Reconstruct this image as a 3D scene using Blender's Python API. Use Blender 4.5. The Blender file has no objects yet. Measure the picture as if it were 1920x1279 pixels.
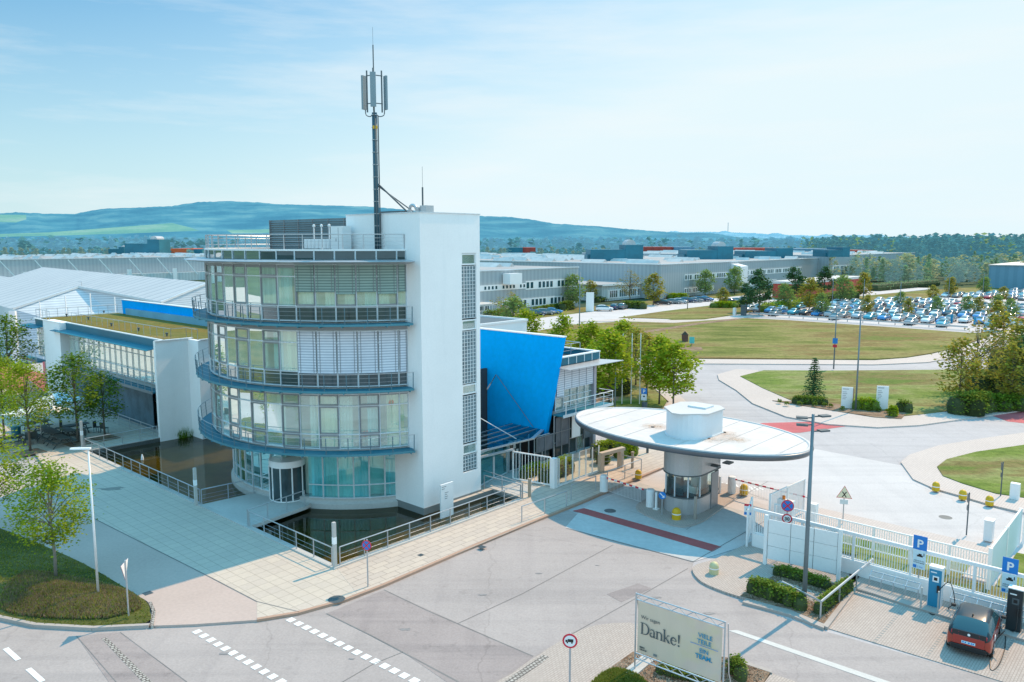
import bpy, bmesh, math, random
from mathutils import Vector, Matrix
from mathutils.geometry import tessellate_polygon, delaunay_2d_cdt
random.seed(7)
R = random.random
def rr(a, b): return a + (b - a) * random.random()
SC = bpy.context.scene
COL = SC.collection
PI = math.pi
rad = math.radians
# ---------------------------------------------------------------- camera
FPX, HOR, CH = 1470.0, 453.0, 16.0
TH = math.atan((639.5 - HOR) / FPX)
cd = bpy.data.cameras.new('camera'); cam = bpy.data.objects.new('camera', cd); COL.objects.link(cam)
cam.location = (0, 0, CH); cam.rotation_euler = (PI / 2 - TH, 0, 0)
cd.sensor_width = 36; cd.lens = 36 * FPX / 1920; cd.clip_start = .1; cd.clip_end = 30000
SC.camera = cam
def G(px, py, z=0.0):
    """surveyed point: where the sight line through a photo point meets height z"""
    a = (px - 960) / FPX; b = (639.5 - py) / FPX
    dx, dy, dz = a, math.cos(TH) + b * math.sin(TH), -math.sin(TH) + b * math.cos(TH)
    t = (z - CH) / dz
    return (dx * t, dy * t)
GR = rad(48)                                   # the site grid: u runs right-and-away, v left-and-away
UX, UY = math.cos(GR), math.sin(GR)
def W(u, v, z=0.0): return Vector((UX * u - UY * v, UY * u + UX * v, z))
def toUV(x, y): return (UX * x + UY * y, -UY * x + UX * y)
# ---------------------------------------------------------------- materials
def node(nt, t, **k):
    n = nt.nodes.new(t)
    for a, b in k.items(): setattr(n, a, b)
    return n
def newmat(name):
    m = bpy.data.materials.new(name); m.use_nodes = True
    nt = m.node_tree; nt.nodes.clear()
    return m, nt, node(nt, 'ShaderNodeOutputMaterial')
def coords(nt, rot=0.0, sc=1.0, world=False):
    mp = node(nt, 'ShaderNodeMapping'); mp.inputs['Rotation'].default_value = (0, 0, rot)
    mp.inputs['Scale'].default_value = (sc, sc, sc) if not isinstance(sc, tuple) else sc
    if world:
        g = node(nt, 'ShaderNodeNewGeometry'); nt.links.new(g.outputs['Position'], mp.inputs[0])
    else:
        g = node(nt, 'ShaderNodeTexCoord'); nt.links.new(g.outputs['Object'], mp.inputs[0])
    return mp.outputs[0]
def noise(nt, vec, scale, detail=4, rough=.6):
    n = node(nt, 'ShaderNodeTexNoise'); n.inputs['Scale'].default_value = scale
    n.inputs['Detail'].default_value = detail; n.inputs['Roughness'].default_value = rough
    nt.links.new(vec, n.inputs['Vector']); return n.outputs['Fac']
def ramp(nt, fac, stops):
    r = node(nt, 'ShaderNodeValToRGB'); e = r.color_ramp.elements
    while len(e) < len(stops): e.new(.5)
    for i, (p, c) in enumerate(stops):
        e[i].position = p; e[i].color = (c[0], c[1], c[2], 1)
    nt.links.new(fac, r.inputs[0]); return r.outputs[0]
def mix(nt, a, b, fac, mode='MIX'):
    m = node(nt, 'ShaderNodeMix', data_type='RGBA', blend_type=mode)
    for s, v in ((0, fac), (6, a), (7, b)):
        if isinstance(v, (int, float)): m.inputs[s].default_value = v
        elif isinstance(v, tuple): m.inputs[s].default_value = (v[0], v[1], v[2], 1)
        else: nt.links.new(v, m.inputs[s])
    return m.outputs[2]
def princ(nt, out, col, rough=.7, metal=0.0, spec=.5, bumpfac=None, bstr=.3, bdist=.02):
    p = node(nt, 'ShaderNodeBsdfPrincipled')
    if isinstance(col, tuple): p.inputs['Base Color'].default_value = (col[0], col[1], col[2], 1)
    else: nt.links.new(col, p.inputs['Base Color'])
    p.inputs['Roughness'].default_value = rough; p.inputs['Metallic'].default_value = metal
    p.inputs['Specular IOR Level'].default_value = spec
    if bumpfac is not None:
        b = node(nt, 'ShaderNodeBump'); b.inputs['Strength'].default_value = bstr; b.inputs['Distance'].default_value = bdist
        nt.links.new(bumpfac, b.inputs['Height']); nt.links.new(b.outputs[0], p.inputs['Normal'])
    nt.links.new(p.outputs[0], out.inputs[0]); return p
def sc_(c, k): return tuple(min(1, x * k) for x in c)
def mat(name, col, rough=.7, metal=0.0, var=.12, big=.35, fine=14.0, spec=.5, world=False, bump=0.0):
    m, nt, out = newmat(name); v = coords(nt, world=world)
    n1 = noise(nt, v, big, 5); n2 = noise(nt, v, fine, 3)
    c = ramp(nt, n1, [(.3, sc_(col, 1 - var)), (.7, sc_(col, 1 + var))])
    c = mix(nt, c, ramp(nt, n2, [(.3, (.78, .78, .78)), (.7, (1, 1, 1))]), .5 if var > .05 else .2, 'MULTIPLY')
    princ(nt, out, c, rough, metal, spec, n2 if bump else None, bump)
    return m
def brick_mat(name, c1, c2, mortar, w, h, rot=0.0, msize=.03, offset=.5, rough=.8, var=.5, stain=(1, 1, 1), big=.12, world=True):
    m, nt, out = newmat(name); v = coords(nt, rot, 1.0, world)
    b = node(nt, 'ShaderNodeTexBrick', offset=offset)
    b.inputs['Color1'].default_value = (*c1, 1); b.inputs['Color2'].default_value = (*c2, 1); b.inputs['Mortar'].default_value = (*mortar, 1)
    b.inputs['Scale'].default_value = 1; b.inputs['Brick Width'].default_value = w; b.inputs['Row Height'].default_value = h
    b.inputs['Mortar Size'].default_value = msize; b.inputs['Mortar Smooth'].default_value = .3; nt.links.new(v, b.inputs['Vector'])
    n = noise(nt, coords(nt, 0, 1, world), big, 6)
    c = mix(nt, b.outputs['Color'], ramp(nt, n, [(.3, tuple(.8 * s for s in stain)), (.65, stain)]), var, 'MULTIPLY')
    n2 = noise(nt, coords(nt, 0, 1, world), 6, 4)
    c = mix(nt, c, ramp(nt, n2, [(.3, (.8, .8, .8)), (.7, (1, 1, 1))]), .45, 'MULTIPLY')
    princ(nt, out, c, rough, 0, .3)
    return m
def glass_mat(name, tint, refl, rcol=(1, 1, 1), rough=.004, bump=0.0, veil=None):
    m, nt, out = newmat(name)
    tr = node(nt, 'ShaderNodeBsdfTransparent'); tr.inputs[0].default_value = (*tint, 1)
    gl = node(nt, 'ShaderNodeBsdfGlossy'); gl.inputs[0].default_value = (*rcol, 1); gl.inputs['Roughness'].default_value = rough
    fr = node(nt, 'ShaderNodeFresnel'); fr.inputs[0].default_value = 1.55
    mx = node(nt, 'ShaderNodeMath', operation='MAXIMUM'); nt.links.new(fr.outputs[0], mx.inputs[0]); mx.inputs[1].default_value = refl
    ms = node(nt, 'ShaderNodeMixShader'); nt.links.new(mx.outputs[0], ms.inputs[0])
    nt.links.new(tr.outputs[0], ms.inputs[1]); nt.links.new(gl.outputs[0], ms.inputs[2]); nt.links.new(ms.outputs[0], out.inputs[0])
    if veil:      # pale veil painted over the pane to brighten its dark look
        df = node(nt, 'ShaderNodeBsdfDiffuse'); df.inputs[0].default_value = (*veil[0], 1); mv_ = node(nt, 'ShaderNodeMixShader')
        vf = ramp(nt, noise(nt, coords(nt), .6, 3), [(.3, (veil[1] * .6,) * 3), (.7, (veil[1] * 1.3,) * 3)]); nt.links.new(vf, mv_.inputs[0])
        nt.links.new(ms.outputs[0], mv_.inputs[1]); nt.links.new(df.outputs[0], mv_.inputs[2]); nt.links.new(mv_.outputs[0], out.inputs[0])
    if bump:
        b = node(nt, 'ShaderNodeBump'); b.inputs['Strength'].default_value = bump; b.inputs['Distance'].default_value = .02
        nt.links.new(noise(nt, coords(nt), .8, 2), b.inputs['Height']); nt.links.new(b.outputs[0], gl.inputs['Normal'])
    return m
def leaf_mat(name, cols, trans=.35, haze=None):   # haze: distant airlight painted in as a faint glow
    m, nt, out = newmat(name)
    g = node(nt, 'ShaderNodeNewGeometry')
    c = ramp(nt, g.outputs['Random Per Island'], [(i / (len(cols) - 1), q) for i, q in enumerate(cols)])
    n = noise(nt, coords(nt), .7, 2)
    c = mix(nt, c, ramp(nt, n, [(.35, (.55, .6, .6)), (.65, (1, 1, 1))]), .7, 'MULTIPLY')
    d = node(nt, 'ShaderNodeBsdfDiffuse'); t = node(nt, 'ShaderNodeBsdfTranslucent')
    nt.links.new(c, d.inputs[0]); nt.links.new(c, t.inputs[0])
    ms = node(nt, 'ShaderNodeMixShader'); ms.inputs[0].default_value = trans
    nt.links.new(d.outputs[0], ms.inputs[1]); nt.links.new(t.outputs[0], ms.inputs[2])
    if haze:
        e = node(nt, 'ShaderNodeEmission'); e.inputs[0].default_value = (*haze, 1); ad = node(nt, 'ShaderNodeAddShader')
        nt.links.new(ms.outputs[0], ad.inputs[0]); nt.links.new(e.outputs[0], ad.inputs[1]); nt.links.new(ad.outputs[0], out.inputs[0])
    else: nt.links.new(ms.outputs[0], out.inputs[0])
    return m
def grass_mat(name, cols, big=.06, fine=3.0, world=True):
    m, nt, out = newmat(name); v = coords(nt, 0, 1, world)
    sv = coords(nt, 0, (.35, 1, 1), world)
    n1 = noise(nt, sv, big, 7, .62); n2 = noise(nt, v, fine, 5, .7); n3 = noise(nt, v, big * 8, 4)
    c = ramp(nt, n1, [(.36 + .28 * i / (len(cols) - 1), q) for i, q in enumerate(cols)])
    c = mix(nt, c, ramp(nt, n3, [(.35, (.62, .66, .6)), (.62, (1.0, 1.0, 1.0))]), .7, 'MULTIPLY')
    c = mix(nt, c, ramp(nt, n2, [(.3, (.5, .5, .5)), (.7, (1, 1, 1))]), .75, 'MULTIPLY')
    princ(nt, out, c, .9, 0, .15, n2, .6, .1)
    return m
M_ = {}
def mk():
    A = M_
    A['asphalt'] = asphalt_mat('asphalt', (.40, .352, .338), .7)
    A['asphalt2'] = asphalt_mat('asphalt_inner', (.47, .44, .445), .7)
    A['asphalt_pink'] = asphalt_mat('asphalt_reddish', (.34, .29, .28), 1.1)
    A['asphalt_seam'] = mat('joint_tar', (.20, .19, .185), .8, var=.2, world=True)
    A['lane'] = mat('lane_surface', (.50, .40, .36), .85, var=.06, big=.2, fine=7, world=True, spec=.2)
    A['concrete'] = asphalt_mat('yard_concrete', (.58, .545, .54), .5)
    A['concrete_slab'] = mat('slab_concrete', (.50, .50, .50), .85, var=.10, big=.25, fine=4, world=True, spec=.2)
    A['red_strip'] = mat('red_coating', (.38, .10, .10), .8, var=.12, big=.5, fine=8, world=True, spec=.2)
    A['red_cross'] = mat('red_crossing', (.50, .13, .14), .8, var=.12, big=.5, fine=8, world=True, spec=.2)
    A['marking'] = mat('road_paint', (.78, .78, .77), .7, var=.06, fine=20, world=True)
    A['marking_old'] = mat('worn_paint', (.55, .54, .52), .7, var=.12, fine=12, world=True)
    A['kerb'] = mat('kerb_stone', (.42, .37, .34), .8, var=.1, fine=8, world=True)
    A['kerb_red'] = mat('kerb_clay', (.42, .27, .20), .8, var=.12, fine=8, world=True)
    A['pavers'] = brick_mat('plaza_pavers', (.60, .51, .43), (.54, .46, .40), (.33, .27, .23), .9, .45, -GR, .018, .5)
    A['pavers_big'] = brick_mat('plaza_slabs', (.60, .52, .44), (.56, .485, .42), (.42, .36, .30), .62, .62, -GR, .02, 0.0)
    A['pavers_fine'] = brick_mat('small_pavers', (.50, .43, .385), (.45, .385, .345), (.34, .28, .25), .2, .1, -GR, .014, .5, var=.4)
    A['pavers_walk'] = brick_mat('walk_pavers', (.60, .52, .48), (.56, .485, .45), (.47, .40, .37), .3, .15, -GR, .015, .5, var=.4)
    A['cobble'] = brick_mat('cobble_stones', (.50, .47, .43), (.36, .33, .30), (.15, .13, .12), .17, .15, -GR, .03, .4, var=.3)
    A['grass'] = grass_mat('lawn_grass', [(.13, .16, .03), (.21, .225, .05), (.32, .28, .10), (.26, .18, .065), (.18, .21, .045)], .11, 2.5)
    A['grass_green'] = grass_mat('fresh_grass', [(.12, .20, .03), (.20, .27, .05), (.31, .33, .12), (.25, .20, .075), (.15, .22, .04)], .16, 4)
    A['grass_near'] = grass_mat('verge_grass', [(.10, .12, .03), (.17, .165, .05), (.24, .20, .08)], .4, 7)
    A['ground_cover'] = grass_mat('brown_ground_cover', [(.19, .13, .08), (.26, .18, .12), (.15, .13, .05), (.32, .23, .16)], .5, 9)
    A['mulch'] = grass_mat('bark_mulch', [(.22, .13, .085), (.34, .22, .15), (.42, .30, .22), (.26, .15, .10)], 1.2, 12)
    A['field'] = grass_mat('far_fields', [(.05, .10, .05), (.09, .15, .06), (.06, .10, .06), (.13, .17, .08)], .004, .05)
    A['roof_grass'] = grass_mat('sedum_roof', [(.20, .17, .05), (.27, .19, .04), (.19, .19, .04), (.30, .23, .08)], .25, 6)
    A['plaster'] = plaster_mat('white_plaster', (.90, .89, .89))
    A['plaster_cool'] = plaster_mat('pale_plaster', (.84, .86, .88))
    A['block_glass'] = mat('glass_block', (.17, .23, .26), .25, var=.3, big=1.5, fine=4)
    A['white'] = mat('white_paint', (.80, .81, .82), .45, var=.03, fine=8)
    A['white_metal'] = mat('white_coated_metal', (.82, .83, .84), .35, var=.02)
    A['blue'] = mat('blue_render', (.0, .39, .98), .95, var=.07, big=.35, fine=3, spec=.06)
    A['blue_edge'] = mat('blue_edge', (.02, .30, .85), .55, var=.05)
    A['alu'] = mat('aluminium', (.64, .70, .74), .42, .12, var=.06, fine=6)
    A['alu_dark'] = mat('dark_aluminium', (.26, .28, .30), .42, .3, var=.08)
    A['steel'] = mat('galvanised_steel', (.50, .53, .56), .4, .6, var=.1, fine=9)
    A['steel_dark'] = mat('dark_steel', (.10, .125, .14), .5, .3, var=.1)
    A['teal_deck'] = mat('teal_grating', (.008, .17, .25), .5, .1, var=.15, fine=30)
    A['rail_blue'] = mat('railing_paint', (.11, .20, .25), .5, .1, var=.1)
    A['edge_blue'] = mat('edge_paint', (.06, .24, .31), .5, .1, var=.1)
    A['teal_dark'] = mat('teal_cladding', (.012, .16, .23), .45, .1, var=.22, big=.15, fine=.9)
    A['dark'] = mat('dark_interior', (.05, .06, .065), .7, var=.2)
    A['slab'] = mat('floor_slab', (.45, .47, .46), .8, var=.08)
    A['gravel'] = mat('roof_gravel', (.10, .09, .085), .95, var=.35, big=1.2, fine=9)
    A['curtain'] = curtain_mat('curtain', (.78, .92, .85))
    A['curtain_y'] = curtain_mat('curtain_yellow_green', (.84, .90, .62))
    A['curtain_t'] = curtain_mat('curtain_teal', (.42, .80, .83))
    A['blind'] = slat_mat('blind_slats', (.70, .75, .82), (.42, .48, .57), 22)
    A['blind_half'] = slat_mat('open_blind_slats', (.30, .42, .38), (.13, .21, .20), 22)
    A['glass'] = glass_mat('window_glass', (.86, .98, .94), .32, (.92, 1, .98), veil=((.74, .96, .88), .23))
    A['glass_teal'] = glass_mat('teal_glass', (.42, .86, .90), .20, (.8, 1, 1), veil=((.25, .8, .85), .12))
    A['glass_dark'] = glass_mat('spandrel_glass', (.06, .09, .10), .10, (.55, .62, .66), veil=((.28, .42, .46), .16))
    A['glass_clear'] = glass_mat('clear_glass', (.82, .93, .91), .10)
    A['glass_canopy'] = glass_mat('canopy_glass', (.35, .66, .70), .16)
    A['water'] = water_mat()
    A['pond_bed'] = mat('pond_bed', (.26, .21, .02), .9, var=.3, big=.8, fine=6)
    A['stone'] = mat('pale_stone', (.50, .49, .47), .8, var=.1, fine=8)
    A['stone_dark'] = mat('wet_stone', (.22, .24, .24), .6, var=.15)
    A['membrane'] = stripe_mat('hall_membrane', (.92, .92, .92), (.78, .80, .82), 2.2)
    A['clad'] = ribs_mat('ribbed_cladding', (.42, .46, .48), (.36, .40, .43), 3.0)
    A['clad_light'] = ribs_mat('light_cladding', (.58, .64, .66), (.50, .56, .58), 3.0)
    A['clad_h'] = slat_mat('horizontal_cladding', (.60, .70, .78), (.44, .54, .62), 3.0)
    A['clad_blue'] = ribs_mat('blue_grey_cladding', (.14, .30, .42), (.12, .27, .38), 1.5)
    A['roof_grey'] = mat('flat_roof', (.34, .35, .36), .85, var=.15, big=.05, fine=.6)
    A['roof_white'] = mat('roof_skylight', (.56, .56, .55), .6, var=.15)
    A['red_clad'] = ribs_mat('red_cladding', (.45, .06, .04), (.38, .05, .04), 1.0)
    A['orange'] = mat('orange_container', (.75, .12, .03), .5)
    A['tyre'] = mat('tyre_rubber', (.02, .02, .02), .8, var=.1)
    A['rim'] = mat('wheel_rim', (.45, .46, .48), .3, .8)
    A['car_glass'] = mat('car_glass', (.02, .07, .09), .06, .0, var=.05, spec=1.0)
    A['black'] = mat('black_plastic', (.012, .014, .016), .35, var=.1)
    A['black_gloss'] = carpaint('black_gloss_paint', (.010, .016, .022))
    A['bark'] = mat('tree_bark', (.13, .11, .09), .9, var=.3, fine=10)
    A['bark_light'] = mat('young_bark', (.24, .22, .19), .9, var=.25, fine=10)
    A['yellow'] = mat('yellow_paint', (.68, .40, .005), .5, var=.1)
    A['yellow_old'] = mat('faded_yellow', (.60, .54, .30), .6, var=.1)
    A['sign_blue'] = mat('sign_blue', (.01, .20, .60), .4, var=.04)
    A['sign_red'] = mat('sign_red', (.62, .02, .05), .4, var=.04)
    A['wood'] = mat('wood', (.35, .22, .13), .7, var=.2)
    A['wood_dark'] = mat('dark_wood', (.06, .075, .075), .7, var=.2)
    A['umbrella'] = mat('umbrella_cloth', (.85, .84, .82), .8, var=.04)
    A['umbrella_blue'] = mat('umbrella_cloth_blue', (.60, .74, .84), .8, var=.04)
    A['teal_charge'] = mat('charger_blue', (.01, .24, .42), .35, var=.05)
    A['charcoal'] = mat('charger_charcoal', (.02, .03, .035), .35, var=.05)
    A['boom'] = boom_mat()
    A['lamp_glass'] = mat('lamp_diffuser', (.85, .88, .90), .3, var=.02)
def curtain_mat(name, c):
    m, nt, out = newmat(name)
    w = node(nt, 'ShaderNodeTexWave', bands_direction='DIAGONAL'); w.inputs['Scale'].default_value = 2.6; w.inputs['Distortion'].default_value = 1.2
    mp = node(nt, 'ShaderNodeMapping'); mp.inputs['Scale'].default_value = (1, 1, 0)
    tc = node(nt, 'ShaderNodeTexCoord'); nt.links.new(tc.outputs['Object'], mp.inputs[0]); nt.links.new(mp.outputs[0], w.inputs[0])
    cc = ramp(nt, w.outputs['Fac'], [(0, sc_(c, .75)), (1, c)])
    d = node(nt, 'ShaderNodeBsdfDiffuse'); nt.links.new(cc, d.inputs[0])
    nt.links.new(d.outputs[0], out.inputs[0]); return m
def slat_mat(name, a, b, freq):
    m, nt, out = newmat(name)
    w = node(nt, 'ShaderNodeTexWave', bands_direction='Z'); w.inputs['Scale'].default_value = freq / 11.2 if freq > 10 else freq / 6.283 * 2
    tc = node(nt, 'ShaderNodeTexCoord'); nt.links.new(tc.outputs['Object'], w.inputs[0])
    n = noise(nt, tc.outputs['Object'], .8, 4)
    c = ramp(nt, w.outputs['Fac'], [(.25, b), (.6, a)])
    c = mix(nt, c, ramp(nt, n, [(.3, (.8, .8, .82)), (.7, (1, 1, 1))]), .7, 'MULTIPLY')
    princ(nt, out, c, .5, 0, .4); return m
def ribs_mat(name, a, b, freq):
    m, nt, out = newmat(name)
    tc = node(nt, 'ShaderNodeTexCoord')
    w = node(nt, 'ShaderNodeTexWave', bands_direction='DIAGONAL'); w.inputs['Scale'].default_value = freq / 6.283
    mp = node(nt, 'ShaderNodeMapping'); mp.inputs['Scale'].default_value = (1, 1, 0)
    nt.links.new(tc.outputs['Object'], mp.inputs[0]); nt.links.new(mp.outputs[0], w.inputs[0])
    n = noise(nt, tc.outputs['Object'], .08, 5)
    c = ramp(nt, w.outputs['Fac'], [(.3, b), (.6, a)])
    c = mix(nt, c, ramp(nt, n, [(.3, (.84, .86, .88)), (.7, (1, 1, 1))]), .8, 'MULTIPLY')
    princ(nt, out, c, .5, 0, .4); return m
def stripe_mat(name, a, b, period):
    m, nt, out = newmat(name)
    tc = node(nt, 'ShaderNodeTexCoord')
    w = node(nt, 'ShaderNodeTexWave', bands_direction='Y', wave_profile='SIN'); w.inputs['Scale'].default_value = 6.283 / period / 20 * 3.18
    nt.links.new(tc.outputs['Object'], w.inputs[0])
    c = ramp(nt, w.outputs['Fac'], [(0, b), (.2, a)])
    princ(nt, out, c, .6, 0, .3); return m
def asphalt_mat(name, col, k=1.0):
    m, nt, out = newmat(name)
    v = coords(nt, 0, 1, True); vs = coords(nt, -GR, (.05, 1.1, 1), True); vt = coords(nt, -GR + .5, (.9, .05, 1), True)
    n1 = noise(nt, v, .12, 7, .65); n2 = noise(nt, v, 11, 4, .7); n3 = noise(nt, vs, .9, 5, .6); n5 = noise(nt, vt, .8, 5, .6); n4 = noise(nt, v, 1.6, 6, .7)
    q = .14 * k
    c = ramp(nt, n1, [(.28, sc_(col, 1 - q)), (.5, col), (.72, sc_(col, 1 + q))])
    c = mix(nt, c, ramp(nt, n3, [(.36, (.72, .73, .75)), (.52, (1, 1, 1))]), .55 * k if k < 1.8 else 1, 'MULTIPLY')
    c = mix(nt, c, ramp(nt, n5, [(.34, (.78, .78, .80)), (.47, (1, 1, 1))]), .4 * min(1, k), 'MULTIPLY')
    c = mix(nt, c, ramp(nt, n4, [(.30, (.70, .70, .70)), (.42, (1, 1, 1)), (.70, (1, 1, 1)), (.78, (1.12, 1.1, 1.08))]), .6 * min(1, k), 'MULTIPLY')
    c = mix(nt, c, ramp(nt, n2, [(.3, (.74, .74, .74)), (.7, (1.06, 1.06, 1.06))]), .6, 'MULTIPLY')
    vo = node(nt, 'ShaderNodeTexVoronoi', feature='DISTANCE_TO_EDGE'); vo.inputs['Scale'].default_value = .07
    wv = node(nt, 'ShaderNodeVectorMath', operation='ADD'); nz_ = node(nt, 'ShaderNodeTexNoise'); nz_.inputs['Scale'].default_value = .8; nz_.inputs['Detail'].default_value = 5; nt.links.new(v, nz_.inputs['Vector'])
    nt.links.new(v, wv.inputs[0]); nt.links.new(nz_.outputs['Color'], wv.inputs[1]); nt.links.new(wv.outputs[0], vo.inputs['Vector'])
    c = mix(nt, c, ramp(nt, vo.outputs['Distance'], [(0, (.6, .6, .6)), (.0025, (1, 1, 1))]), .45 * min(1, k), 'MULTIPLY')
    princ(nt, out, c, .85, 0, .25, n2, .25); return m
def plaster_mat(name, col):
    m, nt, out = newmat(name); v = coords(nt); st_ = coords(nt, 0, (1.1, 1.1, .14)); n1 = noise(nt, v, .28, 6, .6); n2 = noise(nt, st_, 1.6, 6, .65); n3 = noise(nt, v, 9, 4, .7)
    c = ramp(nt, n1, [(.3, sc_(col, .93)), (.65, col)])
    c = mix(nt, c, ramp(nt, n2, [(.34, (.86, .88, .89)), (.48, (1, 1, 1))]), .22, 'MULTIPLY')
    c = mix(nt, c, ramp(nt, n3, [(.3, (.92, .92, .92)), (.7, (1, 1, 1))]), .6, 'MULTIPLY')
    princ(nt, out, c, .8, 0, .25, n3, .12); return m
def boom_mat():
    m, nt, out = newmat('boom_stripes'); w = node(nt, 'ShaderNodeTexWave', bands_direction='Y'); w.inputs['Scale'].default_value = .62
    tc = node(nt, 'ShaderNodeTexCoord'); nt.links.new(tc.outputs['Object'], w.inputs[0])
    c = ramp(nt, w.outputs['Fac'], [(.49, (.8, .8, .8)), (.51, (.62, .02, .05))]); princ(nt, out, c, .4); return m
def water_mat():
    m, nt, out = newmat('pond_water')
    tr = node(nt, 'ShaderNodeBsdfTransparent'); tr.inputs[0].default_value = (.60, .56, .22, 1)
    df = node(nt, 'ShaderNodeBsdfDiffuse'); df.inputs[0].default_value = (.03, .028, .01, 1)
    gl = node(nt, 'ShaderNodeBsdfGlossy'); gl.inputs['Roughness'].default_value = .015
    fr = node(nt, 'ShaderNodeFresnel'); fr.inputs[0].default_value = 1.36
    ad = node(nt, 'ShaderNodeMath', operation='MULTIPLY_ADD'); nt.links.new(fr.outputs[0], ad.inputs[0]); ad.inputs[1].default_value = 1.0; ad.inputs[2].default_value = .02
    b = node(nt, 'ShaderNodeBump'); b.inputs['Strength'].default_value = .10; b.inputs['Distance'].default_value = .02
    nt.links.new(noise(nt, coords(nt, 0, (1, 1, 1)), 3.2, 3), b.inputs['Height']); nt.links.new(b.outputs[0], gl.inputs['Normal'])
    m1 = node(nt, 'ShaderNodeMixShader'); m1.inputs[0].default_value = .22
    nt.links.new(tr.outputs[0], m1.inputs[1]); nt.links.new(df.outputs[0], m1.inputs[2])
    m2 = node(nt, 'ShaderNodeMixShader'); nt.links.new(ad.outputs[0], m2.inputs[0])
    nt.links.new(m1.outputs[0], m2.inputs[1]); nt.links.new(gl.outputs[0], m2.inputs[2]); nt.links.new(m2.outputs[0], out.inputs[0])
    return m
def carpaint(name, c):
    m, nt, out = newmat(name)
    n = noise(nt, coords(nt), 6, 2)
    cc = ramp(nt, n, [(.3, sc_(c, .93)), (.7, sc_(c, 1.05))])
    p = princ(nt, out, cc, .28, .15, .5); p.inputs['Coat Weight'].default_value = .8 if max(c) > .03 else .25; p.inputs['Coat Roughness'].default_value = .04
    return m
mk()
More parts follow.
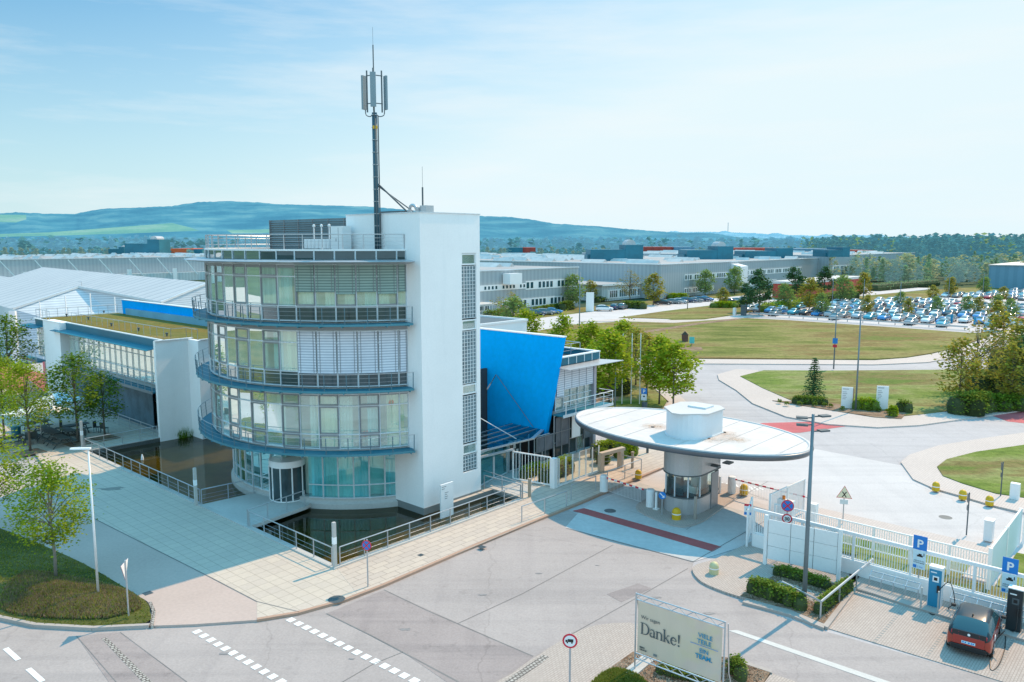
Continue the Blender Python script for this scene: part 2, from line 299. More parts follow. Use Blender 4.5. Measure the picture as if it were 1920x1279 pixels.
# ---------------------------------------------------------------- mesh building
ORI = {}
class MB:
    """collects faces (in a frame: 'w' world, 'g' site grid, 'l' local) and links them as ONE mesh object"""
    def __init__(s, frame='w'):
        s.v = []; s.f = []; s.m = []; s.fr = frame; s.cur = 0
    def add(s, vs, fs):
        o = len(s.v); s.v += [tuple(p) for p in vs]
        for f in fs: s.f.append([o + i for i in f]); s.m.append(s.cur)
    def quad(s, a, b, c, d): s.add([a, b, c, d], [(0, 1, 2, 3)])
    def box(s, x0, x1, y0, y1, z0, z1):
        s.add([(x0, y0, z0), (x1, y0, z0), (x1, y1, z0), (x0, y1, z0), (x0, y0, z1), (x1, y0, z1), (x1, y1, z1), (x0, y1, z1)],
              [(3, 2, 1, 0), (4, 5, 6, 7), (0, 1, 5, 4), (1, 2, 6, 5), (2, 3, 7, 6), (3, 0, 4, 7)])
    def cbox(s, c, d, rot=0.0):
        ca, sa = math.cos(rot), math.sin(rot); vs = []
        for z in (-.5, .5):
            for x, y in ((-.5, -.5), (.5, -.5), (.5, .5), (-.5, .5)):
                X, Y = x * d[0], y * d[1]
                vs.append((c[0] + X * ca - Y * sa, c[1] + X * sa + Y * ca, c[2] + z * d[2]))
        s.add(vs, [(3, 2, 1, 0), (4, 5, 6, 7), (0, 1, 5, 4), (1, 2, 6, 5), (2, 3, 7, 6), (3, 0, 4, 7)])
    def prism(s, poly, z0, z1, bottom=True, top=True):
        n = len(poly); ar = sum(poly[i][0] * poly[(i + 1) % n][1] - poly[(i + 1) % n][0] * poly[i][1] for i in range(n))
        if ar < 0: poly = poly[::-1]
        vs = [(p[0], p[1], z0) for p in poly] + [(p[0], p[1], z1) for p in poly]
        fs = [(i, (i + 1) % n, n + (i + 1) % n, n + i) for i in range(n)]
        if n <= 4:
            if bottom: fs.append(tuple(range(n))[::-1])
            if top: fs.append(tuple(range(n, 2 * n)))
        else:
            tri = tessellate_polygon([[Vector((p[0], p[1], 0)) for p in poly]])
            for t in tri:
                a, b, c = [Vector(poly[i][:2]) for i in t]
                if (b - a).cross(c - a) < 0: t = t[::-1]
                if top: fs.append(tuple(n + i for i in t))
                if bottom: fs.append(tuple(t[::-1]))
        s.add(vs, fs)
    def sheet(s, polys, z):
        tri = tessellate_polygon([[Vector((p[0], p[1], 0)) for p in q] for q in polys]); flat = [p for q in polys for p in q]
        fs = []
        for t in tri:
            a, b, c = [Vector(flat[i][:2]) for i in t]
            fs.append(tuple(t) if (b - a).cross(c - a) > 0 else tuple(t[::-1]))
        s.add([(p[0], p[1], z) for p in flat], fs)
    def tube(s, pts, r, n=6, caps=True, r2=None):
        pts = [Vector(p) for p in pts]; N = len(pts); rings = []
        for i, p in enumerate(pts):
            d = (pts[min(i + 1, N - 1)] - pts[max(i - 1, 0)])
            if d.length < 1e-9: d = Vector((0, 0, 1))
            d.normalize(); up = Vector((0, 0, 1)) if abs(d.z) < .95 else Vector((1, 0, 0))
            a = d.cross(up).normalized(); b = a.cross(d)
            rad_ = r if r2 is None else r + (r2 - r) * i / max(1, N - 1)
            if isinstance(r, (list, tuple)): rad_ = r[i]
            rings.append([p + a * (rad_ * math.cos(2 * PI * k / n)) + b * (rad_ * math.sin(2 * PI * k / n)) for k in range(n)])
        vs = [q for g in rings for q in g]; fs = []
        for i in range(N - 1):
            for k in range(n):
                fs.append((i * n + k, i * n + (k + 1) % n, (i + 1) * n + (k + 1) % n, (i + 1) * n + k))
        if caps: fs += [tuple(range(n))[::-1], tuple((N - 1) * n + k for k in range(n))]
        s.add(vs, fs)
    def lathe(s, c, prof, n=16, a0=0.0, a1=2 * PI, caps=False, sx=1.0, sy=1.0):
        full = abs(a1 - a0 - 2 * PI) < 1e-6; K = n if full else n + 1; vs = []
        for r, z in prof:
            for k in range(K):
                a = a0 + (a1 - a0) * k / n
                vs.append((c[0] + r * sx * math.cos(a), c[1] + r * sy * math.sin(a), c[2] + z))
        fs = []
        for i in range(len(prof) - 1):
            for k in range(n):
                k2 = (k + 1) % K
                fs.append((i * K + k, i * K + k2, (i + 1) * K + k2, (i + 1) * K + k))
        if caps: fs += [tuple(range(K))[::-1], tuple((len(prof) - 1) * K + k for k in range(K))]
        s.add(vs, fs)
    def bar(s, a, b, w, h):
        """rectangular bar between two points, w wide sideways, h high"""
        a = Vector(a); b = Vector(b); d = (b - a).normalized(); up = Vector((0, 0, 1)) if abs(d.z) < .95 else Vector((0, 1, 0))
        x = d.cross(up).normalized() * w / 2; y = x.normalized().cross(d) * h / 2
        vs = [a - x - y, a + x - y, a + x + y, a - x + y, b - x - y, b + x - y, b + x + y, b - x + y]
        s.add(vs, [(0, 1, 2, 3), (7, 6, 5, 4), (0, 4, 5, 1), (1, 5, 6, 2), (2, 6, 7, 3), (3, 7, 4, 0)])
    def build(s, name, m, parent=None, smooth=False, origin=None, bev=0.0):
        me = bpy.data.meshes.new(name)
        if parent is not None and parent.name in ORI: ox, oy, oz = ORI[parent.name]
        elif origin is not None: ox, oy, oz = origin
        elif s.fr == 'l': ox = oy = oz = 0
        else:
            xs = [p[0] for p in s.v]; ys = [p[1] for p in s.v]
            ox = (min(xs) + max(xs)) / 2; oy = (min(ys) + max(ys)) / 2; oz = min(p[2] for p in s.v)
        me.from_pydata([(p[0] - ox, p[1] - oy, p[2] - oz) for p in s.v], [], s.f)
        ms = m if isinstance(m, (list, tuple)) else [m]
        for q in ms: me.materials.append(M_[q] if isinstance(q, str) else q)
        if len(ms) > 1: me.polygons.foreach_set('material_index', s.m)
        if smooth: me.polygons.foreach_set('use_smooth', [True] * len(me.polygons))
        me.update()
        o = bpy.data.objects.new(name, me); COL.objects.link(o)
        if parent is not None: o.parent = parent
        else:
            if s.fr == 'g': o.location = W(ox, oy, oz); o.rotation_euler = (0, 0, GR)
            else: o.location = (ox, oy, oz)
        ORI[o.name] = (ox, oy, oz)
        if bev:
            b = o.modifiers.new('bevel', 'BEVEL'); b.width = bev; b.segments = 2; b.limit_method = 'ANGLE'
        return o
def tag(o, label=None, cat=None, group=None, kind=None):
    if label: o['label'] = label
    if cat: o['category'] = cat
    if group: o['group'] = group
    if kind: o['kind'] = kind
    return o
def thing(name, label, cat, loc=(0, 0, 0), frame='w', group=None, rotz=0.0):
    """Empty at the base of a thing; loc is in the frame; children are built in the same frame"""
    o = bpy.data.objects.new(name, None); COL.objects.link(o); o.empty_display_size = .3
    if frame == 'g': o.location = W(*loc); o.rotation_euler = (0, 0, GR); ORI[o.name] = tuple(loc)
    elif frame == 'l': o.location = loc; o.rotation_euler = (0, 0, rotz); ORI[o.name] = (0, 0, 0)
    else: o.location = loc; ORI[o.name] = tuple(loc)
    return tag(o, label, cat, group)
def dup(root, loc=None, rotz=None, label=None, group=None, scale=None):
    def cp(o, par):
        c = o.copy(); COL.objects.link(c); ORI[c.name] = ORI.get(o.name, (0, 0, 0))
        if par is not None: c.parent = par
        for ch in [q for q in KIDS.get(o.name, [])]: cp(ch, c)
        return c
    r = cp(root, None)
    if loc is not None: r.location = loc
    if rotz is not None: r.rotation_euler = (0, 0, rotz)
    if label: r['label'] = label
    if group: r['group'] = group
    if scale: r.scale = scale if isinstance(scale, tuple) else (scale,) * 3
    return r
KIDS = {}
def refresh():
    KIDS.clear()
    for o in COL.objects:
        if o.parent: KIDS.setdefault(o.parent.name, []).append(o)
def text_mesh(s, size, loc3, right, up, name, m, parent, extrude=.004, bold=0.0, align='LEFT', sx=1.0):
    """flat lettering: loc3 origin, right/up unit vectors, all in the parent's frame"""
    cu = bpy.data.curves.new(name, 'FONT'); cu.body = s; cu.size = size; cu.offset = bold; cu.align_x = align; cu.fill_mode = 'BOTH'
    cu.resolution_u = 3; cu.extrude = extrude
    ob = bpy.data.objects.new('tmp', cu); COL.objects.link(ob); bpy.context.view_layer.update()
    me = bpy.data.meshes.new_from_object(ob.evaluated_get(bpy.context.evaluated_depsgraph_get()))
    bpy.data.objects.remove(ob)
    right = Vector(right).normalized(); up = Vector(up).normalized(); nrm = right.cross(up)
    o3 = Vector(ORI[parent.name]); L = Vector(loc3)
    for v in me.vertices: v.co = L + right * (v.co.x * sx) + up * v.co.y + nrm * v.co.z - o3
    me.materials.clear(); me.materials.append(M_[m] if isinstance(m, str) else m)
    o = bpy.data.objects.new(name, me); COL.objects.link(o); o.parent = parent; ORI[o.name] = tuple(o3); return o
def catmull(pts, n=6, closed=True):
    out = []; N = len(pts)
    for i in range(N if closed else N - 1):
        p0, p1, p2, p3 = [Vector(pts[(i + k) % N] if closed else pts[min(max(i + k, 0), N - 1)]) for k in (-1, 0, 1, 2)]
        for j in range(n):
            t = j / n
            out.append(tuple(.5 * ((2 * p1) + (-p0 + p2) * t + (2 * p0 - 5 * p1 + 4 * p2 - p3) * t * t + (-p0 + 3 * p1 - 3 * p2 + p3) * t ** 3)))
    if not closed: out.append(tuple(pts[-1]))
    return out
def GP(px): return [G(x, y) for x, y in px]
# ---------------------------------------------------------------- daylight
SUN_AZ, SUN_EL = rad(46), rad(47)            # azimuth from +Y toward +X
w = bpy.data.worlds.new('World'); SC.world = w; w.use_nodes = True
nt = w.node_tree; nt.nodes.clear()
wo = node(nt, 'ShaderNodeOutputWorld'); bg = node(nt, 'ShaderNodeBackground')
sky = node(nt, 'ShaderNodeTexSky', sky_type='NISHITA'); sky.sun_disc = False
sky.sun_elevation = SUN_EL; sky.sun_rotation = SUN_AZ; sky.altitude = 300; sky.air_density = 1.3; sky.dust_density = 1.2; sky.ozone_density = 2.2
tc = node(nt, 'ShaderNodeTexCoord'); sep = node(nt, 'ShaderNodeSeparateXYZ'); nt.links.new(tc.outputs['Generated'], sep.inputs[0])
# thin high cloud streaks and white haze toward the horizon
mp = node(nt, 'ShaderNodeMapping'); mp.inputs['Scale'].default_value = (1.3, .8, 9.0); mp.inputs['Rotation'].default_value = (.10, .12, .5); nt.links.new(tc.outputs['Generated'], mp.inputs[0])
cn = noise(nt, mp.outputs[0], 2.2, 8, .6)
cl = ramp(nt, cn, [(.47, (0, 0, 0)), (.68, (1, 1, 1))])
hz = node(nt, 'ShaderNodeMapRange'); nt.links.new(sep.outputs['Z'], hz.inputs[0])
hz.inputs[1].default_value = -.02; hz.inputs[2].default_value = .36; hz.inputs[3].default_value = .92; hz.inputs[4].default_value = 0.0
hp = node(nt, 'ShaderNodeMath', operation='POWER'); nt.links.new(hz.outputs[0], hp.inputs[0]); hp.inputs[1].default_value = 1.15
SKYTINT = node(nt, 'ShaderNodeMix', data_type='RGBA', blend_type='MULTIPLY'); SKYTINT.inputs[0].default_value = 1
SKYTINT.inputs[7].default_value = (.22, 1.02, 1.36, 1); nt.links.new(sky.outputs[0], SKYTINT.inputs[6])
sw = node(nt, 'ShaderNodeMapRange', interpolation_type='SMOOTHSTEP'); nt.links.new(sep.outputs['X'], sw.inputs[0])   # whiter toward the sun
sw.inputs[1].default_value = -.62; sw.inputs[2].default_value = .50; sw.inputs[3].default_value = 0.0; sw.inputs[4].default_value = .70
ha = node(nt, 'ShaderNodeMath', operation='ADD', use_clamp=True); nt.links.new(hp.outputs[0], ha.inputs[0]); nt.links.new(sw.outputs[0], ha.inputs[1])
c1 = mix(nt, SKYTINT.outputs[2], (8.0, 9.5, 10.0), ha.outputs[0])
m2 = node(nt, 'ShaderNodeMath', operation='MULTIPLY'); nt.links.new(cl, m2.inputs[0]); m2.inputs[1].default_value = .42
c2 = mix(nt, c1, (9.0, 9.6, 9.8), m2.outputs[0])
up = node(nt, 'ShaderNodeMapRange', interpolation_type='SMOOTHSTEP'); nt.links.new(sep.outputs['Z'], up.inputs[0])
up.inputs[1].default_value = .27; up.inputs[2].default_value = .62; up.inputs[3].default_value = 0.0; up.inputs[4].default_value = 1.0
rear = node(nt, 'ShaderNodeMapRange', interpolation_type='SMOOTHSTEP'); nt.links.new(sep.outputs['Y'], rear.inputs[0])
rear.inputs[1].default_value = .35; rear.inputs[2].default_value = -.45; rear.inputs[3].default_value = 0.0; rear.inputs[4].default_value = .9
c2 = mix(nt, c2, (9.5, 13.5, 15.0), rear.outputs[0])  # unseen sky behind the camera, brightened to light the facing walls
c3 = mix(nt, c2, (3.1, 9.8, 14.8), up.outputs[0])  # sky above the view, made bright cyan to fill the shadows
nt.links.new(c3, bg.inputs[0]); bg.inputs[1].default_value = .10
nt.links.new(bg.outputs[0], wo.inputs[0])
sl = bpy.data.lights.new('sun', 'SUN'); sl.energy = 5.0; sl.angle = rad(.53); sl.color = (1.0, .70, .44)
so = bpy.data.objects.new('sun', sl); COL.objects.link(so)
sd = Vector((math.sin(SUN_AZ) * math.cos(SUN_EL), math.cos(SUN_AZ) * math.cos(SUN_EL), math.sin(SUN_EL)))
so.rotation_euler = sd.to_track_quat('Z', 'Y').to_euler(); so.location = sd * 200
SC.view_settings.view_transform = 'Standard'; SC.view_settings.look = 'None'; SC.view_settings.exposure = 0; SC.view_settings.gamma = 1
SC.cycles.max_bounces = 7; SC.cycles.transparent_max_bounces = 12; SC.cycles.caustics_reflective = False; SC.cycles.caustics_refractive = False
SC.cycles.use_denoising = True
# ================================================================ GROUND
POND = [(21.8, 31.4), (35.9, 31.4), (35.9, 34.0), (32.0, 34.0), (32.0, 63.5), (21.8, 63.5)]
PW = [tuple(W(u, v)[:2]) for u, v in POND]
def st(o): return tag(o, kind='structure')
m = MB(); m.sheet([[(-9000, -600), (9000, -600), (9000, 9000), (-9000, 9000)], PW], -.16); st(m.build('ground', 'field', origin=(0, 0, -.16)))
m = MB(); m.sheet([[(-150, -9), (55, -9), (140, 100), (62, 196), (-6, 176), (-60, 125), (-150, 125)], PW], -.12); st(m.build('road', 'asphalt2', origin=(0, 0, -.12)))
m = MB(); m.sheet([[(-190, -200), (160, -200), (160, -9.2), (-190, -9.2)]], -.10); st(m.build('verge', 'pavers_walk', origin=(0, 0, -.1)))
for q in ([(-60, -12), (-8, -14), (-5, -20), (-60, -24)], [(2, -13), (60, -12), (60, -22), (6, -19)], [(-190, -34), (160, -34), (160, -200), (-190, -200)]):
    m = MB(); m.sheet([q], -.09); st(m.build('lawn', M_.setdefault('pale_lawn', grass_mat('pale_lawn', [(.30, .34, .16), (.42, .42, .24), (.52, .50, .34)], .06, 3))))  # unseen lawns, coloured pale to brighten their reflection in the tower glass
def flat(name, px, z, mt, curve=0, th=.004, frame='px'):
    P_ = GP(px) if frame == 'px' else [tuple(W(u, v)[:2]) for u, v in px]
    if curve: P_ = catmull(P_, curve)
    m = MB(); m.prism(P_, z - th, z, bottom=False); return st(m.build(name, mt))
# near street and gate road: greyer, older asphalt sheet
flat('road', [(-400, 1500), (-300, 1120), (0, 1157), (280, 1172), (480, 1160), (560, 1147), (650, 1122), (720, 1095), (900, 1017), (1062, 951), (1085, 962), (1305, 1030), (1298, 1060), (1300, 1080), (1400, 1130), (1545, 1178), (1920, 1285), (2100, 1500)], -.112, 'asphalt', th=.006)
flat('road_patch', [(612, 1146), (720, 1102), (1000, 1226), (925, 1290), (862, 1290), (755, 1218)], -.106, 'asphalt_pink')
flat('road_patch', [(143, 1188), (225, 1181), (372, 1290), (215, 1290)], -.106, 'asphalt_pink')
flat('cobble_gutter', [(190, 1193), (200, 1191), (302, 1290), (282, 1290)], -.101, 'cobble')
flat('road_patch', [(1138, 1110), (1196, 1090), (1222, 1099), (1165, 1125)], -.106, 'asphalt_pink')
def seam(px, w=.035, z=-.100):
    P_ = [Vector((*G(x, y), z)) for x, y in px]; m = MB()
    for a, b in zip(P_[:-1], P_[1:]):
        d = (b - a); d.z = 0; n = Vector((-d.y, d.x, 0)).normalized() * w / 2
        m.quad(a - n, b - n, b + n, a + n)
    return st(m.build('road_joint', 'asphalt_seam'))
seam([(612, 1146), (690, 1184), (755, 1218), (862, 1275)], .06); seam([(720, 1102), (800, 1140), (920, 1192), (1000, 1226)], .05)
seam([(143, 1188), (222, 1279)], .03); seam([(225, 1181), (372, 1290)], .03)
seam([(858, 1165), (980, 1109), (1150, 1018)], .03); seam([(1064, 1189), (1192, 1118), (1290, 1062)], .03)
seam([(640, 1275), (700, 1240), (755, 1218)], .03)
# red pedestrian strips and gate slab
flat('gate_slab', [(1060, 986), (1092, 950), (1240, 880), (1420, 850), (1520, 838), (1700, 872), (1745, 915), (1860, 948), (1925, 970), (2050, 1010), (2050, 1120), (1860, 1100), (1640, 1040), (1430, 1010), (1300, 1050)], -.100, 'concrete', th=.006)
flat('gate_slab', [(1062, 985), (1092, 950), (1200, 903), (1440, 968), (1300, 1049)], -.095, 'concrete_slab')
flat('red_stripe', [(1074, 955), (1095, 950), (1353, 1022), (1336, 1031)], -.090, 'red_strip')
flat('red_crossing', [(1395, 797), (1430, 791), (1540, 788), (1588, 797), (1500, 809), (1440, 809)], -.107, 'red_cross')
flat('red_crossing', [(1860, 777), (1930, 768), (1960, 796), (1890, 788)], -.107, 'red_cross')
seam([(1062, 987), (1300, 1050), (1445, 968)], .04, -.088); seam([(1287, 990), (1345, 955), (1440, 900)], .03, -.088); seam([(1290, 990), (1180, 955)], .02, -.088)
seam([(1355, 905), (1440, 935)], .03, -.094); seam([(1392, 897), (1500, 905)], .02, -.094)
m = MB(); m.sheet([[(-260, -9), (-46, -9), (-46, 20), (-75, 62), (-260, 130)]], -.11); st(m.build('side_road', 'pavers_walk'))
for q in ([(-60, 4), (-180, 10), (-180, 18), (-58, 12)], [(-70, 30), (-220, 50), (-220, 62), (-74, 40)]):
    m = MB(); m.sheet([q], -.10); st(m.build('lawn', M_['pale_lawn']))
# manhole covers
def manhole(px, py, r, z):
    x, y = G(px, py); m = MB(); m.lathe((x, y, z - .004), [(r, 0), (r, .004), (0, .004)], 20); o = m.build('manhole_cover', 'steel_dark')
    return o
MANH = [(manhole(1144, 955, .36, -.089), 'round manhole cover in the shaded gate slab near the kiosk'), (manhole(1773, 967, .36, -.093), 'round manhole cover in the bright concrete yard'),
        (manhole(631, 1124, .38, .016), 'round manhole cover in the pavement by the road kerb')]
for o, l in MANH: tag(o, l, 'manhole cover')
for (px, py, r_), lb in (((905, 1029), 0, 'small square drain grate in the pavement nearer the gate'), ((788, 1041), 0, 'small square drain grate in the pavement below the pond railing')) if 0 else (((904, 1026, .16), 'small square drain grate at the kerb nearer the gate'), ((789, 1041, .13), 'small square drain grate in the pavement below the pond railing'), ((277, 1112, .17), 'square drain grate in the lane near the mound tip')):
    x, y = G(px, py); m = MB()
    for i in range(5): m.cbox((x + (i - 2) * r_ * .4 * UX, y + (i - 2) * r_ * .4 * UY, .011 if py != 1112 else 0), (r_ * .25, r_ * 2, .01), GR)
    m.cbox((x, y, .006 if py != 1112 else -.005), (r_ * 2.2, r_ * 2.2, .006), GR); tag(m.build('drain_grate', 'steel_dark'), lb, 'drain grate')
def stain(name, px, z, mt, n=18, s=.35):
    """irregular dark wet or oily patch lying on the surface"""
    x, y = G(*px, z); random.seed(int(px[0])); P_ = [(x + s * rr(.45, 1) * math.cos(2 * PI * k / n) * 1.6, y + s * rr(.45, 1) * math.sin(2 * PI * k / n) * .6) for k in range(n)]; m = MB(); m.prism(catmull(P_, 3), z - .003, z, bottom=False); return st(m.build(name, mt))
DK = mat('damp_paving', (.27, .24, .21), .6, var=.15, big=2, world=True); DA = mat('oil_spot', (.25, .235, .235), .6, var=.2, big=2, world=True)
stain('damp_patch', (205, 917), .004, DK, s=.6); stain('damp_patch', (222, 914), .005, DK, s=.35)
for q in ((760, 1180), (905, 1115), (1010, 1075), (1120, 1060), (660, 1235), (420, 1225), (1230, 1120), (1330, 1150)): stain('oil_spot', q, -.099, DA, s=rr(.08, .22))
# white paint
def dashes(a, b, n, w, gap=.45, z=-.100, mt='marking'):
    A = Vector((*G(*a), 0)); B = Vector((*G(*b), 0)); d = (B - A); L = d.length; d.normalize(); nn = Vector((-d.y, d.x, 0)) * w / 2; m = MB()
    for i in range(n):
        s0 = A + d * (L * i / n); s1 = s0 + d * (L / n * (1 - gap))
        m.quad(*[Vector((p.x, p.y, z)) for p in (s0 - nn, s1 - nn, s1 + nn, s0 + nn)])
    return st(m.build('road_marking', mt))
dashes((366, 1178), (572, 1300), 14, .33, .42); dashes((541, 1156), (830, 1297), 17, .33, .36)
dashes((10, 1211), (100, 1291), 2, .2, .42)
flat('road_marking', [(1366, 1178), (1382, 1177), (1700, 1284), (1672, 1284)], -.101, 'marking_old')
# hatch island paint behind the kiosk
for i in range(9):
    x = 1352 + i * 8.6
    flat('road_marking', [(x, 902 + i * 1.2), (x + 3.4, 902 + i * 1.2), (x + 12, 915 - abs(i - 4) * 1.0 + 4), (x + 8, 916 - abs(i - 4) * 1.0 + 4)], -.094, 'marking')
# ---- pavements and plaza (tops at 0)
def pave(name, px, mt, z=0.0, curve=0, hole=None, base=-.15, uv=False, kerb=None):
    P_ = [tuple(W(u, v)[:2]) for u, v in px] if uv else GP(px)
    if curve: P_ = catmull(P_, curve)
    m = MB()
    if hole:
        m.sheet([P_, hole], z); n = len(P_); ar = sum(P_[i][0] * P_[(i + 1) % n][1] - P_[(i + 1) % n][0] * P_[i][1] for i in range(n)); q = P_ if ar > 0 else P_[::-1]
        for i in range(n): a, b = q[i], q[(i + 1) % n]; m.quad((*a, base), (*b, base), (*b, z), (*a, z))
    else: m.prism(P_, base, z, bottom=False)
    return st(m.build(name, mt))
pave('lane', [(482, 1162), (482, 1128), (436, 1104), (390, 1080), (134, 951), (0, 888), (-300, 752), (-420, 860), (-160, 930), (0, 991), (73, 1020), (154, 1056), (227, 1098), (276, 1127), (286, 1144), (281, 1173), (365, 1170)], 'lane', -.008)
KL = [(482, 1162), (560, 1149), (650, 1124), (720, 1097), (810, 1058), (900, 1019), (1000, 978), (1090, 942), (1150, 916), (1240, 878)]
KW = GP(KL)
end = [tuple(W(*p)[:2]) for p in [(52, 28.2), (52, 31.5), (47.9, 34.0), (38.0, 40.0), (36.0, 63.5), (28.0, 63.6), (28, 66.5), (19.0, 66.5)]]
lw = GP([(134, 951), (390, 1080), (436, 1104), (482, 1128)])
m = MB(); P_ = KW + end + lw; m.sheet([P_, PW], 0.0)
for a, b in zip(KW[:-1], KW[1:]): m.quad((*a, -.15), (*b, -.15), (*b, 0), (*a, 0))
st(m.build('plaza', 'pavers_big'))
m = MB()
for a, b in zip(KW[:-1], KW[1:]):
    d = Vector((b[0] - a[0], b[1] - a[1], 0)).normalized(); n = Vector((-d.y, d.x, 0))
    A = Vector((*a, 0)); B = Vector((*b, 0)); m.add([A + n * .16 + Vector((0, 0, .012)), A - n * .02 + Vector((0, 0, .012)), A - n * .02 + Vector((0, 0, -.14)), B + n * .16 + Vector((0, 0, .012)), B - n * .02 + Vector((0, 0, .012)), B - n * .02 + Vector((0, 0, -.14))], [(0, 1, 4, 3), (1, 2, 5, 4)])
st(m.build('kerb', 'kerb_red'))
pave('pavement', [(20.6, 28.0), (51.9, 28.4), (51.9, 31.2), (21.7, 31.2)], 'pavers', .006, uv=True, base=-.01)
seam([(134, 951), (390, 1080), (436, 1104), (482, 1128), (560, 1147)], .05, .006)
pave('plaza', [(10.0, 66.5), (19.0, 66.5), (28, 66.5), (28.2, 130), (0, 130), (-8, 84)], 'pavers', 0.0, uv=True)
pave('cobble_edge', [(284, 1128), (292, 1146), (288, 1174), (281, 1174), (285, 1146), (278, 1130)], 'cobble', .012, base=-.13)
# pavement around the right gate post, charging bays, lower pavements
pave('pavement', [(1300, 1062), (1345, 1046), (1420, 1010), (1445, 1005), (1600, 1060), (1590, 1100), (1478, 1140), (1400, 1122), (1345, 1104), (1310, 1086)], 'pavers_fine', 0.0, curve=4)
pave('parking_bays', [(1545, 1172), (1602, 1104), (1700, 1130), (1900, 1192), (2000, 1222), (2000, 1330), (1920, 1286)], 'pavers_fine', -.085, base=-.12)
pave('pavement', [(1585, 1060), (2050, 1190), (2050, 1235), (1603, 1103)], 'pavers_fine', 0.0)
pave('pavement', [(1120, 1172), (1200, 1172), (1196, 1230), (1130, 1290), (930, 1290), (960, 1262), (1060, 1196)], 'pavers_fine', 0.0, curve=3)
pave('cobble_edge', [(945, 1279), (1000, 1240), (1018, 1228), (1030, 1232), (1012, 1246), (965, 1279)], 'cobble', .008, base=-.13)
for k in range(3):
    u0, v0 = [(35.5, 9.14), (35.8, 7.25), (36.0, 5.0)][k]
    m = MB('g')
    for i in range(15): m.box(u0 - .1 - i * .24, u0 - .02 - i * .24, v0 - .07, v0 + .07, -.084, -.081)
    m.fr = 'g'; st(m.build('bay_marking', 'stone_dark'))
pave('kerb', [(1602, 1101), (1610, 1099), (1705, 1127), (2000, 1216), (2000, 1224), (1700, 1134)], 'kerb', .012, base=-.13)
pave('kerb', [(1541, 1173), (1596, 1100), (1606, 1104), (1552, 1177)], 'kerb', .02, base=-.13)
pave('kerb', [(1398, 1124), (1480, 1143), (1545, 1170), (1545, 1178), (1478, 1152), (1392, 1129)], 'kerb', .016, base=-.13)
pave('shrub_bed', [(1388, 1118), (1424, 1092), (1462, 1076), (1478, 1080), (1600, 1100), (1545, 1170), (1480, 1143)], 'mulch', .03, base=-.1)
pave('pavement', [(1448, 1098), (1462, 1090), (1575, 1125), (1550, 1140)], 'pavers_fine', .045, base=-.1)
pave('shrub_bed', [(1096, 1295), (1150, 1250), (1186, 1224), (1260, 1218), (1372, 1236), (1444, 1262), (1425, 1290), (1400, 1310)], 'mulch', .04, base=-.1)
pave('kerb', [(1372, 1233), (1446, 1258), (1448, 1264), (1372, 1239)], 'kerb', .05, base=-.1)
pave('pavement', [(1446, 1262), (1560, 1300), (1410, 1310)], 'pavers_fine', -.01, base=-.1)
# inner roads: pavements, lawns
pave('pavement', [(1345, 702), (1348, 712), (1380, 731), (1411, 756), (1474, 781), (1552, 795), (1646, 801), (1724, 797), (1818, 784), (1920, 769), (2100, 742), (2100, 700), (1920, 730), (1700, 760), (1480, 735), (1420, 694), (1380, 692)], 'pavers_walk', 0.0)
pave('lawn', [(1388, 706), (1432, 695), (1560, 695.5), (1750, 694), (1960, 690), (2100, 690), (2100, 730), (1920, 752), (1820, 766), (1730, 777), (1660, 784), (1600, 775), (1540, 765), (1483, 751), (1430, 728)], 'grass_green', .05)
pave('lawn', [(1757, 876), (1775, 862), (1830, 848), (1920, 835), (2060, 820), (2060, 960), (1930, 935), (1868, 926), (1805, 907), (1768, 893)], 'grass_green', .05)
pave('pavement', [(1689, 866), (1706, 852), (1760, 835), (1840, 822), (1920, 811), (2100, 785), (2100, 1010), (1950, 968), (1860, 947), (1800, 929), (1750, 915), (1712, 898)], 'pavers_walk', 0.0, curve=0)
pave('pavement', [(1290, 673), (1640, 675.5), (1700, 671), (1745, 664), (1800, 651), (1850, 633), (1900, 616), (1935, 606), (1960, 610), (1900, 634), (1800, 668), (1740, 679), (1640, 683.5), (1290, 681.5)], 'pavers_walk', 0.0)
pave('lawn', [(900, 634), (1000, 622), (1085, 608), (1170, 603), (1262, 606), (1330, 601), (1400, 597), (1480, 601), (1700, 616), (1822, 625), (1858, 624), (1850, 632), (1800, 650), (1745, 663), (1700, 670), (1640, 674), (1290, 672), (1180, 655), (900, 700)], 'grass', .06)
pave('lawn', [(1160, 596), (1250, 583), (1345, 571.5), (1392, 575), (1440, 578), (1400, 587), (1318, 598), (1262, 598.5), (1200, 596.5)], 'grass', .05)
pave('path', [(1084, 603), (1165, 597.5), (1262, 600.5), (1320, 599.5), (1400, 588), (1470, 580), (1480, 584), (1405, 595), (1330, 602.5), (1262, 605.5), (1165, 603)], 'pavers_walk', .03)
pave('path', [(1205, 622), (1300, 607), (1380, 597.5), (1392, 599), (1310, 609), (1212, 625)], 'mulch', .075, base=.0)
pave('path', [(1270, 653), (1285, 650), (1315, 652), (1318, 657), (1295, 658.5)], 'mulch', .075, base=.0)
pave('lawn', [(1060, 700), (1110, 660), (1150, 655), (1183, 690), (1250, 752), (1238, 771), (1106, 768), (1060, 765)], 'grass_green', .05)
pave('pavement', [(1150, 652), (1176, 660), (1214, 690), (1282, 748), (1300, 770), (1240, 772), (1254, 753), (1186, 690)], 'pavers_walk', 0.0)
pave('shrub_bed', [(1063, 745), (1100, 715), (1165, 735), (1158, 752), (1096, 762)], 'mulch', .07, base=0.0)
pave('flower_bed', [(1448, 752), (1560, 757), (1700, 775), (1690, 786), (1640, 783), (1540, 767)], 'mulch', .065, base=0.0)
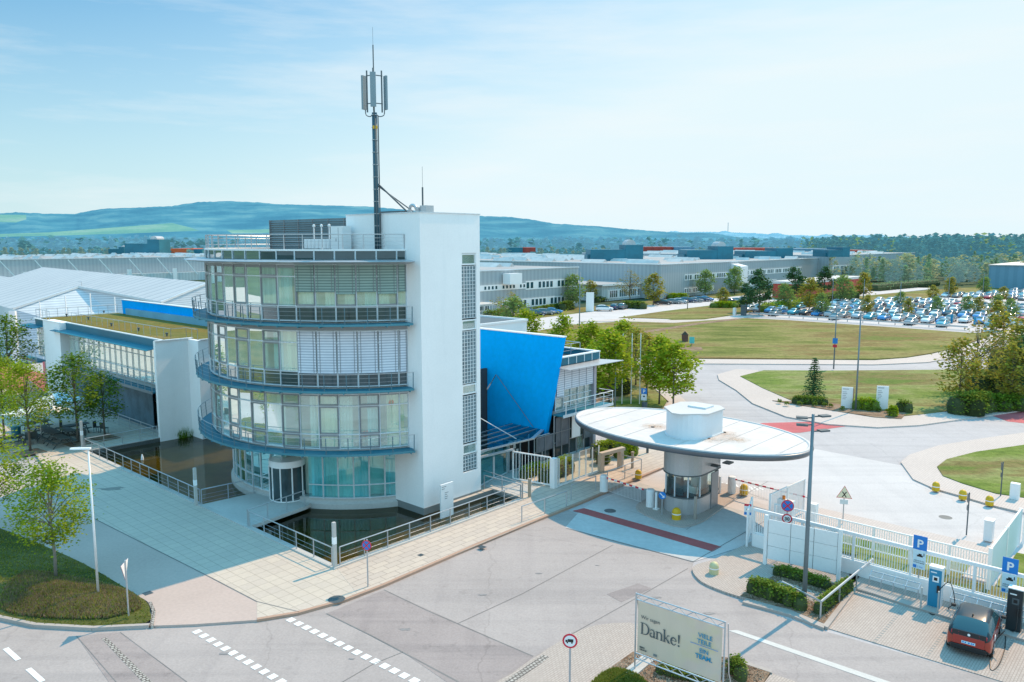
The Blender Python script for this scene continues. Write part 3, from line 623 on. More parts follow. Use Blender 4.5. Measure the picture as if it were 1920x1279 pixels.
# car park surface and forecourt, verge behind the building
pave('car_park', [(160.5, 30), (160.5, 80), (176, 88), (224, 70), (330, 44), (425, 14), (520, -140), (330, -180), (162, -60)], 'concrete', -.06, uv=True)
pave('lawn', [(66, 52), (161, 79), (176, 80), (226, 65), (330, 42), (330, 62), (230, 84), (186, 92), (150, 92), (120, 92)], 'grass', -.05, uv=True)
pave('forecourt', [(84, 60), (100, 84), (190, 84), (300, 72), (300, 100), (190, 110), (60, 112), (48, 60)], 'concrete', -.045, uv=True)
pave('lawn', [(60, 108), (125, 106), (170, 108), (250, 104), (300, 88), (304, 99), (191, 115), (60, 117)], 'grass', -.03, uv=True)
pave('lawn', [(36, 66), (48, 52), (66, 52), (80, 66), (44, 110), (36, 110)], 'grass', -.04, uv=True)
pave('lawn', [(-10, 36), (-60, 60), (-60, 130), (-8, 130), (2, 90)], 'grass_near', -.03, uv=True)
pave('red_paving', [(27, 93), (34, 93), (30, 118), (20, 118)], 'red_cross', .03, uv=True)
# the planted mound at the left, modelled as terrain
def inside(p, poly):
    x, y = p; c = False; n = len(poly)
    for i in range(n):
        x1, y1 = poly[i]; x2, y2 = poly[(i + 1) % n]
        if (y1 > y) != (y2 > y) and x < (x2 - x1) * (y - y1) / (y2 - y1) + x1: c = not c
    return c
def edist(p, poly):
    d = 1e9; P0 = Vector(p)
    for i in range(len(poly)):
        a = Vector(poly[i]); b = Vector(poly[(i + 1) % len(poly)]); t = max(0, min(1, (P0 - a).dot(b - a) / max(1e-9, (b - a).length_squared))); d = min(d, (P0 - a - (b - a) * t).length)
    return d
ISL = catmull(GP([(-330, 960), (-160, 940), (0, 991), (73, 1020), (154, 1056), (227, 1098), (272, 1127), (281, 1146), (274, 1168), (174, 1175), (65, 1170), (0, 1156), (-120, 1120), (-300, 1050)]), 3)
def terrain(name, poly, sp, hf, mt):
    xs = [p[0] for p in poly]; ys = [p[1] for p in poly]; pts = [Vector(p) for p in poly]; n = len(pts)
    y = min(ys)
    while y < max(ys):
        x = min(xs)
        while x < max(xs):
            q = (x + rr(-.25, .25) * sp, y + rr(-.25, .25) * sp)
            if inside(q, poly) and edist(q, poly) > sp * .4: pts.append(Vector(q))
            x += sp
        y += sp
    r = delaunay_2d_cdt(pts, [(i, (i + 1) % n) for i in range(n)], [list(range(n))], 1, 1e-5)
    m = MB(); m.add([(v.x, v.y, hf(v.x, v.y) if i >= n else hf(v.x, v.y)) for i, v in enumerate(r[0])], [list(f) for f in r[2]])
    return st(m.build(name, mt, smooth=True))
def mound_h(x, y):
    d = edist((x, y), ISL); t = min(1, d / 2.6); return .02 + .30 * t * t * (3 - 2 * t)
terrain('planted_mound', ISL, .5, mound_h, 'grass_near')
IK = GP([(-160, 1114), (-60, 1140), (0, 1157), (65, 1171), (174, 1177), (280, 1172)]); m = MB()
for a, b in zip(IK[:-1], IK[1:]): m.bar((*a, -.04), (*b, -.04), .18, .16)
st(m.build('kerb', 'kerb'))
# ---- pond
m = MB('g'); m.sheet([POND], -.30); o = st(m.build('pond_water', 'water'))
m = MB('g'); m.sheet([POND], -.95); st(m.build('pond_bed', 'pond_bed'))
m = MB('g')
n = len(POND)
for i in range(n): a, b = POND[i], POND[(i + 1) % n]; m.quad((*a, -.96), (*a, .0), (*b, .0), (*b, -.96))
st(m.build('pond_wall', 'stone_dark'))
m = MB('g')
for u0, u1, v0, v1 in ((21.5, 21.8, 31.1, 63.8), (21.8, 35.6, 31.1, 31.4), (21.8, 27.4, 63.5, 63.8)): m.box(u0, u1, v0, v1, -.4, .07)
st(m.build('pond_coping', 'stone'))
# ================================================================ ROUND OFFICE TOWER
CU, CV, RG, RU = 34.65, 45.2, 9.4, 10.6
T = thing('office_tower', 'round glass office tower with a tall white stair wall, standing in the pond', 'office building', (34.65, 45.2, 0), 'g')
def cp_(r, a, z): return (CU + r * math.cos(rad(a)), CV + r * math.sin(rad(a)), z)
def ringseg(m, r0, r1, z0, z1, a0, a1, n):
    m.add([p for k in range(n + 1) for a in [a0 + (a1 - a0) * k / n] for p in (cp_(r0, a, z0), cp_(r1, a, z0), cp_(r1, a, z1), cp_(r0, a, z1))],
          [f for k in range(n) for o in [4 * k] for f in ((o, o + 4, o + 5, o + 1), (o + 1, o + 5, o + 6, o + 2), (o + 2, o + 6, o + 7, o + 3), (o + 3, o + 7, o + 4, o))]
          + [(0, 1, 2, 3), (4 * n + 3, 4 * n + 2, 4 * n + 1, 4 * n)])
FL = [3.65, 7.40, 11.27, 14.93]
A_END, STEP = -114.9, 6.40
bays = [A_END, A_END - 2.9]
while bays[-1] > -262: bays.append(bays[-1] - STEP)
# solid core, floors
m = MB('g'); m.lathe((CU, CV, 0), [(8.6, .2), (8.6, 14.6)], 40, rad(-90), rad(-270)); m.build('core_wall', M_.setdefault('mint_wall', mat('mint_wall', (.66, .82, .74), .8, var=.12, big=.5)), T, smooth=True)
def halfdisc(r, z0, z1, name, mt):
    m = MB('g'); m.prism([(34.9, 36)] + [cp_(r, a, 0)[:2] for a in [-114.9 + (-269 + 114.9) * k / 60 for k in range(61)]], z0, z1); return m.build(name, mt, T)
for z in (0.25, *FL):
    halfdisc(RG - .12 if z < 1 else RU - .12, z - .28, z + .05, 'floor_slab', 'slab')
m = MB('g'); m.lathe((CU, CV, 0), [(RG - .05, -.95), (RG + .22, -.95), (RG + .22, .02), (RG + .02, .14), (RG + .02, .34), (RG - .2, .34)], 60, rad(-90), rad(-270)); m.build('plinth', 'stone', T)
m = MB('g'); m.box(34.9, 35.08, 41.3, CV + RU, 0, 15.5); m.build('rear_wall', 'plaster_cool', T)
random.seed(11)
def pane(a0, a1, r, z0, z1, inset=0.0):
    return [cp_(r, a0, z0), cp_(r, a1, z0), cp_(r, a1, z1), cp_(r, a0, z1)]
def window_bay(a0, a1, r, zb, rows, operable, spand, blind, glassm='glass', hood=True):
    """rows: heights of the transoms above zb, first is the foot"""
    d = .35 * (a0 - a1) / 6.4 * 1.0
    m = MB('g')
    for i in range(len(rows) - 1):
        mt = 1 if (i == 0 and spand) else 0; m.cur = mt; m.quad(*pane(a0, a1, r, zb + rows[i], zb + rows[i + 1]))
    w_ = m.build('window', [glassm, 'glass_dark'] if spand else glassm, T)
    ft = MB('g')
    ft.bar(cp_(r + .03, a0, zb + rows[0] - .06), cp_(r + .03, a0, zb + rows[-1] + .05), .05, .09)
    for i, h in enumerate(rows): ft.bar(cp_(r + .02, a0, zb + h), cp_(r + .02, a1, zb + h), .10, .055)
    fm = 'alu'
    ft.build('frame', fm, w_)
    if operable:
        fo = MB('g')
        for i in range(1 if spand else 0, len(rows) - 1):
            z0, z1 = zb + rows[i] + .06, zb + rows[i + 1] - .06; e = d * .55
            for (p, q) in (((a0 - e, z0), (a1 + e, z0)), ((a1 + e, z0), (a1 + e, z1)), ((a1 + e, z1), (a0 - e, z1)), ((a0 - e, z1), (a0 - e, z0))):
                fo.bar(cp_(r + .03, p[0], p[1]), cp_(r + .03, q[0], q[1]), .09 if abs(p[1] - q[1]) < .01 else .09, .09)
        fo.build('casement', 'alu_dark', w_)
    if blind:
        b = MB('g'); z1 = zb + rows[-1] - .02; z0 = z1 - blind
        n = 1
        b.quad(*pane(a0 - .25, a1 + .25, r + .10, z0, z1)); b.bar(cp_(r + .10, a0 - .25, z0), cp_(r + .10, a1 + .25, z0), .03, .06)
        bo = b.build('blind', 'blind' if blind > 2 else 'blind_half', w_)
        b = MB('g')
        for f_ in (.16, .84): q_ = a0 + (a1 - a0) * f_; b.bar(cp_(r + .115, q_, z0), cp_(r + .115, q_, z1), .018, .018)
        b.build('blind_cord', 'alu_dark', bo)
    return w_
CUR = ['curtain', 'curtain', 'curtain_t', 'curtain_y']
for fi, zb in enumerate(FL[:3]):
    rows = [.14, 1.0, 2.72, 3.42]
    for i in range(len(bays) - 1):
        a0, a1 = bays[i], bays[i + 1]
        bl = 0
        if fi == 1 and i <= 5: bl = 2.45
        if fi == 2 and i <= 5: bl = 1.55 + (.12 if i in (1, 3) else 0)
        window_bay(a0, a1, RU, zb, rows, i % 2 == (1 if fi != 0 else 0) and i > 0, fi > 0, bl)
        if R() < (.8 if fi < 2 else 1.0):       # curtains hang inside single bays
            c = MB('g'); k0, k1 = (0, 1) if R() < (.5 if fi < 2 else .7) else ((0, .6) if R() < .5 else (.35, 1)); zt = zb + 3.3
            q0 = a0 + (a1 - a0) * k0; q1 = a0 + (a1 - a0) * k1
            N = 8; c.add([cp_(RU - .35 - (.05 if j % 2 else 0), q0 + (q1 - q0) * j / N, z) for j in range(N + 1) for z in (zb + .12, zt)], [(2 * j, 2 * j + 2, 2 * j + 3, 2 * j + 1) for j in range(N)])
            c.build('curtain', random.choice(CUR), T)
gb = [-113.9, -116.5]
while gb[-1] > -236: gb.append(gb[-1] - 5.75)
for i in range(len(gb) - 1):
    a0, a1 = gb[i], gb[i + 1]
    if i in (7, 8): continue
    window_bay(a0, a1, RG, 0, [.36, 1.18, 2.98, 3.30], False, False, 0, 'glass_teal')
    if i % 2 or R() < .8:
        c = MB('g'); N = 8; c.add([cp_(RG - .4 - (.05 if j % 2 else 0), a0 + (a1 - a0) * j / N, z) for j in range(N + 1) for z in (.3, 3.2)], [(2 * j, 2 * j + 2, 2 * j + 3, 2 * j + 1) for j in range(N)])
        c.build('curtain', 'curtain_t' if R() < .7 else 'curtain', T)
m = MB('g'); ringseg(m, RG - .1, RU + .02, 3.32, 3.60, -113.5, -262, 48); m.build('soffit_band', 'alu', T)
for zb in FL[1:]:
    m = MB('g'); ringseg(m, RU - .06, RU + .04, zb - .44, zb - .12, -114.6, -262, 48); m.build('slab_edge', 'alu_dark', T)
# walkways with railings
for fi, zb in enumerate(FL[:3]):
    m = MB('g'); a0, a1 = -114.2, -258
    ringseg(m, RU - .02, 11.5, zb - .10, zb, a0, a1, 56); d = m.build('walkway', 'teal_deck', T)
    m = MB('g'); ringseg(m, 11.46, 11.53, zb - .11, zb + .015, a0, a1, 56)
    k = 0; a = a0 - 1.2
    while a > a1: m.bar(cp_(RU, a, zb - .16), cp_(11.55, a, zb - .12), .05, .12); a -= STEP
    m.build('walkway_edge', 'edge_blue', d)
    m = MB('g'); a = a0 - .3
    while a > a1: m.bar(cp_(11.50, a, zb - .1), cp_(11.56, a, zb + 1.0), .03, .05); a -= STEP
    N = 60; m.cur = 1
    for z, r_ in ((1.0, .022), (.30, .006), (.52, .006), (.76, .006)):
        m.tube([cp_(11.57, a0 + (a1 - a0) * j / N, zb + z) for j in range(N + 1)], r_, 5)
    m.build('railing', ['rail_blue', 'steel'], d)
# sun-shade blade, parapet glass, roof
m = MB('g'); n = 64; a0, a1 = -114.0, -262
m.add([p for k in range(n + 1) for a in [a0 + (a1 - a0) * k / n] for p in (cp_(RU, a, 14.70), cp_(11.75, a, 14.80), cp_(11.95, a, 14.86), cp_(11.75, a, 14.90), cp_(RU, a, 14.96))],
      [f for k in range(n) for o in [5 * k] for f in [(o + j, o + j + 5, o + j + 6, o + j + 1) for j in range(4)]] + [(0, 1, 2, 3, 4), (5 * n + 4, 5 * n + 3, 5 * n + 2, 5 * n + 1, 5 * n)])
m.build('roof_blade', 'steel', T)
for i in range(len(bays) - 1):
    m = MB('g'); m.quad(*pane(bays[i], bays[i + 1], RU, 14.98, 15.46)); g_ = m.build('parapet_glass', 'glass_dark', T)
    m = MB('g'); m.bar(cp_(RU + .03, bays[i], 14.9), cp_(RU + .03, bays[i], 15.5), .05, .08); m.build('frame', 'alu', g_)
m = MB('g'); ringseg(m, RU - .22, RU + .06, 15.46, 15.56, -114.4, -268, 60); m.build('parapet_cap', 'white_metal', T)
m = MB('g'); ringseg(m, RU - .24, RU - .18, 14.9, 15.47, -114.4, -268, 60); m.build('parapet_wall', 'slab', T)
halfdisc(RU - .2, 15.0, 15.22, 'roof', 'gravel')
m = MB('g'); a = -115.2
while a > -268: m.bar(cp_(RU - .06, a, 15.5), cp_(RU - .06, a, 16.42), .04, .04); a -= STEP
for z, r_ in ((16.42, .028), (15.8, .009), (16.02, .009), (16.22, .009)):
    m.tube([cp_(RU - .06, -115.2 - 152 * j / 80, z) for j in range(81)], r_, 5)
m.build('roof_railing', 'steel', T)
# white stair wall
u0, u1, v0, v1, zt = 30.2, 35.1, 34.3, 41.3, 17.65
m = MB('g')
# front face with the recess for the window strip
su0, su1, sz0, sz1 = 33.52, 34.78, 1.55, 15.3
m.quad((u0, v0, .05), (u0, v1, .05), (u0, v1, zt), (u0, v0, zt)); m.quad((u1, v0, .05), (u1, v0, zt), (u1, v1, zt), (u1, v1, .05))
m.quad((u0, v1, .05), (u1, v1, .05), (u1, v1, zt), (u0, v1, zt)); m.quad((u0, v0, zt - .22), (u1, v0, zt - .22), (u1, v1, zt - .22), (u0, v1, zt - .22))
for a, b, c, d in ((u0, su0, .05, zt), (su1, u1, .05, zt), (su0, su1, .05, sz0), (su0, su1, sz1, zt)): m.quad((a, v0, c), (b, v0, c), (b, v0, d), (a, v0, d))
for (a, b) in (((su0, sz0), (su1, sz0)), ((su1, sz0), (su1, sz1)), ((su1, sz1), (su0, sz1)), ((su0, sz1), (su0, sz0))):
    m.quad((a[0], v0, a[1]), (b[0], v0, b[1]), (b[0], v0 + .16, b[1]), (a[0], v0 + .16, a[1]))
m.build('stair_wall', 'plaster', T)
m = MB('g')
for a, b, c, d in ((u0 - .04, u1 + .04, v0 - .04, v0 + .18), (u0 - .04, u1 + .04, v1 - .18, v1 + .04), (u0 - .04, u0 + .18, v0 + .18, v1 - .18), (u1 - .18, u1 + .04, v0 + .18, v1 - .18)): m.box(a, b, c, d, zt, zt + .05)
m.build('wall_cap', 'alu', T)
m = MB('g'); m.box(u0 - .03, u1 + .03, v0 - .03, v1, -.95, .12); m.build('wall_base', 'stone_dark', T)
strip = MB('g'); vv = v0 + .09
segs = [('p', 15.26, 14.62), ('b', 14.5, 11.45), ('p', 11.33, 10.75), ('b', 10.62, 7.62), ('p', 7.50, 6.98), ('b', 6.86, 4.12), ('p', 4.0, 3.52), ('b', 3.38, 1.62)]
def z_of(py, u, v):
    p = W(u, v); dd = math.hypot(p.x, p.y)
    return CH - p.y * math.tan(TH + math.atan((py - 639.5) / FPX))
PYS = [('p', 477, 495), ('b', 499, 596), ('p', 601, 617), ('b', 621, 718), ('p', 722, 737), ('b', 742, 828), ('p', 833, 849), ('b', 853, 880)]
for k, (t_, a, b) in enumerate(PYS):
    z1, z0 = z_of(a, 34.2, v0), z_of(b, 34.2, v0)
    if t_ == 'p':
        m = MB('g'); m.quad((su0 + .06, vv, z0), (su1 - .06, vv, z0), (su1 - .06, vv, z1), (su0 + .06, vv, z1)); g_ = m.build('window', 'glass', T)
        m = MB('g')
        for q in ((su0, su0 + .09, z0 - .06, z1 + .06), (su1 - .09, su1, z0 - .06, z1 + .06), (su0 + .09, su1 - .09, z0 - .06, z0 + .03), (su0 + .09, su1 - .09, z1 - .03, z1 + .06)): m.box(q[0], q[1], vv - .05, vv + .04, q[2], q[3])
        m.build('frame', 'white_metal', g_)
    else:
        m = MB('g'); m.quad((su0, vv, z0), (su1, vv, z0), (su1, vv, z1), (su0, vv, z1)); g_ = m.build('glass_block_panel', 'block_glass', T)
        m = MB('g'); nr = max(3, round((z1 - z0) / .235))
        for i in range(nr + 1): z = z0 + (z1 - z0) * i / nr; m.box(su0, su1, vv - .03, vv + .005, z - .014, z + .014)
        for i in range(6): u = su0 + (su1 - su0) * i / 5; m.box(u - .014 if i else u, u + .014 if i < 5 else u, vv - .036, vv + .001, z0, z1)
        m.build('block_joints', 'white', g_)
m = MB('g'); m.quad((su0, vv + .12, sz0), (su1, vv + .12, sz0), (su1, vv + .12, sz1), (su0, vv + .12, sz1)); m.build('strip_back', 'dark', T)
# revolving door and its ramp
D = thing('revolving_door', 'cylindrical glass revolving door with a white drum top at the foot of the round tower', 'revolving door', (26.0, 42.3, 0), 'g')
dc = (26.0, 42.3, 0)
m = MB('g'); m.lathe(dc, [(1.12, 2.22), (1.12, 2.62), (1.08, 2.62), (0, 2.58)], 32); m.build('drum_top', 'white_metal', D)
m = MB('g'); m.lathe(dc, [(1.09, .1), (1.09, 2.22)], 32, rad(150), rad(330)); m.build('curved_glass', 'glass_dark', D)
for a in (150, 183, 215, 252, 290, 330): m = MB('g'); m.tube([(dc[0] + 1.1 * math.cos(rad(a)), dc[1] + 1.1 * math.sin(rad(a)), z) for z in (.08, 2.22)], .045, 6); m.build('post', 'white_metal', D)
m = MB('g'); m.lathe(dc, [(1.13, .08), (1.13, .14), (1.05, .14)], 32); m.build('floor_ring', 'white_metal', D)
m = MB('g')
for a in (10, 100, 190, 280): m.box(dc[0], dc[0] + .001, dc[1], dc[1] + .001, 0, 0) if 0 else m.quad((dc[0], dc[1], .12), (dc[0] + 1.02 * math.cos(rad(a)), dc[1] + 1.02 * math.sin(rad(a)), .12), (dc[0] + 1.02 * math.cos(rad(a)), dc[1] + 1.02 * math.sin(rad(a)), 2.2), (dc[0], dc[1], 2.2))
m.build('door_wing', 'glass_teal', D)
for a in (10, 100, 190, 280):
    m = MB('g'); m.bar((dc[0] + 1.0 * math.cos(rad(a)), dc[1] + 1.0 * math.sin(rad(a)), .12), (dc[0] + 1.0 * math.cos(rad(a)), dc[1] + 1.0 * math.sin(rad(a)), 2.2), .05, .05); m.build('wing_frame', 'alu', D)
m = MB('g'); m.prism([(21.75, 45.1), (25.3, 44.7), (26.9, 43.9), (27.4, 41.0), (25.9, 40.1), (21.75, 39.5)], -.16, .05); st(m.build('ramp', 'stone'))
# railings round the pond
def rail(label, pts, h=1.0, posts=1.45, mt='steel', cables=3, frame='g', group=None, r_=.03, z0=0.0):
    t = thing('railing', label, 'railing', (*pts[0], z0), frame, group)
    m = MB(frame)
    m.tube([(p[0], p[1], z0 + h) for p in pts], r_, 6)
    m.build('handrail', mt, t)
    for k in range(cables):
        m = MB(frame) if k == 0 else m
        m.tube([(p[0], p[1], z0 + .18 + (h - .3) * k / max(1, cables)) for p in pts], .008, 4)
    if cables: m.build('cables', mt, t)
    first = True
    for a, b in zip(pts[:-1], pts[1:]):
        L = math.dist(a, b); n = max(1, round(L / posts))
        for i in range(n + 1):
            if i == 0 and not first: continue
            q = (a[0] + (b[0] - a[0]) * i / n, a[1] + (b[1] - a[1]) * i / n)
            m = MB(frame); m.bar((*q, z0 - .02), (*q, z0 + h), .035, .06); m.build('post', mt, t)
        first = False
    return t
rail('steel railing along the pond edge between the patio and the entrance ramp', [(21.66, 63.6), (21.66, 45.2)])
rail('steel railing from the entrance ramp to the lit corner post of the pond', [(21.66, 39.4), (21.66, 31.5)])
rail('steel railing along the pond beside the roadside pavement', [(21.95, 31.25), (35.5, 31.25)])
rail('steel railing across the far end of the pond in front of the patio', [(21.7, 63.66), (27.2, 63.66)])
rail('short steel railing down the left side of the entrance ramp', [(21.7, 45.05), (25.0, 44.7)])
rail('short steel railing down the right side of the entrance ramp', [(21.7, 39.62), (25.8, 40.2)])
rail('steel railing turning the corner at the far right end of the pond', [(35.75, 31.3), (36.2, 35.2)], posts=2)
for (u, v), lb in (((21.65, 31.25), 'square light column at the near corner of the pond'), ((21.5, 45.35), 'square light column beside the entrance ramp'), ((21.6, 63.9), 'square light column at the patio end of the pond railing')):
    t = thing('light_column', lb, 'light column', (u, v, 0), 'g', 'light columns along the pond')
    m = MB('g'); m.box(u - .08, u + .08, v - .08, v + .08, 0, 2.35); m.build('shaft', 'stone', t)
    m = MB('g'); m.box(u - .085, u + .085, v - .085, v + .085, 1.25, 1.6); m.build('lamp', 'lamp_glass', t)
# white stele in the pond
t = thing('sign_stele', 'slim white sign board with small grey text standing in the pond', 'sign', (30.9, 33.1, -.3), 'g')
m = MB('g'); m.box(30.45, 31.45, 33.05, 33.15, -.95, 1.75); m.build('board', 'white', t)
m = MB('g')
for k, (x_, w_) in enumerate(((.07, .35), (.07, .22), (.3, .3), (.3, .18), (.3, .25), (.3, .2))): z_ = 1.58 - k * .12 - (.14 if k > 1 else 0); m.box(30.45 + x_, 30.45 + x_ + w_, 33.043, 33.05, z_, z_ + .035)
m.build('text_lines', 'alu_dark', t)
# roof plant
t = thing('louvre_screen', 'dark grey louvred plant screen on the round tower roof', 'plant screen', (31.5, 47, 15.2), 'g')
m = MB('g')
nL = 6
for k in range(nL):
    a = 41.5 + k * (52.3 - 41.5) / nL; b = 41.5 + (k + 1) * (52.3 - 41.5) / nL; m = MB('g')
    m.quad((31.55, a + .03, 15.35), (31.55, b - .03, 15.35), (31.55, b - .03, 17.55), (31.55, a + .03, 17.55))
    for j in range(14): z = 15.4 + j * .155; m.add([(31.5, a + .03, z), (31.5, b - .03, z), (31.47, b - .03, z - .05), (31.47, a + .03, z - .05)], [(0, 1, 2, 3)])
    m.build('louvre_panel', M_.setdefault('louvre_grey', mat('louvre_grey', (.17, .225, .25), .6)), t)
m = MB('g'); m.box(31.4, 36.5, 52.3, 52.36, 15.3, 17.55); m.build('side_panel', 'alu_dark', t)
for k in range(nL + 1):
    a = 41.5 + k * (52.3 - 41.5) / nL; m = MB('g'); m.box(31.46, 31.56, a - .02, a + .02, 15.2, 17.55); m.build('post', 'alu_dark', t)
for k in range(7):
    v = 42.3 + k * .42; m = MB('g'); m.lathe((29.6, v, 15.55), [(.001, 0), (.17, 0), (.17, .62), (.001, .62)], 12)
    tag(m.build('steel_canister', 'white_metal'), 'white cylindrical canister in the row behind the roof railing', 'canister', 'white canisters on the tower roof')
for k in range(3):
    v = 42.7 + k * .85; m = MB('g'); m.tube([(29.9, v, 15.2), (29.9, v, 17.0)], .04, 6); m.lathe((29.9, v, 16.95), [(.001, 0), (.09, 0), (.09, .12), (.001, .18)], 10)
    tag(m.build('vent_pipe', 'white_metal'), 'thin white vent pipe rising behind the roof canisters', 'vent pipe', 'vent pipes on the tower roof')
t = thing('equipment_cabinet', 'tall white equipment cabinet beside the mast foot on the tower roof', 'cabinet', (29.5, 40.9, 15.2), 'g')
m = MB('g'); m.box(29.2, 29.9, 40.4, 41.55, 15.25, 16.95); m.build('housing', 'white_metal', t); m = MB('g'); m.box(29.19, 29.2, 40.75, 40.78, 15.35, 16.85); m.box(29.18, 29.2, 40.98, 41.02, 16.0, 16.2); m.build('door_seam', 'alu_dark', t)
# antenna mast
mu, mv = 29.95, 37.9
t = thing('antenna_mast', 'grey mobile phone mast with three panel antennas on the tower roof', 'antenna mast', (mu, mv, 15.2), 'g')
m = MB('g'); m.tube([(mu, mv, 15.2), (mu, mv, 23.55)], .15, 14); m.build('pole', mat('mast_paint', (.06, .13, .17), .6, 0, spec=.25), t, smooth=True)
m = MB('g')
for k in range(11): m.lathe((mu, mv, 16.2 + k * .72), [(.145, 0), (.185, 0), (.185, .03), (.145, .03)], 12)
m.build('cable_clamps', 'steel', t)
m = MB('g'); m.tube([(mu + .2, mv - .08, 15.3), (mu + .2, mv - .08, 23.4)], .035, 5); m.tube([(mu - .12, mv - .18, 15.3), (mu - .12, mv - .18, 23.4)], .03, 5); m.build('cables', 'steel_dark', t)
m = MB('g'); m.tube([(mu, mv, 23.5), (mu, mv, 27.4)], .035, 6); m.tube([(mu, mv, 27.4), (mu, mv, 28.4)], .01, 4); m.build('lightning_rod', 'steel_dark', t)
for a in (228, 345, 105):
    ca, sa = math.cos(rad(a)), math.sin(rad(a)); px_, py_ = mu + .62 * ca, mv + .62 * sa
    m = MB('g'); m.cbox((px_ + .12 * ca, py_ + .12 * sa, 24.75), (.12, .33, 1.95), rad(a)); an = m.build('antenna_panel', M_.setdefault('antenna_grey', mat('antenna_grey', (.22, .29, .33), .6)), t)
    m = MB('g'); m.tube([(mu + .5 * ca, mv + .5 * sa, 23.6), (mu + .5 * ca, mv + .5 * sa, 26.0)], .045, 6)
    for z in (24.1, 25.7): m.bar((mu, mv, z), (mu + .55 * ca, mv + .55 * sa, z), .05, .05)
    m.build('bracket', 'steel_dark', an)
    m = MB('g'); m.tube(catmull([(mu + .1 * ca, mv + .1 * sa, 23.5), (mu + .3 * ca, mv + .3 * sa, 23.35), (mu + .6 * ca, mv + .6 * sa, 23.45), (mu + .65 * ca, mv + .65 * sa, 23.75)], 4, False), .03, 5); m.build('cable', 'steel_dark', an)
m = MB('g'); m.tube([(mu + .1, mv - .1, 19.4), (u0 + .6, mv - 1.9, 17.7)], .05, 6); m.tube([(mu + .1, mv - .05, 19.3), (u0 + 1.6, mv - 1.4, 17.7)], .04, 6); m.build('strut', 'steel_dark', t)
m = MB('g'); m.lathe((mu, mv, 22.6), [(.21, 0), (.22, .0), (.22, .18), (.21, .18)], 8, rad(200), rad(280)); m.build('warning_plate', 'yellow', t)
t = thing('lightning_rod', 'thin rod antenna standing on the white stair wall roof', 'rod', (32.2, 35.8, 17.5), 'g'); m = MB('g'); m.tube([(31.6, 35.6, 17.4), (31.6, 35.6, 19.2)], .05, 6); m.tube([(31.6, 35.6, 19.2), (31.6, 35.6, 20.4)], .012, 4); m.build('rod', 'steel_dark', t)
t = thing('exhaust_pipe', 'curved swan neck exhaust pipe on the white stair wall roof', 'pipe', (31.3, 35.9, 17.4), 'g')
m = MB('g'); m.tube(catmull([(31.2, 36.3, 17.4), (31.2, 36.3, 17.95), (31.25, 36.15, 18.15), (31.3, 35.9, 18.05), (31.3, 35.85, 17.9)], 5, False), .10, 8); m.build('pipe', 'steel', t, smooth=True)
t = thing('roof_box', 'small pale ventilation box on the white stair wall roof corner', 'roof box', (31.4, 35.2, 17.4), 'g')
m = MB('g'); m.box(31.1, 31.7, 34.75, 35.3, 17.42, 18.1); m.box(31.0, 31.2, 35.3, 35.6, 17.7, 18.0); m.build('housing', 'steel', t)
m = MB('g'); m.box(30.4, 30.9, 36.2, 38.2, 17.45, 17.8); tag(m.build('cable_tray', 'steel_dark'), 'low dark cable tray along the edge of the stair wall roof', 'cable tray')
# ================================================================ LOW WHITE WING (left)
T = thing('low_office_wing', 'two storey white office wing with a planted roof left of the round tower', 'office building', (28, 78, 0), 'g')
FU = 28.2                                     # facade plane
m = MB('g')
m.box(27.35, 30.4, 63.4, 63.75, -.3, 8.0); m.box(30.05, 30.4, 61.6, 63.4, -.3, 7.95); m.box(30.4, 36.0, 61.6, 62.0, -.3, 7.95)
m.build('end_wall', 'plaster', T)
m = MB('g'); m.box(27.35, 28.4, 84.9, 89.6, 0, 8.0); m.build('fin_wall', 'plaster', T)
m = MB('g'); m.box(28.3, 36.0, 63.75, 92.4, 7.5, 7.86); m.build('roof_slab', 'plaster_cool', T)
m = MB('g')
for a in ((27.95, 28.15, 63.4, 84.9), (27.3, 27.5, 84.9, 92.6), (27.3, 36, 92.4, 92.6), (27.35, 30.5, 63.3, 63.55), (30.2, 36, 61.5, 61.7)): m.box(a[0], a[1], a[2], a[3], 7.98, 8.06)
m.build('roof_edge', 'white_metal', T)
m = MB('g'); m.box(28.1, 36, 63.7, 92.4, 7.86, 7.97); m.box(30.4, 36, 61.7, 63.7, 7.86, 7.97); m.build('planted_roof', 'roof_grass', T)
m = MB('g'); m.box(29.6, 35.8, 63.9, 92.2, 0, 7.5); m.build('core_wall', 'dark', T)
m = MB('g'); m.box(28.25, 36, 63.75, 92.4, 3.7, 4.05); m.box(28.25, 36, 63.75, 92.4, -.1, .12); m.build('floor_slab', 'slab', T)
m = MB('g'); m.box(27.95, 28.3, 63.75, 84.9, 7.3, 7.98); m.box(27.5, 27.8, 89.6, 92.4, 7.3, 7.98); m.build('fascia', 'teal_dark', T)
def shade(a, b, u, nm='sun_shade'):
    m = MB('g'); m.add([(u, a, 7.30), (u, b, 7.30), (u - 1.05, b + .5, 7.16), (u - 1.05, a - .1, 7.16), (u, a, 7.36), (u, b, 7.36), (u - 1.05, b + .5, 7.20), (u - 1.05, a - .1, 7.20)], [(0, 1, 2, 3), (7, 6, 5, 4), (0, 3, 7, 4), (3, 2, 6, 7), (2, 1, 5, 6)])
    m.build(nm, 'teal_deck', T)
shade(64.3, 86.0, 28.0); shade(89.6, 94.0, 27.5)
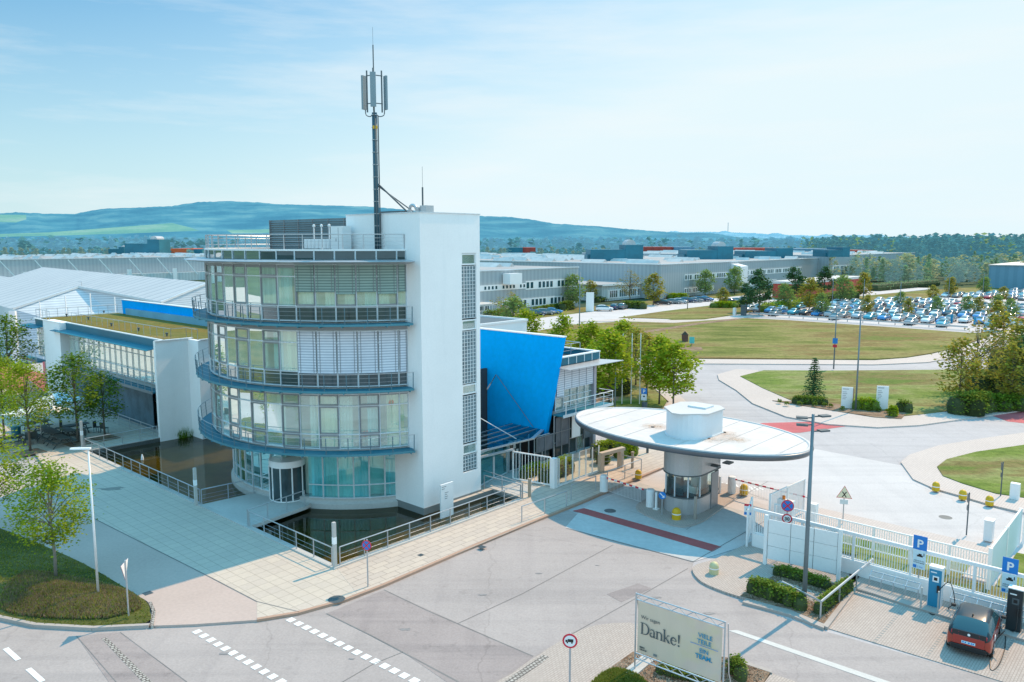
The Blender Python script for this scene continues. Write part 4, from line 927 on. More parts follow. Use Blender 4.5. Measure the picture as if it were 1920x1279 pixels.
def glazing(T, axis, a, b, n, pos, zs, glassm, inset=0, fr='alu', out=-1, name='window'):
    """a row of n window bays along v (axis 'v', plane u=pos) or along u (axis 'u', plane v=pos)"""
    for i in range(n):
        s0 = a + (b - a) * i / n; s1 = a + (b - a) * (i + 1) / n
        P3 = (lambda s, z, d=0: (pos + d, s, z)) if axis == 'v' else (lambda s, z, d=0: (s, pos + d, z))
        m = MB('g'); m.quad(P3(s0, zs[0]), P3(s1, zs[0]), P3(s1, zs[-1]), P3(s0, zs[-1])); w_ = m.build(name, glassm if isinstance(glassm, str) else random.choice(glassm), T)
        m = MB('g'); d = .05 * out
        m.bar(P3(s0, zs[0], d), P3(s0, zs[-1], d), .05, .05)
        for z in zs: m.bar(P3(s0, z, d * .8), P3(s1, z, d * .8), .05, .05)
        m.build('frame', fr, w_)
glazing(T, 'v', 63.75, 84.9, 17, FU, [4.1, 4.95, 6.35, 7.25], 'glass')
glazing(T, 'v', 89.6, 92.4, 4, 27.6, [4.1, 4.95, 6.35, 7.25], 'glass')
glazing(T, 'v', 89.6, 92.4, 3, 27.9, [.1, 3.6], 'glass_dark')
glazing(T, 'v', 63.75, 84.9, 15, FU + .6, [.1, 2.3, 3.6], ['glass_dark', 'glass_teal', 'glass_dark'])
m = MB('g'); m.box(28.2, 28.24, 66.5, 84.9, .1, 3.55)
m.build('screen_mesh', mat('mesh_screen', (.09, .16, .21), .6, .2, var=.3, big=1.0), T)
for a, b, u in ((63.8, 84.8, 28.2), (89.7, 95.4, 27.6)):
    m = MB('g'); m.box(u - .95, u, a + .4, b, 3.62, 3.72); d = m.build('walkway', 'teal_deck', T)
    m = MB('g'); m.box(u - 1.0, u - .92, a + .35, b, 3.56, 3.78)
    k = a + .4
    m.build('walkway_edge', 'alu_dark', d)
    m = MB('g')
    while k <= b: m.bar((u - .96, k, 3.6), (u - .96, k, 4.7), .035, .05); k += 1.35
    for z, r_ in ((4.7, .026), (4.0, .01), (4.24, .01), (4.47, .01)): m.tube([(u - .96, a + .4, z), (u - .96, b, z)], r_, 5)
    m.tube([(u - .96, a + .4, 4.7), (u - .1, a + .4, 4.7)], .026, 5); m.tube([(u - .96, b, 4.7), (u - .1, b, 4.7)], .026, 5)
    m.build('railing', 'steel', d)
m = MB('g'); ptss = [(30.2, 61.9), (30.2, 63.9), (28.9, 63.9), (28.9, 86.0)]
for a, b in zip(ptss[:-1], ptss[1:]):
    n = max(1, round(math.dist(a, b) / 1.3))
    for i in range(n + 1): q = (a[0] + (b[0] - a[0]) * i / n, a[1] + (b[1] - a[1]) * i / n); m.bar((*q, 7.95), (*q, 8.85), .03, .03)
m.tube([(*p, 8.85) for p in ptss], .026, 5); m.build('roof_railing', 'steel', T)
m = MB('g'); ptss = [(27.6, 92.3), (35.9, 92.3)]
for i in range(9): m.bar((27.6 + i * 1.03, 92.3, 7.95), (27.6 + i * 1.03, 92.3, 8.95), .03, .03)
for i in range(5): m.bar((27.6, 92.3 - i * 1.0, 7.95), (27.6, 92.3 - i * 1.0, 8.95), .03, .03)
m.tube([(27.6, 88.3, 8.95), (27.6, 92.3, 8.95), (35.9, 92.3, 8.95)], .026, 5); m.tube([(27.6, 88.3, 8.4), (27.6, 92.3, 8.4), (35.9, 92.3, 8.4)], .012, 4); m.build('roof_railing', 'steel', T)
for (px, py) in ((125, 594), (166, 600), (195, 588), (209, 612), (260, 621), (313, 631)):
    x, y = G(px, py, 7.97); m = MB(); m.lathe((x, y, 7.96), [(.07, 0), (.07, .22), (.13, .24), (.13, .32), (.001, .36)], 10)
    tag(m.build('roof_vent', 'steel_dark'), 'small dark mushroom vent on the planted roof', 'roof vent', 'vents on the planted roof')
x, y = G(291, 593, 8.0); m = MB(); m.tube([(x, y, 7.9), (x, y, 8.7)], .12, 8); m.lathe((x, y, 8.6), [(.2, 0), (.2, .15), (.001, .3)], 10); tag(m.build('chimney_pipe', 'steel'), 'grey vent pipe against the blue wall on the planted roof', 'vent pipe')
# blue wall behind the planted roof
t = thing('blue_wall', 'long saturated blue wall running behind the planted roof', 'wall', (36.2, 75, 0), 'g')
m = MB('g'); m.quad((36.1, 60.5, 0), (36.1, 90.4, 0), (36.1, 91.7, 9.5), (36.1, 58.0, 9.5)); m.quad((36.45, 60.5, 0), (36.45, 58.0, 9.5), (36.45, 91.7, 9.5), (36.45, 90.4, 0)); m.quad((36.1, 58, 9.5), (36.1, 91.7, 9.5), (36.45, 91.7, 9.5), (36.45, 58, 9.5)); m.quad((36.1, 90.4, 0), (36.45, 90.4, 0), (36.45, 91.7, 9.5), (36.1, 91.7, 9.5)); m.quad((36.1, 60.5, 0), (36.1, 58, 9.5), (36.45, 58, 9.5), (36.45, 60.5, 0)); m.build('wall', 'blue', t)
m = MB('g'); m.box(36.04, 36.5, 58, 91.8, 9.5, 9.56); m.build('coping', 'white_metal', t)
m = MB('g'); m.box(35.75, 36.05, 63, 89.9, 7.9, 8.65); m.build('flashing', mat('blue_grey_flashing', (.16, .38, .52), .6), t)
# ================================================================ ENTRANCE WING with the slanted blue wall (right)
T = thing('entrance_wing', 'two storey glass entrance wing with walkways right of the slanted blue wall', 'office building', (45, 38, 0), 'g')
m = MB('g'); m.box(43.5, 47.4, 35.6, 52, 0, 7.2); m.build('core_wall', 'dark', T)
m = MB('g'); m.box(43.3, 47.75, 34.7, 52, 3.55, 3.85); m.box(43.3, 47.75, 34.7, 52, 6.95, 7.2); m.build('floor_slab', 'slab', T)
m = MB('g'); m.box(47.6, 47.9, 34.5, 52, 0, 7.2); m.build('side_wall', mat('lilac_grey_panel', (.36, .36, .42), .6, var=.1), T)
m = MB('g'); m.box(43.2, 48.0, 34.6, 52, 7.2, 7.3); m.build('roof', 'gravel', T)
m = MB('g'); m.box(43.2, 48.05, 34.4, 34.6, 7.2, 7.75); m.box(47.9, 48.05, 34.6, 52, 7.2, 7.75); m.build('parapet', 'teal_dark', T)
m = MB('g'); m.box(43.2, 48.1, 34.3, 34.62, 7.75, 7.83); m.box(47.8, 48.1, 34.62, 52, 7.75, 7.83)
for k in range(6): m.box(43.3 + k * .95, 43.36 + k * .95, 34.37, 34.4, 7.2, 7.75)
m.build('parapet_cap', 'white_metal', T)
m = MB('g'); m.add([(42.9, 34.6, 7.08), (48.0, 34.6, 7.08), (49.6, 33.2, 7.0), (43.2, 33.4, 7.0), (42.9, 34.6, 7.18), (48.0, 34.6, 7.18), (49.6, 33.2, 7.04), (43.2, 33.4, 7.04)], [(3, 2, 1, 0), (4, 5, 6, 7), (0, 1, 5, 4), (1, 2, 6, 5), (2, 3, 7, 6), (3, 0, 4, 7)]); m.build('sun_shade', 'steel', T)
glazing(T, 'u', 43.2, 47.6, 5, 34.75, [3.9, 4.8, 5.9, 6.95], 'glass')
for i in range(5):
    a = 43.2 + i * .88; m = MB('g'); m.box(a + .03, a + .85, 34.58, 34.62, 5.35 if i else 4.9, 6.95); m.build('blind', 'blind', T)
glazing(T, 'u', 43.2, 47.6, 5, 34.85, [.4, 1.5, 3.5], ['glass_dark', 'glass', 'glass_dark']); glazing(T, 'u', 41.0, 42.7, 2, 34.85, [.4, 1.2, 2.35], ['glass_dark'])
MSG = mat('mesh_screen_grey', (.13, .15, .18), .6, .2, var=.3, big=1.0)
for a_, b_, z_ in ((41.0, 42.9, 2.35), (43.2, 44.7, 3.4), (46.5, 47.5, 3.4)): m = MB('g'); m.box(a_, b_, 34.62, 34.67, 1.25, z_); m.build('screen_mesh', MSG, T)
m = MB('g')
for k in range(8): u_ = 41.0 + k * .93; m.box(u_ - .02, u_ + .02, 34.56, 34.62, .4, 3.5 if k > 2 else 2.35)
m.box(41, 47.6, 34.57, 34.615, 2.3, 2.34); m.build('screen_frame', 'alu_dark', T)
m = MB('g'); m.box(45.0, 46.0, 34.55, 34.6, 1.6, 3.5); m.build('blind', 'white', T)
m = MB('g'); m.box(40.9, 47.9, 34.5, 35.0, -.1, .38); m.build('plinth', 'stone', T)
m = MB('g'); m.box(42.9, 49.0, 33.75, 34.7, 3.62, 3.70); d = m.build('walkway', 'teal_deck', T)
m = MB('g'); m.box(42.9, 49.05, 33.70, 33.76, 3.56, 3.76); m.build('walkway_edge', 'alu', d)
m = MB('g')
for k in range(6): m.bar((43.2 + k * 1.15, 33.73, 3.6), (43.2 + k * 1.15, 33.73, 4.7), .03, .05)
for z, r_ in ((4.7, .03), (4.1, .012), (4.4, .012)): m.tube([(42.9, 33.73, z), (49.0, 33.73, z), (49.0, 35.0, z)], r_, 5)
m.build('railing', 'white_metal', d)
m = MB('g')
for k in range(4): m.bar((44.6 + k * 1.15, 36.2, 7.3), (44.6 + k * 1.15, 36.2, 8.3), .03, .04)
m.tube([(43.3, 36.2, 8.3), (48.0, 36.2, 8.3), (48.0, 50, 8.3)], .03, 5); m.tube([(43.3, 36.2, 7.8), (48.0, 36.2, 7.8)], .012, 5)
m.build('roof_railing', 'steel', T)
# the link building behind, grey flat roof seen above the blue wall
t = thing('rear_office_wing', 'low grey flat roofed office wing behind the blue wall', 'office building', (52, 60, 0), 'g')
m = MB('g'); m.box(44, 60, 52, 66, 0, 8.0); m.build('wall', 'plaster_cool', t); m = MB('g'); m.box(44.3, 59.7, 52.3, 65.7, 8.0, 8.06); m.build('roof', 'steel_dark', t)
m = MB('g')
for q in ((43.9, 60.1, 51.9, 52.2), (43.9, 44.2, 52.2, 66), (59.8, 60.1, 52.2, 66)): m.box(q[0], q[1], q[2], q[3], 8.0, 8.2)
m.build('parapet_cap', 'white_metal', t)
# slanted blue wall
t = thing('slanted_blue_wall', 'bright blue wall with a slanting free end beside the white stair wall', 'wall', (43.0, 40, 0), 'g')
BT = 9.35; pr = [(33.7, BT), (48.5, BT), (48.5, .2), (35.3, .2), (35.25, 2.2)]
m = MB('g'); a, b = 42.75, 43.1
f1 = [(a, p[0], p[1]) for p in pr]; f2 = [(b, p[0], p[1]) for p in pr]; n = len(pr)
m.add(f1 + f2, [tuple(range(n)), tuple(range(n, 2 * n))[::-1]] + [(i, n + i, n + (i + 1) % n, (i + 1) % n) for i in range(n)]); m.build('wall', 'blue', t)
m = MB('g'); m.box(a - .04, b + .04, 33.66, 48.6, BT, BT + .08); m.build('coping', 'white_metal', t)
m = MB('g'); m.tube([(42.6, 40.0, 6.0), (38.0, 36.5, 6.0)], .05, 6); m.tube([(42.6, 39.9, 6.0), (42.6, 36.3, 2.6)], .02, 5); m.build('strut', 'steel_dark', t)
# glass link between stair wall and blue wall
t = thing('glass_link', 'teal glazed link between the stair wall and the blue wall', 'glazed link', (39, 38.5, 0), 'g')
m = MB('g'); m.box(35.1, 38.4, 38.6, 44, 6.45, 6.7); m.build('roof', 'roof_grey', t)
m = MB('g'); m.box(35.1, 38.5, 38.5, 38.62, 6.7, 6.8); m.box(38.4, 38.5, 38.5, 44, 6.7, 6.8); m.build('roof_edge', 'alu', t)
glazing(t, 'u', 35.1, 38.35, 3, 38.7, [.1, 2.4, 3.4, 5.4, 6.4], 'glass_teal', fr='alu_dark')
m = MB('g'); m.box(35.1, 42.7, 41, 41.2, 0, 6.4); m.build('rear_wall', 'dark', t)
m = MB('g'); m.tube([(35.3, 36.2, 5.2), (39.3, 35.0, 2.55)], .03, 5); m.tube([(38.4, 38.5, 6.7), (38.4, 38.5, 7.6)], .03, 5); m.tube([(38.4, 38.5, 7.6), (35.2, 38.5, 7.6)], .025, 5); m.build('stay_rod', 'alu', t)
# entrance canopy and doors
t = thing('entrance_canopy', 'flat glass canopy on white edges over the staff entrance', 'canopy', (39, 35.5, 2.9), 'g')
m = MB('g'); m.add([(35.15, 34.8, 2.5), (40.3, 34.4, 2.5), (42.7, 35.5, 2.5), (42.7, 38.6, 2.5), (35.15, 38.6, 2.5)], [(0, 1, 2, 3, 4)]); m.build('glass', 'glass_canopy', t)
m = MB('g'); m.bar((35.15, 34.8, 2.46), (40.3, 34.4, 2.46), .10, .12); m.bar((40.3, 34.38, 2.46), (42.72, 35.5, 2.46), .25, .10)
for k in range(5): m.bar((35.6 + k * 1.1, 34.8 - .08 * k, 2.46), (35.6 + k * 1.1, 38.6, 2.46), .05, .06)
for k in range(4): m.bar((35.15, 35.5 + k * .8, 2.53), (42.6, 35.9 + k * .8, 2.53), .03, .03)
m.build('canopy_frame', 'steel', t)
t = thing('entrance_portal', 'open steel and glass door portal between pond and blue wall', 'entrance door', (36.5, 35, 0), 'g')
def doorleaf(T, a, b, z0, z1, gl, paper=False):
    m = MB('g'); m.add([(*a, z0), (*b, z0), (*b, z1), (*a, z1)], [(0, 1, 2, 3)]); d = m.build('door_leaf', gl, T)
    m = MB('g')
    for p, q in (((*a, z0), (*b, z0)), ((*a, z1), (*b, z1)), ((*a, z0), (*a, z1)), ((*b, z0), (*b, z1))): m.bar(p, q, .08, .08)
    m.build('frame', 'alu', d); return d
doorleaf(t, (35.5, 34.9), (37.4, 35.4), .1, 2.25, 'glass_teal'); doorleaf(t, (37.5, 35.4), (39.0, 35.6), .1, 2.1, 'glass_teal')
m = MB('g'); m.bar((35.3, 34.6, 2.15), (38.2, 34.3, 2.15), .2, .12); m.bar((35.25, 34.7, .1), (35.25, 34.7, 2.15), .1, .2); m.build('portal_frame', 'steel', t)
m = MB('g'); m.quad((35.2, 34.4, 1.95), (38.2, 34.2, 2.12), (38.4, 36.2, 2.35), (35.2, 36.4, 2.2)); m.build('glass_roof', 'glass_canopy', t)
t = thing('staff_door', 'dark glass door with white paper notices under the canopy', 'door', (40, 35.6, 0), 'g')
m = MB('g'); m.box(39.2, 42.6, 36.0, 36.1, 0, 2.4); m.build('dark_wall', 'black', t)
doorleaf(t, (39.3, 35.7), (40.5, 35.7), .1, 2.15, 'glass_dark')
for i, (a, z) in enumerate(((39.75, 1.65), (39.65, 1.3), (40.05, 1.25))): m = MB('g'); m.box(a, a + .24, 35.66, 35.67, z, z + .3); m.build('notice', 'white' if i != 1 else 'lamp_glass', t)
for u in (41.2, 42.4): m = MB('g'); m.bar((u, 35.5, 0), (u, 35.5, 2.45), .06, .06); m.build('canopy_post', 'alu', t)
m = MB('g'); m.box(35.9, 38.0, 31.9, 38.5, -.1, .03); m.box(38.0, 42.7, 33.6, 38.5, -.1, .03); st(m.build('entrance_floor', 'stone'))
# fences by the gate pavement
t = thing('entrance_gate', 'white framed pedestrian gate with vertical bars beside the dark entrance', 'gate', (38.6, 32.5, 0), 'g')
ga, gb_ = (38.2, 34.3), (38.75, 31.5)
m = MB('g')
for p, q in (((*ga, .15), (*gb_, .15)), ((*ga, 2.0), (*gb_, 2.0)), ((*ga, .1), (*ga, 2.0)), ((*gb_, .1), (*gb_, 2.0))): m.bar(p, q, .08, .08)
m.build('frame', 'white', t)
m = MB('g')
for k in range(1, 12): q = (ga[0] + (gb_[0] - ga[0]) * k / 12, ga[1] + (gb_[1] - ga[1]) * k / 12); m.bar((*q, .15), (*q, 2.0), .03, .03)
m.build('bars', 'white', t)
m = MB('g'); m.box(38.6, 38.95, 31.05, 31.4, 0, 2.0); m.build('pillar', 'white', t)
t = thing('glass_fence', 'low glass fence on slim white posts beside the shrubs', 'fence', (41, 31.2, 0), 'g')
m = MB('g'); m.quad((39.0, 31.2, .1), (43.6, 31.2, .1), (43.6, 31.2, 1.75), (39.0, 31.2, 1.75)); m.build('glass', 'glass_clear', t)
for k in range(7): m = MB('g'); u = 39.2 + k * .74; m.bar((u, 31.15, 0), (u, 31.15, 1.9), .07, .07); m.build('post', 'white', t)
m = MB('g'); m.box(38.9, 43.8, 31.1, 31.35, -.02, .1); m.build('base_rail', 'white', t)
t = thing('turnstile', 'beige pedestrian turnstile portal at the end of the glass fence', 'turnstile', (43.9, 30.5, 0), 'g')
m = MB('g'); m.box(43.6, 44.0, 30.9, 31.2, 0, 1.25); m.box(45.4, 45.8, 30.5, 30.8, 0, 1.3); m.bar((43.6, 31.0, 1.3), (45.9, 30.6, 1.35), .35, .22); m.build('housing', mat('beige_cabinet', (.55, .47, .38), .6), t)
m = MB('g')
for z in (.4, .7, 1.0): m.tube([(44.0, 31.0, z), (44.7, 30.6, z)], .02, 5)
m.build('arms', 'steel', t)
for (u, v, h), lb in (((46.0, 29.9, 1.15), 'tan reader post beside the turnstile'), ((50.2, 31.3, 1.1), 'small bollard light at the end of the shrub bed'), ((36.3, 31.2, 1.15), 'steel post at the right end of the pond railing')):
    m = MB('g'); m.box(u - .07, u + .07, v - .07, v + .07, 0, h); m.box(u - .1, u + .1, v - .1, v + .1, h, h + .05); tag(m.build('post', mat('tan_post', (.40, .33, .26), .6) if h != 1.1 else 'steel_dark'), lb, 'post')
rail('low handrail at the kerb just before the gate slab', [(32.6, 28.6), (36.5, 28.4)], .95, 2, cables=1)
rail('low handrail beside the left barrier post', [(37.6, 28.9), (40.2, 28.9)], .95, 2.4, cables=0)
rail('thin handrail between turnstile and yellow dome bollard', [(41.5, 28.9), (45.6, 28.9), (45.6, 30.5)], .95, 2.3, cables=1, mt='steel')
rail('steel handrail from the pond corner to the entrance portal', [(35.6, 31.3), (35.5, 34.4)], .95, 1.6, cables=0)
# ================================================================ GATEHOUSE
GU, GV = 41.9, 22.9
T = thing('gatehouse', 'grey gatehouse kiosk with glazed cabin under a huge elliptical white roof disc', 'gatehouse', (GU, GV, 0), 'g')
def stad(r, L, du=0.0, n=14):
    """rounded plan: semicircle toward the street, straight flanks, blunt back"""
    f = [(GU + du - L / 2 + r - r * math.cos(a) * 1.0, GV + r * math.sin(a)) for a in [-PI / 2 + PI * k / n for k in range(n + 1)]]
    return f + [(GU + du + L / 2 - .3, GV + r), (GU + du + L / 2, GV + r - .3), (GU + du + L / 2, GV - r + .3), (GU + du + L / 2 - .3, GV - r)]
def ext(poly, z0, z1, name, mt, top=True, smooth=False):
    m = MB('g'); m.prism(poly, z0, z1, top=top, bottom=top); return m.build(name, mt, T, smooth=smooth)
GMET = mat('gatehouse_metal', (.50, .50, .51), .4, .35, var=.06, big=.5)
ext(stad(1.2, 3.4, -.4), 0, .95, 'base_wall', GMET)
ext(stad(1.24, 3.5, -.4), .95, 1.03, 'sill', 'steel_dark')
ext(stad(1.16, 3.3, -.4), 1.03, 2.35, 'window_band', 'glass_clear', top=False)
ext(stad(1.28, 3.55, -.4), 2.35, 4.1, 'drum', GMET)
ext(stad(1.31, 3.6, -.4), 2.31, 2.38, 'drum_edge', 'steel_dark')
for k in range(8):
    poly = stad(1.18, 3.35, -.4); i = [1, 4, 7, 10, 13, 15, 17, 18][k]; q = poly[i]; m = MB('g'); m.bar((*q, 1.0), (*q, 2.36), .07, .07); m.build('mullion', 'alu', T)
m = MB('g'); m.box(GU + .1, GU + .95, GV - 1.25, GV - 1.19, .0, 2.2); m.build('door', 'alu_dark', T)
m = MB('g'); m.box(GU - 1.2, GU + .9, GV - .9, GV + .9, .95, 1.0); m.build('desk', 'lamp_glass', T)
for k, (a, b, c, d, z0, z1, mt) in enumerate(((GU - 1.5, GU - 1.3, GV - .2, GV + .4, 1.0, 1.4, 'black'), (GU - .9, GU - .7, GV - .8, GV - .2, 1.0, 1.45, 'white'), (GU + .0, GU + .8, GV - .6, GV + .1, 1.0, 1.9, 'white'), (GU + .9, GU + 1.0, GV - .4, GV + .4, .1, 2.3, 'slab'))):
    m = MB('g'); m.box(a, b, c, d, z0, z1); m.build(['monitor', 'monitor', 'cabinet', 'partition'][k], mt, T)
for s in (-1, 1):
    m = MB('g'); m.box(GU - .2, GU + .2, GV + s * 1.28, GV + s * 1.75, 2.7, 2.78); m.build('spotlight', 'steel_dark', T)
m = MB('g'); m.box(GU + 1.3, GU + 1.9, GV - 1.75, GV - 1.28, 2.55, 2.63); m.build('spotlight', 'steel_dark', T)
# roof disc
DU, DV, DA, DB = 42.6, 23.9, 4.6, 7.85
m = MB('g'); N = 96
prof = [(0, 4.52), (.80, 4.50), (.955, 4.46), (.965, 4.52), (.985, 4.52), (.99, 4.44)]
m.lathe((DU, DV, 0), [(p[0], p[1]) for p in prof], N, sx=DA, sy=DB)
disc = m.build('roof_disc', mat('roof_membrane', (.62, .59, .58), .7, var=.09, big=.6, fine=3), T, smooth=False)
m = MB('g'); m.lathe((DU, DV, 0), [(.985, 4.46), (.998, 4.44), (1.0, 4.36), (.995, 4.22), (.985, 4.14), (.96, 4.10), (.80, 4.04), (.0, 3.95)], N, sx=DA, sy=DB); m.build('rim', mat('rim_metal', (.15, .16, .18), .35, .4), disc, smooth=True)
m = MB('g')
for k in range(-4, 5):
    if k == 0: continue
    v = DV + k * 1.7; h = DA * math.sqrt(max(0, 1 - ((v - DV) / DB) ** 2)) * .94; m.box(DU - h, DU + h, v - .012, v + .012, 4.512, 4.522)
m.build('membrane_seam', mat('seam_grey', (.50, .49, .49), .7), disc)
m = MB('g'); m.prism(stad(1.34, 3.3, -.3), 4.48, 5.98, top=False, bottom=False); m.build('plant_housing', mat('housing_paint', (.66, .70, .74), .5, .1, var=.04), T)
m = MB('g'); m.prism(stad(1.41, 3.4, -.3), 4.5, 4.58); m.build('housing_curb', 'alu', T)
m = MB('g'); hr = [(GU - 2.2, GV + .25), (GU - 1.0, GV + 1.5), (GU + 1.0, GV + 1.5), (GU + 1.55, GV + .9), (GU + 1.55, GV - .9), (GU + 1.0, GV - 1.5), (GU - 1.0, GV - 1.5), (GU - 2.2, GV - .25)]
m.prism(hr, 5.98, 6.06); m.build('housing_roof', mat('housing_roof_paint', (.56, .55, .545), .6, var=.06), T)
m = MB('g'); m.box(GU - .1, GU + .9, GV - .8, GV + .4, 6.06, 6.16); m.build('roof_hatch', 'alu', T)
for (px, py) in ((1224, 801), (1358, 811), (1328, 822)):
    x, y = G(px, py, 4.52); m = MB(); m.lathe((x, y, 4.50), [(.12, 0), (.12, .05), (.001, .06)], 10); tag(m.build('roof_drain', 'black'), 'small black drain on the white roof disc', 'drain', 'drains on the roof disc')
# rust stains are part of the membrane: thin stain sheets
SM, nt_, out_ = newmat('rust_stain')
v_ = coords(nt_); g_ = node(nt_, 'ShaderNodeTexGradient', gradient_type='SPHERICAL'); nt_.links.new(v_, g_.inputs[0])
n_ = noise(nt_, v_, 3.5, 6, .7); mm_ = node(nt_, 'ShaderNodeMath', operation='MULTIPLY'); nt_.links.new(g_.outputs['Fac'], mm_.inputs[0]); nt_.links.new(ramp(nt_, n_, [(.35, (0, 0, 0)), (.7, (1, 1, 1))]), mm_.inputs[1])
d_ = node(nt_, 'ShaderNodeBsdfDiffuse'); d_.inputs[0].default_value = (.55, .36, .22, 1); tr_ = node(nt_, 'ShaderNodeBsdfTransparent'); mx_ = node(nt_, 'ShaderNodeMixShader')
nt_.links.new(mm_.outputs[0], mx_.inputs[0]); nt_.links.new(tr_.outputs[0], mx_.inputs[1]); nt_.links.new(d_.outputs[0], mx_.inputs[2]); nt_.links.new(mx_.outputs[0], out_.inputs[0])
for (px, py, s) in ((1226, 799, 1.3), (1362, 814, 1.9), (1378, 824, 1.5), (1338, 824, 1.2)):
    x, y = G(px, py, 4.53); m = MB(); m.quad((x - s, y - s, 4.53), (x + s, y - s, 4.53), (x + s, y + s, 4.53), (x - s, y + s, 4.53)); o = m.build('stain', SM, origin=(x, y, 4.53)); wm = o.matrix_basis.copy(); o.parent = T
    bpy.context.view_layer.update(); o.matrix_parent_inverse = T.matrix_world.inverted()
# island
m = MB('g'); isl = catmull([(38.2, 22.0), (38.9, 24.6), (40.4, 25.4), (44.0, 25.3), (46.3, 24.9), (47.0, 23.4), (46.3, 21.9), (42.0, 21.3), (39.2, 21.2)], 4)
m.prism(isl, -.15, .0, bottom=False); st(m.build('traffic_island', 'pavers_fine'))
m = MB('g'); cx_ = sum(p[0] for p in isl) / len(isl); cy_ = sum(p[1] for p in isl) / len(isl)
ou = [((p[0] - cx_) * 1.03 + cx_, (p[1] - cy_) * 1.06 + cy_) for p in isl]; n = len(isl)
m.add([(*p, -.01) for p in isl] + [(*p, .005) for p in ou] + [(*p, -.15) for p in ou], [f for i in range(n) for j in [(i + 1) % n] for f in ((i, j, n + j, n + i), (n + i, n + j, 2 * n + j, 2 * n + i))]); st(m.build('kerb', 'kerb'))
# barriers
def barrier(u, v, label, tip, group=None):
    t = thing('barrier', label, 'barrier', (u, v, 0), 'g')
    m = MB('g'); m.lathe((u, v, 0), [(.26, 0), (.26, 1.0), (.22, 1.08), (.001, 1.1)], 14); m.build('housing', 'white', t)
    if tip:
        a = Vector((u, v, .95)); b = Vector(tip); n = 14
        m = MB('g'); m.bar(a, b, .05, .09); m.build('boom', 'boom', t)
        m = MB('g')
        for i in range(3, n * 2 - 1): q = a.lerp(b, i / (2 * n)); m.bar((q.x, q.y, q.z - .04), (q.x, q.y, .12), .010, .010)
        m.tube([(a.lerp(b, .1).x, a.lerp(b, .1).y, .12), (a.lerp(b, .97).x, a.lerp(b, .97).y, .12)], .008, 4)
        m.build('curtain_bars', 'white', t)
    return t
barrier(40.4, 28.4, 'white barrier post with red and white boom left of the kiosk', (39.9, 25.1, .95))
barrier(39.9, 24.6, 'white round barrier post standing alone at the left end of the kiosk island', None)
barrier(45.6, 22.1, 'white barrier post with long red and white boom right of the kiosk', (45.0, 16.8, .98))
t = thing('card_reader_post', 'slim white reader post between the barrier post and the kiosk', 'post', (39.7, 24.1, 0), 'g'); m = MB('g'); m.box(39.65, 39.75, 24.0, 24.12, 0, 1.05); m.box(39.55, 39.85, 23.9, 24.2, 0, .06); m.build('shaft', 'white', t)
t = thing('card_reader_post', 'slim white reader post behind the kiosk by the right barrier', 'post', (45.3, 22.9, 0), 'g'); m = MB('g'); m.box(45.0, 45.12, 22.6, 22.72, 0, 1.1); m.build('shaft', 'white', t)
def dome(u, v, label, mt='yellow', s=.92, z=0.0, band=True):
    t = thing('dome_bollard', label, 'bollard', (u, v, z), 'g', 'yellow dome bollards')
    m = MB('g'); m.lathe((u, v, z), [(.25 * s, 0), (.25 * s, .36 * s), (.235 * s, .46 * s), (.18 * s, .57 * s), (.09 * s, .63 * s), (.001, .65 * s)], 16); m.build('body', mt, t, smooth=True)
    if band: m = MB('g'); m.lathe((u, v, z), [(.256 * s, .28 * s), (.256 * s, .34 * s)], 16); m.build('band', 'white', t)
dome(39.05, 22.3, 'yellow dome bollard with white band on the front tip of the kiosk island', s=1.05)
dome(44.3, 28.3, 'yellow dome bollard at the kerb behind the thin handrail')
dome(45.9, 21.4, 'yellow dome bollard beside the right barrier post behind the kiosk', s=1.05)
dome(33.6, 17.05, 'faded yellow dome bollard alone on the rounded pavement near the gate', 'yellow_old')
dome(54.9, 12.5, 'yellow dome bollard on the far kerb, first of three from the left'); dome(54.2, 10.8, 'yellow dome bollard on the far kerb, middle of three'); dome(54.0, 9.3, 'yellow dome bollard on the far kerb, rightmost of three')
t = thing('grit_bin', 'round concrete planter behind the kiosk island', 'planter', (49.8, 22.3, 0), 'g')
bpy.data.objects.remove(t)
# ---- road signs
def signpost(name, label, xy, h, cat='road sign', z=0.0, r_=.035, mt='steel'):
    t = thing(name, label, cat, (xy[0], xy[1], z)); m = MB(); m.tube([(*xy, z - .05), (*xy, z + h)], r_, 8); m.lathe((xy[0], xy[1], z + h), [(r_, 0), (.02, .03), (.001, .04)], 8); m.build('pole', mt, t); return t
def disc(t, xy, z, r_, ang, mt, dz=.0, off=.05, name='plate'):
    """round plate facing heading ang (radians, direction of its normal)"""
    n = Vector((math.cos(ang), math.sin(ang), 0)); s = Vector((-n.y, n.x, 0)); c = Vector((*xy, z)) + n * off; N = 24
    vs = [c + s * (r_ * math.cos(2 * PI * k / N)) + Vector((0, 0, r_ * math.sin(2 * PI * k / N))) for k in range(N)]
    m = MB(); m.add(vs + [v - n * .012 for v in vs], [tuple(range(N)), tuple(range(N, 2 * N))[::-1]] + [(k, N + k, N + (k + 1) % N, (k + 1) % N) for k in range(N)]); return m.build(name, mt, t)
def plate(t, xy, z, pts, ang, mt, off=.05, name='plate', th=.012):
    n = Vector((math.cos(ang), math.sin(ang), 0)); s = Vector((-n.y, n.x, 0)); c = Vector((*xy, z)) + n * off; N = len(pts)
    vs = [c + s * p[0] + Vector((0, 0, p[1])) for p in pts]
    m = MB(); m.add(vs + [v - n * th for v in vs], [tuple(range(N)), tuple(range(N, 2 * N))[::-1]] + [(k, N + k, N + (k + 1) % N, (k + 1) % N) for k in range(N)]); return m.build(name, mt, t)
